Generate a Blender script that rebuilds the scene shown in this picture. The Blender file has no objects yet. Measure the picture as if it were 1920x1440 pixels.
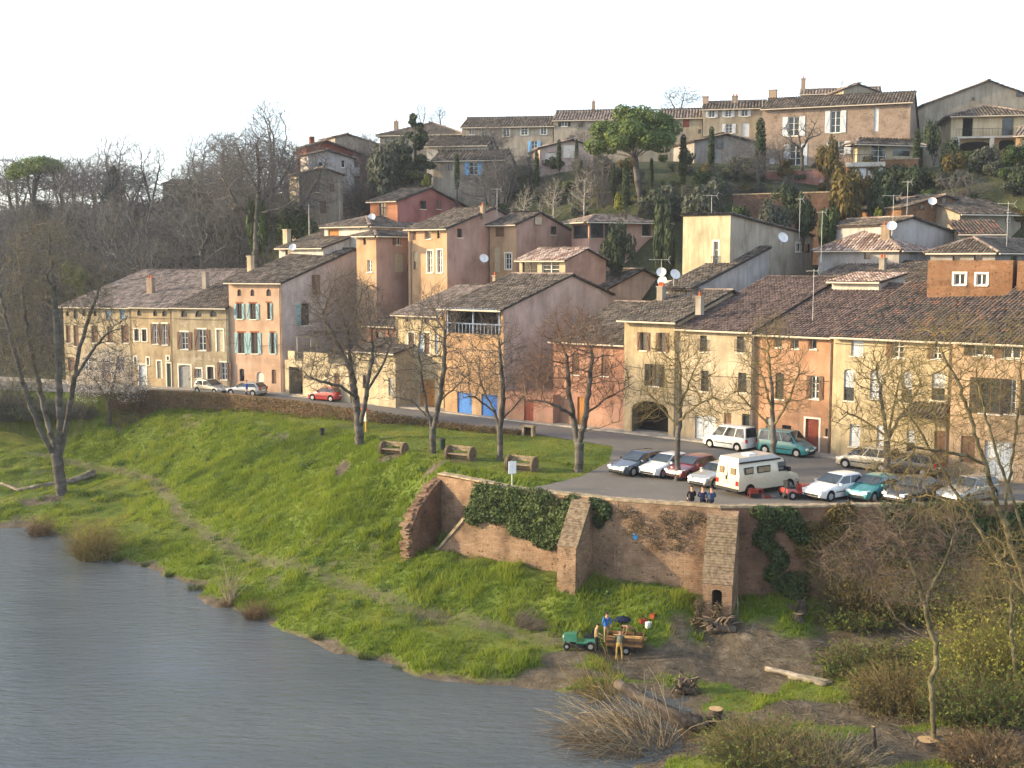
import bpy, math, random
import numpy as np
from mathutils import Vector, Matrix, Quaternion

# ------------------------------------------------------------------ camera, sky, sun, exposure
scene = bpy.context.scene
COL = scene.collection
F, CX, CY, HC, HORIZON = 2200.0, 960.0, 720.0, 14.0, 490.0      # focal length and centre in photograph pixels
PITCH = math.atan((CY - HORIZON) / F)
cam_d = bpy.data.cameras.new('camera')
cam_d.sensor_width = 36.0
cam_d.lens = F / 1920.0 * 36.0
cam_d.clip_start, cam_d.clip_end = 1.0, 3000.0
cam = bpy.data.objects.new('camera', cam_d)
COL.objects.link(cam)
cam.location = (0, 0, HC)
cam.rotation_euler = (math.pi / 2 - PITCH, 0, 0)
scene.camera = cam

SUN_ELEV = math.radians(17)
SUN_AZ = Vector((-0.998, 0.0, 0)).normalized()               # horizontal direction towards the sun
w = bpy.data.worlds.new('World')
scene.world = w
w.use_nodes = True
wn = w.node_tree
for n in list(wn.nodes): wn.nodes.remove(n)
sky = wn.nodes.new('ShaderNodeTexSky')
sky.sky_type = 'NISHITA'
sky.sun_disc = False
sky.sun_elevation = SUN_ELEV
sky.sun_rotation = math.atan2(SUN_AZ.x, SUN_AZ.y)
sky.altitude = 100
sky.air_density, sky.dust_density, sky.ozone_density = 1.0, 2.0, 1.5
bg = wn.nodes.new('ShaderNodeBackground')
bg.inputs['Strength'].default_value = 0.15
wo = wn.nodes.new('ShaderNodeOutputWorld')
veil = wn.nodes.new('ShaderNodeMixRGB')                        # thin even cloud veil over the whole sky
veil.blend_type = 'ADD'
veil.inputs[0].default_value = 1.0
veil.inputs[2].default_value = (2.55, 2.75, 3.15, 1)
wn.links.new(sky.outputs[0], veil.inputs[1])
wn.links.new(veil.outputs[0], bg.inputs[0])
wn.links.new(bg.outputs[0], wo.inputs[0])
sun_d = bpy.data.lights.new('sun', 'SUN')
sun_d.energy = 5.0
sun_d.angle = math.radians(0.9)
sun_d.color = (1.0, 0.78, 0.48)
sun = bpy.data.objects.new('sun', sun_d)
COL.objects.link(sun)
to_sun = (SUN_AZ * math.cos(SUN_ELEV) + Vector((0, 0, math.sin(SUN_ELEV)))).normalized()
sun.rotation_euler = to_sun.to_track_quat('Z', 'Y').to_euler()
sun.location = (-80, 0, 60)
scene.view_settings.view_transform = 'Standard'
scene.view_settings.look = 'None'
scene.view_settings.exposure = 0.98
scene.view_settings.gamma = 1.0
scene.cycles.max_bounces = 5
scene.cycles.diffuse_bounces = 2
scene.cycles.glossy_bounces = 2
scene.cycles.transmission_bounces = 3
scene.cycles.transparent_max_bounces = 6
scene.cycles.volume_bounces = 0
scene.cycles.use_denoising = True
scene.cycles.use_adaptive_sampling = True
scene.cycles.adaptive_threshold = 0.02

# ------------------------------------------------------------------ pixel <-> place
_cp, _sp = math.cos(PITCH), math.sin(PITCH)
def ray(px, py):
    a, b = (px - CX) / F, (CY - py) / F
    return Vector((a, _cp + _sp * b, -_sp + _cp * b))
def P(px, py, Y):
    d = ray(px, py)
    return Vector((0, 0, HC)) + d * (Y / d.y)
def G(px, py, z):
    d = ray(px, py)
    return Vector((0, 0, HC)) + d * ((z - HC) / d.z)
def px_of(p):
    x, y, z = p[0], p[1], p[2] - HC
    t = y * _cp - z * _sp
    return CX + F * x / t, CY - F * (y * _sp + z * _cp) / t

# ------------------------------------------------------------------ objects
def lin(c):
    if isinstance(c, str):
        c = [int(c[i:i + 2], 16) / 255 for i in (0, 2, 4)]
        return tuple(v / 12.92 if v <= .04045 else ((v + .055) / 1.055) ** 2.4 for v in c) + (1,)
    return tuple(c[:3]) + (1,)
def tag(o, label=None, cat=None, group=None, kind=None):
    if label: o['label'] = label
    if cat: o['category'] = cat
    if group: o['group'] = group
    if kind: o['kind'] = kind
    return o
def empty(name, loc=(0, 0, 0), rz=0.0, label=None, cat=None, group=None):
    o = bpy.data.objects.new(name, None)
    COL.objects.link(o)
    o.location = loc
    o.rotation_euler = (0, 0, rz)
    o.empty_display_size = .3
    return tag(o, label, cat, group)
def link(name, me, parent=None, loc=None, rz=0.0):
    o = bpy.data.objects.new(name, me)
    COL.objects.link(o)
    if parent is not None: o.parent = parent
    if loc is not None: o.location = loc
    if rz: o.rotation_euler = (0, 0, rz)
    return o
def copy_tree(o, parent=None):
    c = o.copy()
    COL.objects.link(c)
    c.parent = parent
    for ch in o.children: copy_tree(ch, c)
    return c
def np_mesh(name, V, Q, mats, rnd=None, smooth=False, ns=4):
    """mesh from numpy arrays: V (n,3), Q (m,ns)"""
    me = bpy.data.meshes.new(name)
    V = np.asarray(V, np.float32); Q = np.asarray(Q, np.int32)
    m = len(Q)
    me.vertices.add(len(V)); me.vertices.foreach_set('co', V.ravel())
    me.loops.add(m * ns); me.loops.foreach_set('vertex_index', Q.ravel())
    me.polygons.add(m)
    me.polygons.foreach_set('loop_start', np.arange(0, m * ns, ns, dtype=np.int32))
    if smooth: me.polygons.foreach_set('use_smooth', np.ones(m, dtype=bool))
    me.update(calc_edges=True)
    if rnd is not None:
        at = me.attributes.new('rnd', 'FLOAT', 'FACE')
        at.data.foreach_set('value', np.asarray(rnd, np.float32))
    for mt in (mats if isinstance(mats, (list, tuple)) else [mats]): me.materials.append(mt)
    return me
class MB:
    def __init__(s): s.v, s.f, s.c, s.m, s.mi = [], [], [], [], 0
    def add(s, vs, fs, c=None):
        o = len(s.v)
        s.v += [tuple(x) for x in vs]
        for f in fs:
            s.f.append([i + o for i in f]); s.c.append(random.random() if c is None else c); s.m.append(s.mi)
        return s
    def poly(s, pts, c=None): return s.add(pts, [list(range(len(pts)))], c)
    def box(s, x0, x1, y0, y1, z0, z1, M=None, c=None):
        vs = [Vector((x, y, z)) for z in (z0, z1) for y in (y0, y1) for x in (x0, x1)]
        if M is not None: vs = [M @ v for v in vs]
        return s.add(vs, [(0, 2, 3, 1), (4, 5, 7, 6), (0, 1, 5, 4), (2, 6, 7, 3), (0, 4, 6, 2), (1, 3, 7, 5)], c)
    def tube(s, pts, rad, n=6, cap=True, M=None):
        pts = [Vector(p) for p in pts]
        if not isinstance(rad, (list, tuple)): rad = [rad] * len(pts)
        rings = []
        for i, p in enumerate(pts):
            d = (pts[min(i + 1, len(pts) - 1)] - pts[max(i - 1, 0)]).normalized()
            a = d.orthogonal().normalized() if i == 0 else (rings_a - d * rings_a.dot(d)).normalized()
            rings_a = a
            b = d.cross(a)
            rings.append([p + (a * math.cos(2 * math.pi * k / n) + b * math.sin(2 * math.pi * k / n)) * rad[i] for k in range(n)])
        vs = [v for r in rings for v in r]
        if M is not None: vs = [M @ v for v in vs]
        fs = [(i * n + k, i * n + (k + 1) % n, (i + 1) * n + (k + 1) % n, (i + 1) * n + k) for i in range(len(pts) - 1) for k in range(n)]
        if cap: fs += [tuple(range(n - 1, -1, -1)), tuple((len(pts) - 1) * n + k for k in range(n))]
        return s.add(vs, fs)
    def disc(s, c, r, axis, h, n=14, r2=None):
        c = Vector(c); ax = Vector(axis).normalized()
        return s.tube([c - ax * h / 2, c + ax * h / 2], [r, r if r2 is None else r2], n)
    def prism(s, prof, y0, y1, M=None):
        """profile in xz extruded along y"""
        n = len(prof)
        vs = [Vector((x, y0, z)) for x, z in prof] + [Vector((x, y1, z)) for x, z in prof]
        if M is not None: vs = [M @ v for v in vs]
        return s.add(vs, [tuple(range(n)), tuple(range(2 * n - 1, n - 1, -1))] + [(i, i + n, (i + 1) % n + n, (i + 1) % n) for i in range(n)])
    def mesh(s, name, mats, smooth=False):
        me = bpy.data.meshes.new(name)
        me.from_pydata(s.v, [], s.f)
        at = me.attributes.new('rnd', 'FLOAT', 'FACE')
        at.data.foreach_set('value', s.c)
        mats = mats if isinstance(mats, (list, tuple)) else [mats]
        for mt in mats: me.materials.append(mt)
        if len(mats) > 1: me.polygons.foreach_set('material_index', s.m)
        if smooth: me.polygons.foreach_set('use_smooth', [True] * len(s.f))
        return me
    def build(s, name, mats, parent=None, smooth=False, loc=None, rz=0.0):
        return link(name, s.mesh(name, mats, smooth), parent, loc, rz)

# ------------------------------------------------------------------ materials
MATS = {}
class NT:
    def __init__(s, name):
        s.m = bpy.data.materials.new(name); s.m.use_nodes = True
        s.t = s.m.node_tree; s.b = s.t.nodes['Principled BSDF']; s.out = s.t.nodes['Material Output']
    def n(s, kind, **kw):
        nd = s.t.nodes.new('ShaderNode' + kind)
        for k, v in kw.items():
            if k[0] == '_': nd.inputs[k[1:].replace('_', ' ')].default_value = v
            else: setattr(nd, k, v)
        return nd
    def l(s, a, b): s.t.links.new(a, b)
    def coord(s, scale=(1, 1, 1), which='Object'):
        tc = s.n('TexCoord'); mp = s.n('Mapping'); mp.inputs['Scale'].default_value = scale
        s.l(tc.outputs[which], mp.inputs[0]); return mp.outputs[0]
    def noise(s, vec, scale, detail=4, rough=.55):
        nd = s.n('TexNoise'); nd.inputs['Scale'].default_value = scale; nd.inputs['Detail'].default_value = detail
        nd.inputs['Roughness'].default_value = rough; s.l(vec, nd.inputs['Vector']); return nd.outputs[0]
    def ramp(s, fac, stops, interp='LINEAR'):
        r = s.n('ValToRGB'); r.color_ramp.interpolation = interp
        e = r.color_ramp.elements
        while len(e) < len(stops): e.new(.5)
        for el, (p, c) in zip(e, stops): el.position = p; el.color = lin(c)
        s.l(fac, r.inputs[0]); return r.outputs[0]
    def mix(s, fac, a, b, blend='MIX'):
        mx = s.n('MixRGB', blend_type=blend)
        for i, x in enumerate((fac, a, b)):
            if hasattr(x, 'is_linked'): s.l(x, mx.inputs[i])
            elif i == 0: mx.inputs[0].default_value = x
            else: mx.inputs[i].default_value = lin(x)
        return mx.outputs[0]
    def bump(s, h, strength=.4, dist=.05):
        b = s.n('Bump'); b.inputs['Strength'].default_value = strength; b.inputs['Distance'].default_value = dist
        s.l(h, b.inputs['Height']); s.l(b.outputs[0], s.b.inputs['Normal'])
    def done(s, col=None, rough=.8, spec=.25, metal=0.0):
        if col is not None:
            if hasattr(col, 'is_linked'): s.l(col, s.b.inputs['Base Color'])
            else: s.b.inputs['Base Color'].default_value = lin(col)
        s.b.inputs['Roughness'].default_value = rough
        s.b.inputs['Specular IOR Level'].default_value = spec
        s.b.inputs['Metallic'].default_value = metal
        return s.m
def plain(name, c, rough=.6, spec=.3, metal=0.0, var=.25, scale=3.0):
    if name in MATS: return MATS[name]
    t = NT(name)
    nz = t.noise(t.coord(), scale, 3)
    dark = tuple(v * (1 - var) for v in lin(c)[:3]); lite = tuple(min(1, v * (1 + var)) for v in lin(c)[:3])
    MATS[name] = t.done(t.ramp(nz, [(.3, dark), (.7, lite)]), rough, spec, metal)
    return MATS[name]
def plaster(name, c, dirt='6b5a48', amt=.35, peel=None):
    if name in MATS: return MATS[name]
    t = NT(name); v = t.coord()
    big = t.noise(v, .45, 5, .62); streak = t.noise(t.coord((2.2, 2.2, .35)), 1.0, 4, .6); fine = t.noise(v, 9, 4, .7)
    base = t.mix(t.ramp(big, [(.35, (0, 0, 0)), (.7, (1, 1, 1))]), tuple(x * .58 for x in lin(c)[:3]), c)
    base = t.mix(t.ramp(t.noise(v, .22, 6, .7), [(.46, (0, 0, 0)), (.58, (.6, .6, .6))]), base, tuple(x * .72 + .06 for x in lin(c)[:3]))
    k = t.n('Math', operation='MULTIPLY'); t.l(t.ramp(streak, [(.45, (0, 0, 0)), (.75, (1, 1, 1))]), k.inputs[0]); k.inputs[1].default_value = min(.85, amt * 1.5)
    col = t.mix(k.outputs[0], base, dirt)
    # damp foot of the wall
    gm = t.n('SeparateXYZ'); tc = t.n('TexCoord'); t.l(tc.outputs['Object'], gm.inputs[0])
    foot = t.n('MapRange'); t.l(gm.outputs[2], foot.inputs[0]); foot.inputs[1].default_value = .2; foot.inputs[2].default_value = 1.6; foot.inputs[3].default_value = .55; foot.inputs[4].default_value = 0
    fk = t.n('Math', operation='MULTIPLY'); t.l(foot.outputs[0], fk.inputs[0]); t.l(streak, fk.inputs[1])
    col = t.mix(fk.outputs[0], col, '8a7c68')
    if peel: col = t.mix(t.ramp(t.noise(v, .8, 6, .68), [(.56, (0, 0, 0)), (.6, (1, 1, 1))]), col, peel)
    mx = t.n('MixRGB', blend_type='MULTIPLY'); mx.inputs[0].default_value = 1
    t.l(t.ramp(fine, [(.3, (.86, .86, .86)), (.7, (1, 1, 1))]), mx.inputs[1]); t.l(col, mx.inputs[2])
    t.bump(fine, .25, .03)
    MATS[name] = t.done(mx.outputs[0], .92, .1)
    return MATS[name]
def brickmat(name, c1, c2, mortar, scale=1.0, stain='3d3327', amt=.6):
    if name in MATS: return MATS[name]
    t = NT(name)
    tc = t.n('TexCoord'); sx = t.n('SeparateXYZ'); t.l(tc.outputs['Object'], sx.inputs[0])
    ad = t.n('Math', operation='ADD'); t.l(sx.outputs[0], ad.inputs[0]); t.l(sx.outputs[1], ad.inputs[1])
    cb = t.n('CombineXYZ'); t.l(ad.outputs[0], cb.inputs[0]); t.l(sx.outputs[2], cb.inputs[1])
    nzd = t.n('TexNoise'); nzd.inputs['Scale'].default_value = 2.5; t.l(tc.outputs['Object'], nzd.inputs['Vector'])
    off = t.n('MixRGB', blend_type='ADD'); off.inputs[0].default_value = .06; t.l(cb.outputs[0], off.inputs[1]); t.l(nzd.outputs[1], off.inputs[2])
    br = t.n('TexBrick'); t.l(off.outputs[0], br.inputs['Vector'])
    br.inputs['Color1'].default_value = lin(c1); br.inputs['Color2'].default_value = lin(c2); br.inputs['Mortar'].default_value = lin(mortar)
    br.inputs['Scale'].default_value = 1.0
    br.inputs['Brick Width'].default_value = .42 * scale; br.inputs['Row Height'].default_value = .11 * scale; br.inputs['Mortar Size'].default_value = .016 * scale
    br.inputs['Bias'].default_value = -.1
    v = t.coord()
    big = t.noise(v, .35, 6, .66); med = t.noise(v, 2.2, 5, .7); fine = t.noise(v, 14, 3, .7)
    k = t.n('Math', operation='MULTIPLY'); t.l(t.ramp(big, [(.44, (0, 0, 0)), (.66, (1, 1, 1))]), k.inputs[0]); k.inputs[1].default_value = amt
    col = t.mix(k.outputs[0], br.outputs[0], stain)
    col = t.mix(t.ramp(med, [(.40, (0, 0, 0)), (.62, (.75, .75, .75))]), col, c2)
    mx = t.n('MixRGB', blend_type='MULTIPLY'); mx.inputs[0].default_value = 1
    t.l(t.ramp(fine, [(.3, (.62, .6, .58)), (.65, (1, 1, 1))]), mx.inputs[1]); t.l(col, mx.inputs[2])
    pk = t.noise(v, 4.5, 3, .5); b2 = t.noise(v, .9, 5, .65)
    m2 = t.n('MixRGB', blend_type='MULTIPLY'); m2.inputs[0].default_value = 1; t.l(mx.outputs[0], m2.inputs[1]); t.l(t.ramp(pk, [(.30, (.30, .28, .26)), (.40, (1, 1, 1))]), m2.inputs[2])
    m3 = t.n('MixRGB', blend_type='MULTIPLY'); m3.inputs[0].default_value = 1; t.l(m2.outputs[0], m3.inputs[1]); t.l(t.ramp(b2, [(.32, (.55, .54, .53)), (.5, (.9, .88, .86)), (.68, (1.0, 1.0, 1.0))]), m3.inputs[2])
    mx = m3
    hh = t.n('Math', operation='ADD'); t.l(med, hh.inputs[0]); t.l(fine, hh.inputs[1])
    h2 = t.n('Math', operation='SUBTRACT'); t.l(hh.outputs[0], h2.inputs[0]); t.l(br.outputs[1], h2.inputs[1])
    t.bump(h2.outputs[0], .8, .06)
    MATS[name] = t.done(mx.outputs[0], .95, .08)
    return MATS[name]
def rndmat(name, stops, rough=.85, spec=.15, nscale=.5, namt=.5, patch=None, trans=0.0):
    """colour of each small piece from its own random value, broken up by a slow noise"""
    if name in MATS: return MATS[name]
    t = NT(name)
    at = t.n('Attribute', attribute_name='rnd')
    nz = t.noise(t.coord(), nscale, 4, .6)
    m = t.n('Math', operation='MULTIPLY_ADD'); t.l(nz, m.inputs[0]); m.inputs[1].default_value = namt * 2; 
    s2 = t.n('Math', operation='MULTIPLY_ADD'); t.l(at.outputs['Fac'], s2.inputs[0]); s2.inputs[1].default_value = 1 - namt; s2.inputs[2].default_value = -namt * .5
    t.l(s2.outputs[0], m.inputs[2])
    col = t.ramp(m.outputs[0], stops)
    if patch:
        pc, lo, hi, sc = patch
        col = t.mix(t.ramp(t.noise(t.coord(), sc, 5, .6), [(lo, (0, 0, 0)), (hi, (1, 1, 1))]), col, pc)
    m_ = t.done(col, rough, spec)
    if trans:
        tr = t.n('BsdfTranslucent'); t.l(col, tr.inputs[0]); ms = t.n('MixShader'); ms.inputs[0].default_value = trans
        t.l(t.b.outputs[0], ms.inputs[1]); t.l(tr.outputs[0], ms.inputs[2]); t.l(ms.outputs[0], t.out.inputs[0])
    MATS[name] = m_
    return m_
def glass(name='window_glass', c='1b2226', rough=.12):
    if name in MATS: return MATS[name]
    t = NT(name)
    MATS[name] = t.done(t.ramp(t.noise(t.coord(), .8, 2), [(.4, c), (.6, '2d3436')]), rough, .6)
    return MATS[name]
def paint(name, c, rough=.28, metal=0.0):
    if name in MATS: return MATS[name]
    t = NT(name)
    nz = t.noise(t.coord(), 5, 4, .65)
    c0 = lin(c)[:3]
    col = t.ramp(nz, [(.35, tuple(v * .82 + .012 for v in c0)), (.7, c0)])
    m_ = t.done(col, rough, .5, metal)
    t.b.inputs['Coat Weight'].default_value = .5; t.b.inputs['Coat Roughness'].default_value = .08
    MATS[name] = m_
    return m_
# ------------------------------------------------------------------ terrain
rng = np.random.default_rng(7)
random.seed(11)
WATER_Z = -8.0
def g2(px, py, z): p = G(px, py, z); return (p.x, p.y, z)
# line of the street fronts, left to right (plan)
FRONT = [(-140, 168), (-95, 150), (-50.0, 131.0), (-29.3, 122.6), (-23.4, 119.8), (-6.2, 108.6), (9.6, 96.2), (23.2, 84.0), (33.5, 74.6), (60, 50)]
FX, FY = np.array([p[0] for p in FRONT]), np.array([p[1] for p in FRONT])
# near edge of the road above the lawn
REDGE = [g2(200, 739, .45), g2(300, 739, .45), g2(430, 744, .45), g2(560, 757, .4), g2(700, 776, .2), g2(820, 794, .1), g2(985, 811, .05), g2(1150, 838, 0)]
WALL = [g2(965, 917, 0), g2(1160, 938, 0), g2(1350, 951, 0), g2(1600, 949, 0), g2(1960, 944, 0)]
BACKW = [g2(826, 893, -.2), g2(968, 915, 0)]
UP = [(-160, REDGE[0][1] + 30)] + [(-70, REDGE[0][1] + 9)] + [p[:2] for p in REDGE] + [g2(1142, 866, 0)[:2], g2(1090, 894, 0)[:2], g2(1020, 911, 0)[:2]] \
     + [(WALL[0][0] + .6, WALL[0][1] + .15)] + [(p[0] + .1, p[1] + .2) for p in WALL[1:]] + [(80, WALL[-1][1]), (160, WALL[-1][1]), (160, 500), (-160, 500)]
def inside(poly, x, y):
    r = np.zeros(np.shape(x), bool)
    n = len(poly); j = n - 1
    for i in range(n):
        xi, yi = poly[i][0], poly[i][1]; xj, yj = poly[j][0], poly[j][1]
        c = ((yi > y) != (yj > y)) & (x < (xj - xi) * (y - yi) / ((yj - yi) + 1e-12) + xi)
        r ^= c; j = i
    return r
def zroad(x): return np.interp(x, [-30, -20, -6, 2], [.45, .42, .12, 0.0])
# shore, lower meadow, bank, upper lawn (photo pixel, height)
CTRL_PX = [(-80, 985, -8), (0, 990, -8), (75, 1003, -8), (170, 1045, -8), (290, 1072, -8), (370, 1108, -8), (430, 1138, -8), (500, 1162, -8), (590, 1198, -8), (690, 1236, -8), (780, 1266, -8), (900, 1288, -8), (1000, 1298, -8), (1080, 1300, -8), (1160, 1290, -8.05), (1240, 1288, -7.92), (1330, 1296, -8.0),
  (-80, 1060, -9), (0, 1060, -9), (170, 1105, -9), (430, 1200, -9), (690, 1300, -9), (900, 1360, -9), (1040, 1390, -8.7), (1180, 1350, -8.5), (1270, 1320, -8.25),
  # meadow
  (-60, 940, -7.0), (20, 955, -7.2), (60, 932, -6.7), (115, 928, -6.5), (200, 1000, -7.35), (250, 955, -7.0), (300, 1040, -7.5), (350, 1040, -7.1), (420, 1100, -7.35), (560, 1150, -7.3), (640, 1140, -7.0), (700, 1200, -7.3), (850, 1250, -7.5), (800, 1190, -7.0), (950, 1230, -7.1), (1000, 1265, -7.5), (1080, 1255, -7.4),
  (130, 865, -5.6), (290, 897, -6.0), (335, 965, -6.4), (420, 1022, -6.5), (520, 1055, -6.5), (640, 1095, -6.5), (720, 1130, -6.6), (850, 1150, -6.6), (1000, 1180, -6.8), (1110, 1215, -7.05), (1200, 1215, -7.05), (1270, 1195, -6.5), (1180, 1255, -7.5),
  (0, 860, -5.3), (-60, 850, -5.0), (60, 820, -4.4), (0, 815, -4.0), (150, 815, -4.2), (220, 850, -5.0), (250, 800, -3.2), (200, 780, -2.6),
  # foot and face of the bank
  (330, 880, -5.2), (400, 965, -5.9), (480, 1020, -6.1), (590, 1060, -6.0), (700, 1062, -5.8), (780, 1035, -5.2), (900, 1080, -5.2), (1050, 1125, -5.35), (1160, 1145, -5.8), (1290, 1172, -6.1),
  (420, 880, -3.9), (520, 920, -3.8), (620, 960, -3.8), (720, 975, -3.7), (470, 840, -2.6), (580, 860, -2.4), (660, 890, -2.2), (750, 920, -2.3), (350, 830, -3.4), (790, 945, -2.6),
  # crest and upper lawn
  (290, 795, -2.3), (390, 797, -1.75), (480, 800, -1.5), (560, 808, -1.25), (640, 828, -1.0), (700, 852, -.75), (760, 872, -.55), (825, 888, -.35), (900, 893, -.2), (970, 905, -.05), (1040, 905, 0),
  (290, 770, -1.25), (430, 777, -1.1), (560, 783, -.85), (700, 795, -.55), (850, 815, -.3), (1000, 835, -.1), (1130, 852, 0), (800, 850, -.35), (950, 865, -.1), (1080, 880, 0), (215, 772, -1.6),
  # ground right of the second buttress and the foreground spit
  (1380, 1165, -5.9), (1480, 1135, -5.5), (1600, 1125, -5.3), (1750, 1120, -5.2), (1900, 1115, -5.2), (1320, 1200, -6.9), (1430, 1225, -7.0), (1560, 1200, -6.6), (1560, 1255, -7.2), (1700, 1190, -6.2), (1850, 1180, -6.0),
  (1400, 1278, -7.88), (1480, 1285, -7.75), (1590, 1270, -7.4), (1660, 1240, -7.0), (1780, 1230, -6.6), (1900, 1230, -6.4),
  (1330, 1350, -7.8), (1400, 1330, -7.5), (1500, 1318, -7.2), (1620, 1320, -7.0), (1750, 1320, -6.9), (1900, 1310, -6.6), (1280, 1400, -7.8), (1210, 1440, -8.0), (1300, 1440, -7.5), (1450, 1400, -7.2), (1600, 1400, -7.0), (1740, 1390, -6.9), (1900, 1400, -6.6), (1500, 1500, -7.2), (1750, 1500, -6.8), (1950, 1500, -6.5), (1190, 1500, -8.2), (1120, 1480, -8.9), (1160, 1400, -8.5)]
def wall_foot(px, z, d):
    p, q = (WALL[0], WALL[1]) if px < 1160 else (WALL[1], WALL[2])
    k = (px - CX) / F; dx, dy = q[0] - p[0], q[1] - p[1]; t = (k * (p[1] * _cp - (z - HC) * _sp) - p[0]) / (dx - k * dy * _cp); L = math.hypot(dx, dy)
    return (p[0] + dx * t + dy / L * d, p[1] + dy * t - dx / L * d, z)
FOOT = [wall_foot(px, z + e, d) for px, z in ((812, -4.45), (860, -4.45), (920, -4.45), (980, -4.5), (1050, -4.6), (1130, -4.6), (1220, -4.7), (1275, -4.95)) for d, e in ((.5, 0), (-1.5, .1), (2.2, -.25))]
CTRL = np.array([g2(*c) for c in CTRL_PX] + FOOT + [(-75, 115, -5.5), (-75, 100, -8.2), (-75, 92, -9), (-75, 128, -4), (45, 45, -6.2), (45, 58, -6.0), (45, 66, -5.2), (30, 40, -6.6), (10, 40, -9), (0, 40, -9.3), (-10, 55, -9.3), (-75, 60, -9.5), (-40, 60, -9.5)])
def _tps(r2): return np.where(r2 > 1e-9, .5 * r2 * np.log(np.maximum(r2, 1e-9)), 0)
_n = len(CTRL)
_K = _tps(((CTRL[:, None, :2] - CTRL[None, :, :2]) ** 2).sum(-1)) + np.eye(_n) * .6
_Pm = np.c_[np.ones(_n), CTRL[:, :2]]
_A = np.block([[_K, _Pm], [_Pm.T, np.zeros((3, 3))]])
_W = np.linalg.solve(_A, np.r_[CTRL[:, 2], 0, 0, 0])
def lower(x, y):
    x = np.asarray(x, float); y = np.asarray(y, float); sh = x.shape
    x = x.ravel(); y = y.ravel(); z = np.empty(len(x))
    for i in range(0, len(x), 8192):
        xs, ys = x[i:i + 8192], y[i:i + 8192]
        U = _tps((xs[:, None] - CTRL[None, :, 0]) ** 2 + (ys[:, None] - CTRL[None, :, 1]) ** 2)
        z[i:i + 8192] = U @ _W[:_n] + _W[_n] + _W[_n + 1] * xs + _W[_n + 2] * ys
    z = np.clip(z, -9.6, .02)
    return z.reshape(sh)
def vnoise(x, y, s, seed=0):
    """smooth value noise"""
    r = np.random.default_rng(seed).random((64, 64))
    u, v = np.asarray(x) / s + 1000, np.asarray(y) / s + 1000
    i, j = np.floor(u).astype(int), np.floor(v).astype(int)
    a, b = u - i, v - j
    a, b = a * a * (3 - 2 * a), b * b * (3 - 2 * b)
    q = lambda m, n: r[m % 64, n % 64]
    return (q(i, j) * (1 - a) + q(i + 1, j) * a) * (1 - b) + (q(i, j + 1) * (1 - a) + q(i + 1, j + 1) * a) * b
def hill(x, y):
    b = (y - np.interp(x, FX, FY)) * .8
    b = np.where(b > 8, np.maximum(8, b - np.clip((x - 15) * .7, 0, 16)), b)
    h = np.interp(b, [-5, 0, 9, 20, 26, 33, 38, 43, 50, 60, 100, 160], [0, 0, 1.0, 8.0, 12.5, 18.5, 23.0, 25.8, 27.0, 27.6, 28.5, 29])
    h = h * np.interp(x, [-140, -60, -35, -20, 20, 45], [.82, .84, .90, 1, 1, .93])
    h = h + (vnoise(x, y, 9, 3) - .5) * np.clip(b / 20, 0, 1) * 1.6
    return zroad(x) + h
def height(x, y):
    x = np.asarray(x, float); y = np.asarray(y, float)
    up = inside(UP, x, y)
    lo = lower(x, y)
    rough = (vnoise(x, y, 4.5, 9) - .5) * .5 + (vnoise(x, y, 2.2, 1) - .5) * .36 + (vnoise(x, y, .9, 2) - .5) * .22
    slope_zone = np.clip((-lo - .4) / 1.2, 0.15, 1)
    lo = lo + rough * slope_zone
    lo = np.where(x < -70, np.maximum(lo, -9), lo)
    return np.where(up, hill(x, y) - .02, lo)
# near ground
NX0, NX1, NY0, NY1, NS = -74.0, 44.0, 40.0, 136.0, .4
gx = np.arange(NX0, NX1 + .01, NS); gy = np.arange(NY0, NY1 + .01, NS)
MX, MY = np.meshgrid(gx, gy)
MZ = height(MX, MY)
def hz(x, y):
    """ground height from the built sheet"""
    u = np.clip((np.asarray(x) - NX0) / NS, 0, len(gx) - 2); v = np.clip((np.asarray(y) - NY0) / NS, 0, len(gy) - 2)
    i, j = np.floor(u).astype(int), np.floor(v).astype(int); a, b = u - i, v - j
    return (MZ[j, i] * (1 - a) + MZ[j, i + 1] * a) * (1 - b) + (MZ[j + 1, i] * (1 - a) + MZ[j + 1, i + 1] * a) * b
_GT = np.concatenate([np.arange(40, 150, .12), np.arange(150, 330, .5)])
def ground_at(px, py):
    """where the ray through a photo pixel meets the ground"""
    d = ray(px, py); X, Y_, Z_ = d.x * _GT, d.y * _GT, HC + d.z * _GT
    g = np.where((Y_ < NY1) & (X > NX0) & (X < NX1), hz(X, Y_), hill(X, Y_)); i = int(np.argmax(Z_ < g))
    if not (Z_ < g).any(): i = len(_GT) - 1
    return Vector((X[i], Y_[i], g[i]))
def seg_dist(x, y, pts):
    best = np.full(np.shape(x), 1e9)
    for (x0, y0), (x1, y1) in zip(pts[:-1], pts[1:]):
        dx, dy = x1 - x0, y1 - y0
        t = np.clip(((x - x0) * dx + (y - y0) * dy) / (dx * dx + dy * dy), 0, 1)
        best = np.minimum(best, np.hypot(x - x0 - t * dx, y - y0 - t * dy))
    return best
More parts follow.
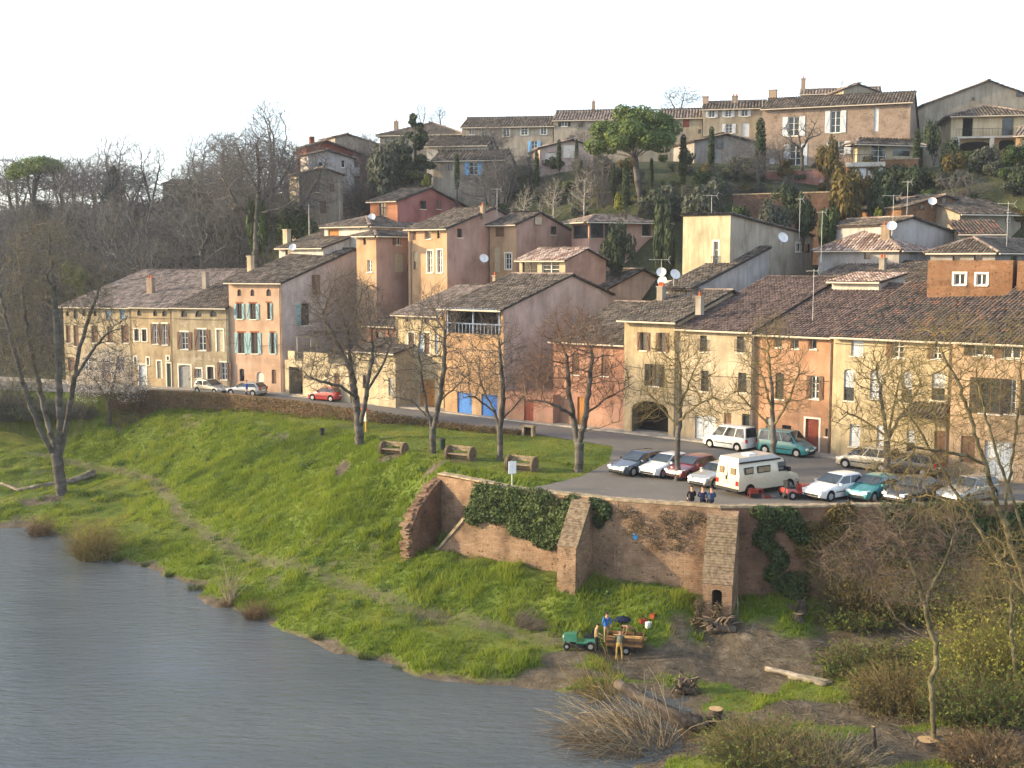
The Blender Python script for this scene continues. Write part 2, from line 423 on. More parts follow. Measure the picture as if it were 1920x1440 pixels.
# worn earth: the river path, the shore, patches on the bank, under benches, the felling site
PATH_PX = [(60, 850), (130, 868), (220, 880), (290, 900), (335, 965), (420, 1022), (520, 1058), (640, 1098), (760, 1140), (880, 1165), (1000, 1195), (1090, 1218)]
PATH = [tuple(ground_at(*p)[:2]) for p in PATH_PX]
def blob(px, py, rx, ry=None):
    p = ground_at(px, py); return (p.x, p.y, rx, ry or rx)
BARE = [blob(640, 880, .5, 1.4), blob(737, 855, 1.8, .8), blob(850, 864, 1.8, .6), blob(990, 882, 1.8, .6), blob(70, 940, 2.0, 1.0), blob(1060, 1235, 2.0, .8), blob(1180, 1228, 3.2, 1.1), blob(1280, 1240, 4.0, 2.0), blob(1380, 1215, 4.0, 2.0), blob(1500, 1225, 4.5, 1.8), blob(1420, 1250, 4, 2), blob(1350, 1190, 2.0, 1.2), blob(1620, 1200, 5, 1.2),
        blob(1560, 1335, 4.5, 1.6), blob(1680, 1350, 4.0, 1.5), blob(1760, 1390, 3.5, 2), blob(1620, 1420, 4.0, 1.5), blob(1330, 1400, 2.5, 1.5), blob(1850, 1400, 4, 2), blob(1450, 1350, 2, .8), blob(1040, 1270, 3.0, .8)]
def dirt_mask(x, y, z):
    n = vnoise(x, y, 1.3, 5); n2 = vnoise(x, y, .5, 6); n3 = vnoise(x, y, 5.0, 8)
    d = np.clip(1.35 - seg_dist(x, y, PATH) / .8, 0, 1) * (.38 + .16 * n)
    d = np.maximum(d, np.clip((-7.74 - z + (n - .5) * .3) / .2, 0, 1) * (.75 + .25 * n))
    for bx, by, rx, ry in BARE:
        q = np.hypot((x - bx) / rx, (y - by) / ry) + (n - .5) * .9
        d = np.maximum(d, np.clip((1.15 - q) / .5, 0, 1))
    d = np.maximum(d, np.clip((n3 * .6 + n * .4 - .74) * 5, 0, .4))
    return np.clip(d + (n2 - .5) * .25 * (d > .05), 0, 1)
MD = dirt_mask(MX, MY, MZ)
MUP = inside(UP, MX, MY)
def grid_faces(nx, ny, keep=None):
    i = np.arange(nx - 1)[None, :] + np.arange(ny - 1)[:, None] * nx
    q = np.stack([i, i + 1, i + nx + 1, i + nx], -1)
    return (q.reshape(-1, 4) if keep is None else q[keep])
def ground_material():
    t = NT('grass_ground'); v = t.coord()
    n1 = t.noise(v, .22, 5, .6); n2 = t.noise(v, 1.3, 5, .65); n3 = t.noise(v, 7, 4, .7)
    g = t.ramp(n1, [(.32, (.062, .108, .015)), (.5, (.115, .172, .024)), (.68, (.195, .205, .042))])
    g = t.mix(t.ramp(n2, [(.38, (0, 0, 0)), (.62, (.75, .75, .75))]), g, (.125, .145, .030))
    d = t.ramp(n2, [(.3, (.060, .048, .032)), (.55, (.120, .097, .067)), (.75, (.215, .180, .135))])
    at = t.n('Attribute', attribute_name='dirt')
    f = t.n('Math', operation='MULTIPLY_ADD'); t.l(n3, f.inputs[0]); f.inputs[1].default_value = .7; t.l(at.outputs['Fac'], f.inputs[2])
    col = t.mix(t.ramp(f.outputs[0], [(.50, (0, 0, 0)), (1.12, (1, 1, 1))]), g, d)
    mx = t.n('MixRGB', blend_type='MULTIPLY'); mx.inputs[0].default_value = 1
    t.l(t.ramp(n3, [(.25, (.6, .6, .6)), (.7, (1, 1, 1))]), mx.inputs[1]); t.l(col, mx.inputs[2])
    hh = t.n('Math', operation='ADD'); t.l(n2, hh.inputs[0]); t.l(n3, hh.inputs[1])
    t.bump(hh.outputs[0], .9, .12)
    return t.done(mx.outputs[0], .95, .1)
def hill_material():
    if 'hill' in MATS: return MATS['hill']
    t = NT('hillside_ground'); v = t.coord()
    n1 = t.noise(v, .08, 5, .6); n2 = t.noise(v, .6, 5, .65)
    g = t.ramp(n2, [(.35, (.016, .026, .010)), (.5, (.036, .044, .018)), (.65, (.062, .056, .032))])
    t.bump(n2, 1.0, .6)
    MATS['hill'] = t.done(t.mix(n1, g, (.045, .050, .024)), .95, .1)
    return MATS['hill']
M_ground = ground_material()
me = np_mesh('riverbank', np.stack([MX, MY, MZ], -1).reshape(-1, 3), grid_faces(len(gx), len(gy)), [M_ground, hill_material()], smooth=True)
_fm = (MUP & (MY > np.interp(MX, FX, FY) - 1))[:-1, :-1]
me.polygons.foreach_set('material_index', _fm.astype(np.int32).ravel())
a_ = me.attributes.new('dirt', 'FLOAT', 'POINT'); a_.data.foreach_set('value', MD.astype(np.float32).ravel())
tag(link('riverbank', me), kind='structure')
# far ground and hill
fx = np.concatenate([np.arange(-330, -80, 25), np.arange(-80, 61, 2.0), np.arange(75, 330, 25)]); fy = np.concatenate([np.arange(36, 260, 2.0), np.arange(270, 420, 30)])
HX, HY = np.meshgrid(fx, fy); HZ = height(HX, HY)
HZ = np.where((HX < -74) & (HY < 140), np.where(HY < 95 + (-74 - HX) * .15, -9.5, -6 + (HY - 95) * .06), HZ)
HZ = np.where((HX > 60) & (HY < 66), -6.0, HZ)
insd = (HX > NX0) & (HX < NX1) & (HY > NY0) & (HY < NY1)
keep = ~(insd[:-1, :-1] & insd[1:, :-1] & insd[:-1, 1:] & insd[1:, 1:])
HZ = np.where((HX >= NX0 - 2) & (HX <= NX1 + 2) & (HY >= NY0 - 2) & (HY <= NY1 + 2), HZ - .05, HZ)
tag(link('hillside', np_mesh('hillside', np.stack([HX, HY, HZ], -1).reshape(-1, 3), grid_faces(len(fx), len(fy), keep), hill_material(), smooth=True)), kind='structure')
# river
def water_material():
    t = NT('river_water'); v = t.coord((1.0, 1.0, 1))
    rot = t.n('Mapping'); rot.inputs['Rotation'].default_value = (0, 0, math.radians(-24)); rot.inputs['Scale'].default_value = (.42, 1.5, 1); t.l(v, rot.inputs[0])
    a = t.noise(rot.outputs[0], 1.6, 4, .62); b = t.noise(rot.outputs[0], 5.0, 3, .6); c = t.noise(rot.outputs[0], .055, 5, .6)
    h = t.n('Math', operation='MULTIPLY_ADD'); t.l(b, h.inputs[0]); h.inputs[1].default_value = .35; t.l(a, h.inputs[2])
    bs = t.n('Bump'); bs.inputs['Distance'].default_value = .19
    st = t.n('MapRange'); t.l(c, st.inputs[0]); st.inputs[1].default_value = .35; st.inputs[2].default_value = .65; st.inputs[3].default_value = .22; st.inputs[4].default_value = 1.0
    t.l(st.outputs[0], bs.inputs['Strength']); t.l(h.outputs[0], bs.inputs['Height']); t.l(bs.outputs[0], t.b.inputs['Normal'])
    col = t.ramp(c, [(.35, (.052, .062, .064)), (.65, (.085, .096, .098))])
    m = t.done(col, .10, .5)
    t.b.inputs['IOR'].default_value = 1.333
    return m
wv = [(-700, -40, WATER_Z), (700, -40, WATER_Z), (700, 400, WATER_Z), (-700, 400, WATER_Z)]
tag(link('river', np_mesh('river', wv, [(0, 1, 2, 3)], water_material())), kind='structure')

# road and car park on the platform
def asphalt(name, a, b):
    t = NT(name); v = t.coord()
    n1 = t.noise(v, .25, 5, .6); n2 = t.noise(v, 1.1, 5, .7); n3 = t.noise(v, 25, 3, .7)
    col = t.mix(n2, t.ramp(n1, [(.35, a), (.65, b)]), (.14, .125, .105))
    col = t.mix(t.ramp(n2, [(.58, (0, 0, 0)), (.7, (.7, .7, .7))]), col, (.24, .205, .165))
    mx = t.n('MixRGB', blend_type='MULTIPLY'); mx.inputs[0].default_value = 1
    t.l(t.ramp(n3, [(.3, (.7, .7, .7)), (.7, (1, 1, 1))]), mx.inputs[1]); t.l(col, mx.inputs[2])
    t.bump(n3, .4, .02)
    return t.done(mx.outputs[0], .9, .2)
def front_pt(k, off):
    """point on the street front line pushed towards the river by off"""
    x = k; y = float(np.interp(k, FX, FY)); e = .5
    dx, dy = 2 * e, float(np.interp(k + e, FX, FY) - np.interp(k - e, FX, FY)); L = math.hypot(dx, dy)
    return (x + dy / L * off, y - dx / L * off)
xs = list(np.arange(-66, 60, 1.5))
rv, rf = [], []
def redge_y(x): return float(np.interp(x, [-160, -70] + [p[0] for p in REDGE], [REDGE[0][1] + 30, REDGE[0][1] + 9] + [p[1] for p in REDGE]))
for i, x in enumerate(xs):
    fx0, fy0 = front_pt(x, 1.3)
    nx_, ny_ = front_pt(x, 7.6)
    if nx_ < REDGE[-1][0]: ny_ = redge_y(nx_) + .1
    rv += [(fx0, fy0, float(zroad(fx0)) + .03), (nx_, ny_, float(zroad(nx_)) + .03)]
    if i: rf.append((2 * i - 2, 2 * i - 1, 2 * i + 1, 2 * i))
tag(link('road', np_mesh('road', rv, rf, asphalt('road_asphalt', (.10, .098, .098), (.15, .145, .14)))), kind='structure')
cpv = [g2(1150, 836, .02), g2(1142, 866, .02), g2(1090, 893, .02), g2(1020, 910, .02), g2(980, 916, .02)] + [(p[0] + .4, p[1] + .25, .02) for p in WALL[1:]] + [(60, WALL[-1][1], .02)] + [(*front_pt(50, 6.5), .02)] + [(*front_pt(x, 6.5), .02) for x in (40, 30, 20, 12)]
mb = MB(); mb.poly(cpv); tag(mb.build('car_park', asphalt('car_park_asphalt', (.125, .118, .108), (.185, .172, .152))), kind='structure')
# pavement with kerb along the fronts
pv = MB()
for x0, x1 in zip(xs[:-1], xs[1:]):
    a, b = front_pt(x0, 1.35), front_pt(x1, 1.35); c, d = front_pt(x1, -1.2), front_pt(x0, -1.2)
    za, zb = float(zroad(x0)), float(zroad(x1)); t0, t1 = za + .15, zb + .15
    pv.add([(*a, t0), (*b, t1), (*c, t1), (*d, t0), (*a, za - .1), (*b, zb - .1)], [(0, 1, 2, 3), (4, 5, 1, 0)])
tag(pv.build('pavement', plain('pavement_concrete', (.28, .25, .21), .9, .1, var=.3, scale=1.5)), kind='structure')
# ------------------------------------------------------------------ house builder
M_glass = glass()
M_frame = plain('window_frame_white', 'dcd8cc', .5, .3, var=.08)
M_frameb = plain('window_frame_brown', '5a4130', .6, .3, var=.15)
M_surr = plain('surround_lime', 'd6cfbd', .85, .1, var=.12)
M_brickdark = plain('brick_reveal', '8a5238', .9, .1, var=.25, scale=8)
M_gutter = plain('gutter_zinc', 'b9ad98', .5, .4, var=.12)
M_pipe = plain('drain_pipe_zinc', '6d655c', .5, .4, var=.15)
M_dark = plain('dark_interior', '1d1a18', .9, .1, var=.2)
M_iron = plain('wrought_iron', '23262a', .5, .4, var=.2)
SHUT = {k: plain('shutter_' + k, c, .7, .2, var=.18, scale=6) for k, c in dict(teal='86a3a3', blue='7f97ad', brown='6a5040', grey='8b8a85', white='b8bcbe', dark='35302c', wood='9c6b38', cream='b5a588', blueg='3f6fae', sky='7fb0d6', red='7c3f30', green='4f5f50', pale='cfc4b4').items()}
ROOFS = {}
def roofmat(kind):
    if kind in ROOFS: return ROOFS[kind]
    st = dict(
        dark=[(.12, (.036, .029, .024)), (.38, (.078, .064, .051)), (.62, (.122, .100, .080)), (.85, (.185, .150, .118)), (.97, (.20, .118, .076))],
        mid=[(.1, (.070, .055, .048)), (.35, (.145, .117, .100)), (.6, (.215, .172, .145)), (.82, (.30, .245, .205)), (.97, (.32, .18, .12))],
        red=[(.1, (.042, .030, .027)), (.4, (.085, .062, .054)), (.65, (.120, .088, .076)), (.9, (.17, .115, .092))],
        patch=[(.08, (.028, .023, .021)), (.33, (.062, .051, .045)), (.55, (.098, .080, .069)), (.72, (.135, .088, .066)), (.85, (.18, .090, .060)), (.95, (.28, .245, .21))],
        light=[(.08, (.105, .080, .067)), (.35, (.20, .13, .100)), (.55, (.31, .225, .18)), (.75, (.43, .36, .30)), (.95, (.36, .18, .12))],
        slate=[(.1, (.026, .026, .030)), (.5, (.055, .054, .058)), (.9, (.095, .09, .088))])[kind]
    ROOFS[kind] = rndmat('roof_tiles_' + kind, st, .9, .12, nscale=.55, namt=.42, patch=((.075, .072, .055), .56, .70, .9) if kind in ('dark', 'mid', 'patch') else None)
    return ROOFS[kind]
def in_poly(poly, a, b):
    r = np.zeros(a.shape, bool); j = len(poly) - 1
    for i in range(len(poly)):
        xi, yi = poly[i]; xj, yj = poly[j]
        r ^= ((yi > b) != (yj > b)) & (a < (xj - xi) * (b - yi) / ((yj - yi) + 1e-12) + xi); j = i
    return r
def tile_arrays(poly, du, dv, seed):
    """barrel tiles over a planar polygon whose first edge is the eave -> verts, quads, rnd"""
    pts = [Vector(p) for p in poly]
    e = (pts[1] - pts[0]).normalized()
    n = Vector((0, 0, 0))
    for i in range(len(pts)):
        n += (pts[i] - pts[0]).cross(pts[(i + 1) % len(pts)] - pts[0])
    n.normalize()
    if n.z < 0: n = -n
    s = n.cross(e)
    if s.z < 0: s = -s
    p2 = [((p - pts[0]).dot(e), (p - pts[0]).dot(s)) for p in pts]
    a0, a1 = min(q[0] for q in p2), max(q[0] for q in p2); b1 = max(q[1] for q in p2)
    A, B = np.meshgrid(np.arange(a0 + du / 2, a1, du), np.arange(dv * .45, b1 + dv * .4, dv))
    A, B = A.ravel(), B.ravel()
    ok = in_poly(p2, A, np.minimum(B, b1 - .02)); A, B = A[ok], B[ok]
    r = np.random.default_rng(seed); m = len(A)
    if m == 0: return None
    row = np.round(A / du).astype(int)
    base = r.random(m)
    jx = r.normal(0, .018, m); jz = r.normal(0, .010, m); tw = r.normal(0, .02, m)
    R = du * .40
    ang = np.array([math.pi * k / 3 for k in range(4)])
    e_, s_, n_, o_ = (np.array(q) for q in (e, s, n, pts[0]))
    V = np.empty((m, 8, 3))
    for end, (db, lift, rr) in enumerate(((-dv * .55, .055, 1.0), (dv * .52, .0, .86))):
        for k in range(4):
            ca, sa = -math.cos(ang[k]), math.sin(ang[k])
            V[:, end * 4 + k] = o_ + np.outer(A + jx + tw * db + ca * R * rr, e_) + np.outer(B + db, s_) + np.outer(jz + lift + sa * R * rr * .8 + .02, n_)
    q = np.array([(0, 1, 5, 4), (1, 2, 6, 5), (2, 3, 7, 6), (0, 3, 2, 1)])
    Q = (np.arange(m)[:, None, None] * 8 + q[None]).reshape(-1, 4)
    return V.reshape(-1, 3), Q, np.repeat(base, 4)
def barrel_line(p0, p1, r, step, acc):
    p0, p1 = Vector(p0), Vector(p1); d = p1 - p0; L = d.length; d.normalize()
    sd = d.cross(Vector((0, 0, 1))).normalized(); up = sd.cross(d)
    k = max(1, int(L / step))
    for i in range(k):
        a = p0 + d * (L * i / k); b = p0 + d * (L * (i + 1.1) / k)
        vs = []
        for q, rr in ((a, r * 1.08), (b, r * .9)):
            for th in (0, .33, .67, 1.0):
                vs.append(q + sd * (-math.cos(math.pi * th) * rr) + up * (math.sin(math.pi * th) * rr * .8 + random.uniform(-.01, .01)))
        acc.add(vs, [(0, 1, 5, 4), (1, 2, 6, 5), (2, 3, 7, 6), (0, 3, 2, 1)])
def wall_panel(mb, O, ex, W, H, ops, n_in, recess=.2):
    """vertical wall O + x*ex + z with rectangular holes; n_in points into the house"""
    O, ex, n_in = Vector(O), Vector(ex), Vector(n_in)
    pt = lambda x, z, d=0.0: O + ex * x + Vector((0, 0, z)) + n_in * d
    xs = sorted({0.0, W} | {v for o in ops for v in (o['x0'], o['x1'])}); zs = sorted({0.0, H} | {v for o in ops for v in (o['z0'], o['z1'])})
    for x0, x1 in zip(xs[:-1], xs[1:]):
        for z0, z1 in zip(zs[:-1], zs[1:]):
            if x1 - x0 < 1e-4 or z1 - z0 < 1e-4: continue
            cx, cz = (x0 + x1) / 2, (z0 + z1) / 2
            if any(o['x0'] < cx < o['x1'] and o['z0'] < cz < o['z1'] for o in ops): continue
            mb.poly([pt(x0, z0), pt(x1, z0), pt(x1, z1), pt(x0, z1)])
    for o in ops:
        x0, x1, z0, z1 = o['x0'], o['x1'], o['z0'], o['z1']
        zt = z1
        if o.get('arch'):
            rise = min((x1 - x0) / 2, (z1 - z0) * .6) * (o['arch'])
            zt = z1 - rise; cx = (x0 + x1) / 2; hw = (x1 - x0) / 2; N = 8
            arc = [(cx - hw * math.cos(math.pi * k / N), zt + rise * math.sin(math.pi * k / N)) for k in range(N + 1)]
            for k in range(N // 2): mb.poly([pt(x0, z1), pt(*arc[k]), pt(*arc[k + 1])])
            for k in range(N // 2, N): mb.poly([pt(x1, z1), pt(*arc[k]), pt(*arc[k + 1])])
            for k in range(N): mb.poly([pt(*arc[k]), pt(*arc[k], recess), pt(*arc[k + 1], recess), pt(*arc[k + 1])])
        else: mb.poly([pt(x0, z1), pt(x0, z1, recess), pt(x1, z1, recess), pt(x1, z1)])
        mb.poly([pt(x0, z0), pt(x0, zt), pt(x0, zt, recess), pt(x0, z0, recess)])
        mb.poly([pt(x1, z0), pt(x1, z0, recess), pt(x1, zt, recess), pt(x1, zt)])
        mb.poly([pt(x0, z0), pt(x0, z0, recess), pt(x1, z0, recess), pt(x1, z0)])
def fit_opening(root, o, O, ex, n_in, recess=.2, gable=False):
    """the window, door or shutter filling one opening, as a part of the house"""
    O, ex, n_in = Vector(O), Vector(ex), Vector(n_in)
    M = Matrix(((ex.x, n_in.x, 0, O.x), (ex.y, n_in.y, 0, O.y), (0, 0, 1, O.z), (0, 0, 0, 1)))
    x0, x1, z0, z1, kind, col, fl = o['x0'], o['x1'], o['z0'], o['z1'], o['kind'], o.get('col'), o.get('fl', '')
    W, H = x1 - x0, z1 - z0
    if gable: recess = -.05; M = M @ Matrix.Translation((0, 0, 0))
    yb = recess
    def part(name, mat, boxes, par):
        m = MB()
        for b in boxes: m.box(*b, M=M)
        return m.build(name, mat, par)
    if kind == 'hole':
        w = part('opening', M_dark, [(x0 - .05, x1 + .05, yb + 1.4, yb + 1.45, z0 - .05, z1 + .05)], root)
    elif kind == 'dark':
        w = part('window', M_frameb, [(x0 + .003, x0 + .06, yb - .06, yb, z0, z1), (x1 - .06, x1 - .003, yb - .06, yb, z0, z1), (x0, x1, yb - .055, yb, z0 + .003, z0 + .06)], root)
        part('pane', M_glass, [(x0 - .02, x1 + .02, yb - .02, yb + .01, z0 - .02, z1 + .02)], w)
    elif kind in ('w', 'ws', 'wl', 'wr'):
        fm = M_frameb if 'b' in fl else M_frame
        fw = min(.07, W * .12)
        bars = [(x0 + .003, x0 + fw, yb - .07, yb - .01, z0, z1), (x1 - fw, x1 - .003, yb - .07, yb - .01, z0, z1), (x0, x1, yb - .065, yb - .012, z0 + .003, z0 + fw), (x0, x1, yb - .065, yb - .012, z1 - fw, z1 - .003)]
        if W > .6: bars.append(((x0 + x1) / 2 - fw * .6, (x0 + x1) / 2 + fw * .6, yb - .068, yb - .011, z0 + fw, z1 - fw))
        if H > 1.0 and 'p' not in fl:
            for k in (1, 2): bars.append((x0 + fw, x1 - fw, yb - .05, yb - .013, z0 + H * k / 3 - .02, z0 + H * k / 3 + .02))
        w = part('window', fm, bars, root)
        part('pane', M_glass, [(x0 - .02, x1 + .02, yb - .03, yb + .01, z0 - .02, z1 + .02)], w)
    elif kind == 'c':   # closed shutters
        n = max(2, int(W / .3)) & ~1
        w = part('shutter', SHUT[col], [(x0 + W * k / n + .006, x0 + W * (k + 1) / n - .006, yb - .10 + (k % 2) * .008, yb - .04, z0, z1) for k in range(n)] + [(x0 + .02, x1 - .02, yb - .12, yb - .09, z0 + H * f - .05, z0 + H * f + .05) for f in (.15, .85)], root)
    elif kind == 'd':
        n = max(2, int(W / .35))
        w = part('door', SHUT[col], [(x0 + W * k / n + .004, x0 + W * (k + 1) / n - .004, yb - .08 + (k % 2) * .006, yb, z0, z1) for k in range(n)] + [(x0 + W * .08, x1 - W * .08, yb - .1, yb - .07, z0 + H * f - .08, z0 + H * f + .08) for f in (.12, .5, .88)], root)
        m = MB(); m.box(x1 - W * .2, x1 - W * .2 + .05, yb - .14, yb - .08, z0 + 1.0, z0 + 1.12, M=M); m.build('handle', M_iron, w)
    elif kind == 'g':
        n = max(4, int(W / .22))
        w = part('garage_door', SHUT[col], [(x0 + W * k / n + .008, x0 + W * (k + 1) / n - .008, yb - .06 + (k % 2) * .012, yb, z0, z1) for k in range(n)], root)
        m = MB(); m.box((x0 + x1) / 2 - .08, (x0 + x1) / 2 + .08, yb - .1, yb - .05, z0 + 1.0, z0 + 1.05, M=M); m.build('handle', M_iron, w)
    elif kind == 'r':   # roller blind
        n = max(4, int(H / .12)); lo = z0 + H * (.0 if 'f' in fl else .42)
        w = part('roller_shutter', SHUT[col or 'white'], [(x0, x1, yb - .09 + (k % 2) * .01, yb - .04, lo + (z1 - lo) * k / n + .004, lo + (z1 - lo) * (k + 1) / n - .004) for k in range(n)], root)
        part('pane', M_glass, [(x0 - .02, x1 + .02, yb - .02, yb + .01, z0 - .02, z1 + .02)], w)
    else: raise ValueError(kind)
    if 'l' in fl or kind in ('w', 'ws', 'wl', 'wr') and 'n' not in fl:
        part('sill', M_surr, [(x0 - .10, x1 + .10, -.09, .06, z0 - .09, z0 - .003)], w)
    if 's' in fl:
        b = .14
        part('surround', M_surr, [(x0 - b, x0, -.03, .04, z0, z1), (x1, x1 + b, -.03, .04, z0, z1), (x0 - b, x1 + b, -.033, .04, z1, z1 + b)], w)
    if 'B' in fl:
        part('surround', M_brickdark, [(x0 - .16, x1 + .16, -.02, .04, z1, z1 + .16)], w)
    if 'R' in fl:   # iron guard rail
        part('guard_rail', M_iron, [(x0 - .12, x1 + .12, -.16, -.12, z0 + .95, z0 + 1.0), (x0 - .12, x1 + .12, -.16, -.12, z0 + .12, z0 + .16)] + [(x0 - .12 + (W + .24) * k / 9 - .012, x0 - .12 + (W + .24) * k / 9 + .012, -.15, -.13, z0 + .1, z0 + 1.0) for k in range(10)], w)
    if kind in ('ws', 'wl', 'wr'):
        sw = o.get('sw') or W * .5
        for sgn, xa in ((-1, x0 - sw - .03), (1, x1 + .03)):
            if (kind == 'wl' and sgn > 0) or (kind == 'wr' and sgn < 0): continue
            m = MB()
            n = max(2, int(sw / .16))
            for k in range(n): m.box(xa + sw * k / n + .004, xa + sw * (k + 1) / n - .004, -.065, -.025, z0 - .02, z1, M=M)
            for f in (.14, .86): m.box(xa + .02, xa + sw - .02, -.09, -.06, z0 + H * f - .05, z0 + H * f + .05, M=M)
            m.tube([M @ Vector((xa + .06, -.08, z0 + H * (.2 if sgn < 0 else .8))), M @ Vector((xa + sw - .06, -.08, z0 + H * (.8 if sgn < 0 else .2)))], .03, 4)
            m.build('shutter', SHUT[col], w)
    return w

class House:
    """K = (pixel column, distance) of the front right corner; the front runs left to column L at angle a; R = right end column of the side wall, or depth in metres (as a string)"""
    def __init__(s, name, label, K, a, L, R, ye, wall, roof='dark', rtype='gx', slope=.28, rf=.5, ridge=None, zb=None, front=(), side=(), ov=.45, ovs=.25, gutter=True, td=None, peak=None, cat='house', group=None, ze=None, pipe=None, ridgemat=True, tiles=True, sidemat=None):
        ar = math.radians(a)
        s.u, s.v = Vector((math.cos(ar), -math.sin(ar), 0)), Vector((math.sin(ar), math.cos(ar), 0))
        kp = P(K[0], ye, K[1])
        s.ze_w = ze if ze is not None else kp.z
        kx, ky = kp.x, kp.y
        def solve(px, d):
            k = (px - CX) / F; dz = (s.ze_w - HC) * _sp
            return (k * (ky * _cp - dz) - kx) / (d.x - k * d.y * _cp)
        wd = float(L[1:]) if isinstance(L, str) else -solve(L, s.u)
        dp = float(R) if isinstance(R, str) else solve(R, s.v)
        s.wd, s.dp = wd, dp
        O = Vector((kx, ky, 0)) - s.u * wd
        if zb is None:
            cs = [O, O + s.u * wd, O + s.v * dp, O + s.u * wd + s.v * dp]
            zb = min(float(hill(c.x, c.y)) for c in cs) - .4
            zb = min(zb, s.ze_w - 2.2)
        s.zb = zb; O.z = zb; s.O = O
        s.h = h = s.ze_w - zb
        s.rz = -ar
        s.root = empty(name, O, s.rz, label, cat, group)
        s.inv = (Matrix.Translation(O) @ Matrix.Rotation(s.rz, 4, 'Z')).inverted()
        if td is None: td = (.27, .48) if K[1] < 98 else ((.31, .55) if K[1] < 132 else (.42, .75))
        # roof geometry
        if rtype == 'gx':
            yr = ridge if ridge is not None else dp * rf
            zr = h + slope * yr; hb = zr - slope * (dp - yr)
            polys = [[(-ovs, -ov, h - ov * slope), (wd + ovs, -ov, h - ov * slope), (wd + ovs, yr, zr), (-ovs, yr, zr)]]
            if dp - yr > .3: polys.append([(wd + ovs, dp + ov, hb - ov * slope), (-ovs, dp + ov, hb - ov * slope), (-ovs, yr, zr), (wd + ovs, yr, zr)])
            tops = dict(f=[(0, h), (wd, h)], r=[(0, h), (yr, zr), (dp, hb)], b=hb); ridges = [((-ovs, yr, zr), (wd + ovs, yr, zr))]
        elif rtype == 'gy':
            xr = wd * rf; zr = h + slope * xr; hr = zr - slope * (wd - xr)
            polys = [[(-ovs, dp + ov, h - ovs * slope), (-ovs, -ov, h - ovs * slope), (xr, -ov, zr), (xr, dp + ov, zr)], [(wd + ovs, -ov, hr - ovs * slope), (wd + ovs, dp + ov, hr - ovs * slope), (xr, dp + ov, zr), (xr, -ov, zr)]]
            tops = dict(f=[(0, h), (xr, zr), (wd, hr)], r=[(0, hr), (dp, hr)], b=h); ridges = [((xr, -ov, zr), (xr, dp + ov, zr))]
        elif rtype == 'hip':
            m = min(wd, dp) / 2; zr = h + slope * m; o = ov; ho = h - o * slope
            c = [(-o, -o, ho), (wd + o, -o, ho), (wd + o, dp + o, ho), (-o, dp + o, ho)]
            if wd >= dp: r0, r1 = (m, m, zr), (wd - m, m, zr)
            else: r0, r1 = (m, m, zr), (m, dp - m, zr)
            if wd >= dp: polys = [[c[0], c[1], r1, r0], [c[1], c[2], r1], [c[2], c[3], r0, r1], [c[3], c[0], r0]]; hips = [(c[0], r0), (c[1], r1), (c[2], r1), (c[3], r0)]
            else: polys = [[c[0], c[1], r0], [c[1], c[2], r1, r0], [c[2], c[3], r1], [c[3], c[0], r0, r1]]; hips = [(c[0], r0), (c[1], r0), (c[2], r1), (c[3], r1)]
            tops = dict(f=[(0, h), (wd, h)], r=[(0, h), (dp, h)], b=h); ridges = hips + ([(r0, r1)] if abs(wd - dp) > .2 else [])
        elif rtype == 'shed':
            zr = h + slope * dp
            polys = [[(-ovs, -ov, h - ov * slope), (wd + ovs, -ov, h - ov * slope), (wd + ovs, dp + .1, zr + .1 * slope), (-ovs, dp + .1, zr + .1 * slope)]]
            if slope < 0: polys = [[polys[0][2], polys[0][3], polys[0][0], polys[0][1]]]
            tops = dict(f=[(0, h), (wd, h)], r=[(0, h), (dp, zr)], b=zr); ridges = []
        else:   # flat terrace
            polys = []; tops = dict(f=[(0, h), (wd, h)], r=[(0, h), (dp, h)], b=h); ridges = []
        # walls
        s.fops = s.openings(front, 'f', wd, h); s.sops = s.openings(side, 'r', dp, h)
        mb = MB()
        hf = min(z for _, z in tops['f']); hr_ = min(z for _, z in tops['r'])
        fin = [o for o in s.fops if o['z1'] <= hf + .01]; fout = [o for o in s.fops if o['z1'] > hf + .01]
        sin_ = [o for o in s.sops if o['z1'] <= hr_ + .01]; sout = [o for o in s.sops if o['z1'] > hr_ + .01]
        wall_panel(mb, (0, 0, 0), (1, 0, 0), wd, hf, fin, (0, 1, 0))
        ms = MB() if sidemat else mb  # sidemat: plaster whose tone also holds the shade on that side
        wall_panel(ms, (wd, 0, 0), (0, 1, 0), dp, hr_, sin_, (-1, 0, 0))
        if rtype == 'gy': mb.poly([(0, 0, hf), (wd, 0, hf)] + [(x, 0, z) for x, z in reversed(tops['f']) if z > hf + .01])
        if rtype in ('gx', 'shed'):
            up = [(y, z) for y, z in tops['r'] if z > hr_ + .01]
            lo = [(0, hr_), (dp, hr_)]
            for X, mq in ((0, mb), (wd, ms)): mq.poly([(X, y, z) for y, z in lo] + [(X, y, z) for y, z in reversed(up)])
        lh = h if rtype == 'gy' else hr_
        mb.poly([(0, 0, 0), (0, 0, lh), (0, dp, lh), (0, dp, 0)])
        mb.poly([(0, dp, 0), (0, dp, min(tops['b'], lh) if rtype == 'gy' else tops['b']), (wd, dp, tops['b'] if rtype != 'gy' else tops['r'][0][1]), (wd, dp, 0)])
        if rtype == 'flat': mb.poly([(0, 0, h), (wd, 0, h), (wd, dp, h), (0, dp, h)])
        mb.build('wall', wall, s.root)
        if sidemat: ms.build('side_wall', sidemat, s.root)
        for o in fin: fit_opening(s.root, o, (0, 0, 0), (1, 0, 0), (0, 1, 0))
        for o in fout: fit_opening(s.root, o, (0, 0, 0), (1, 0, 0), (0, 1, 0), gable=True)
        for o in sin_: fit_opening(s.root, o, (wd, 0, 0), (0, 1, 0), (-1, 0, 0))
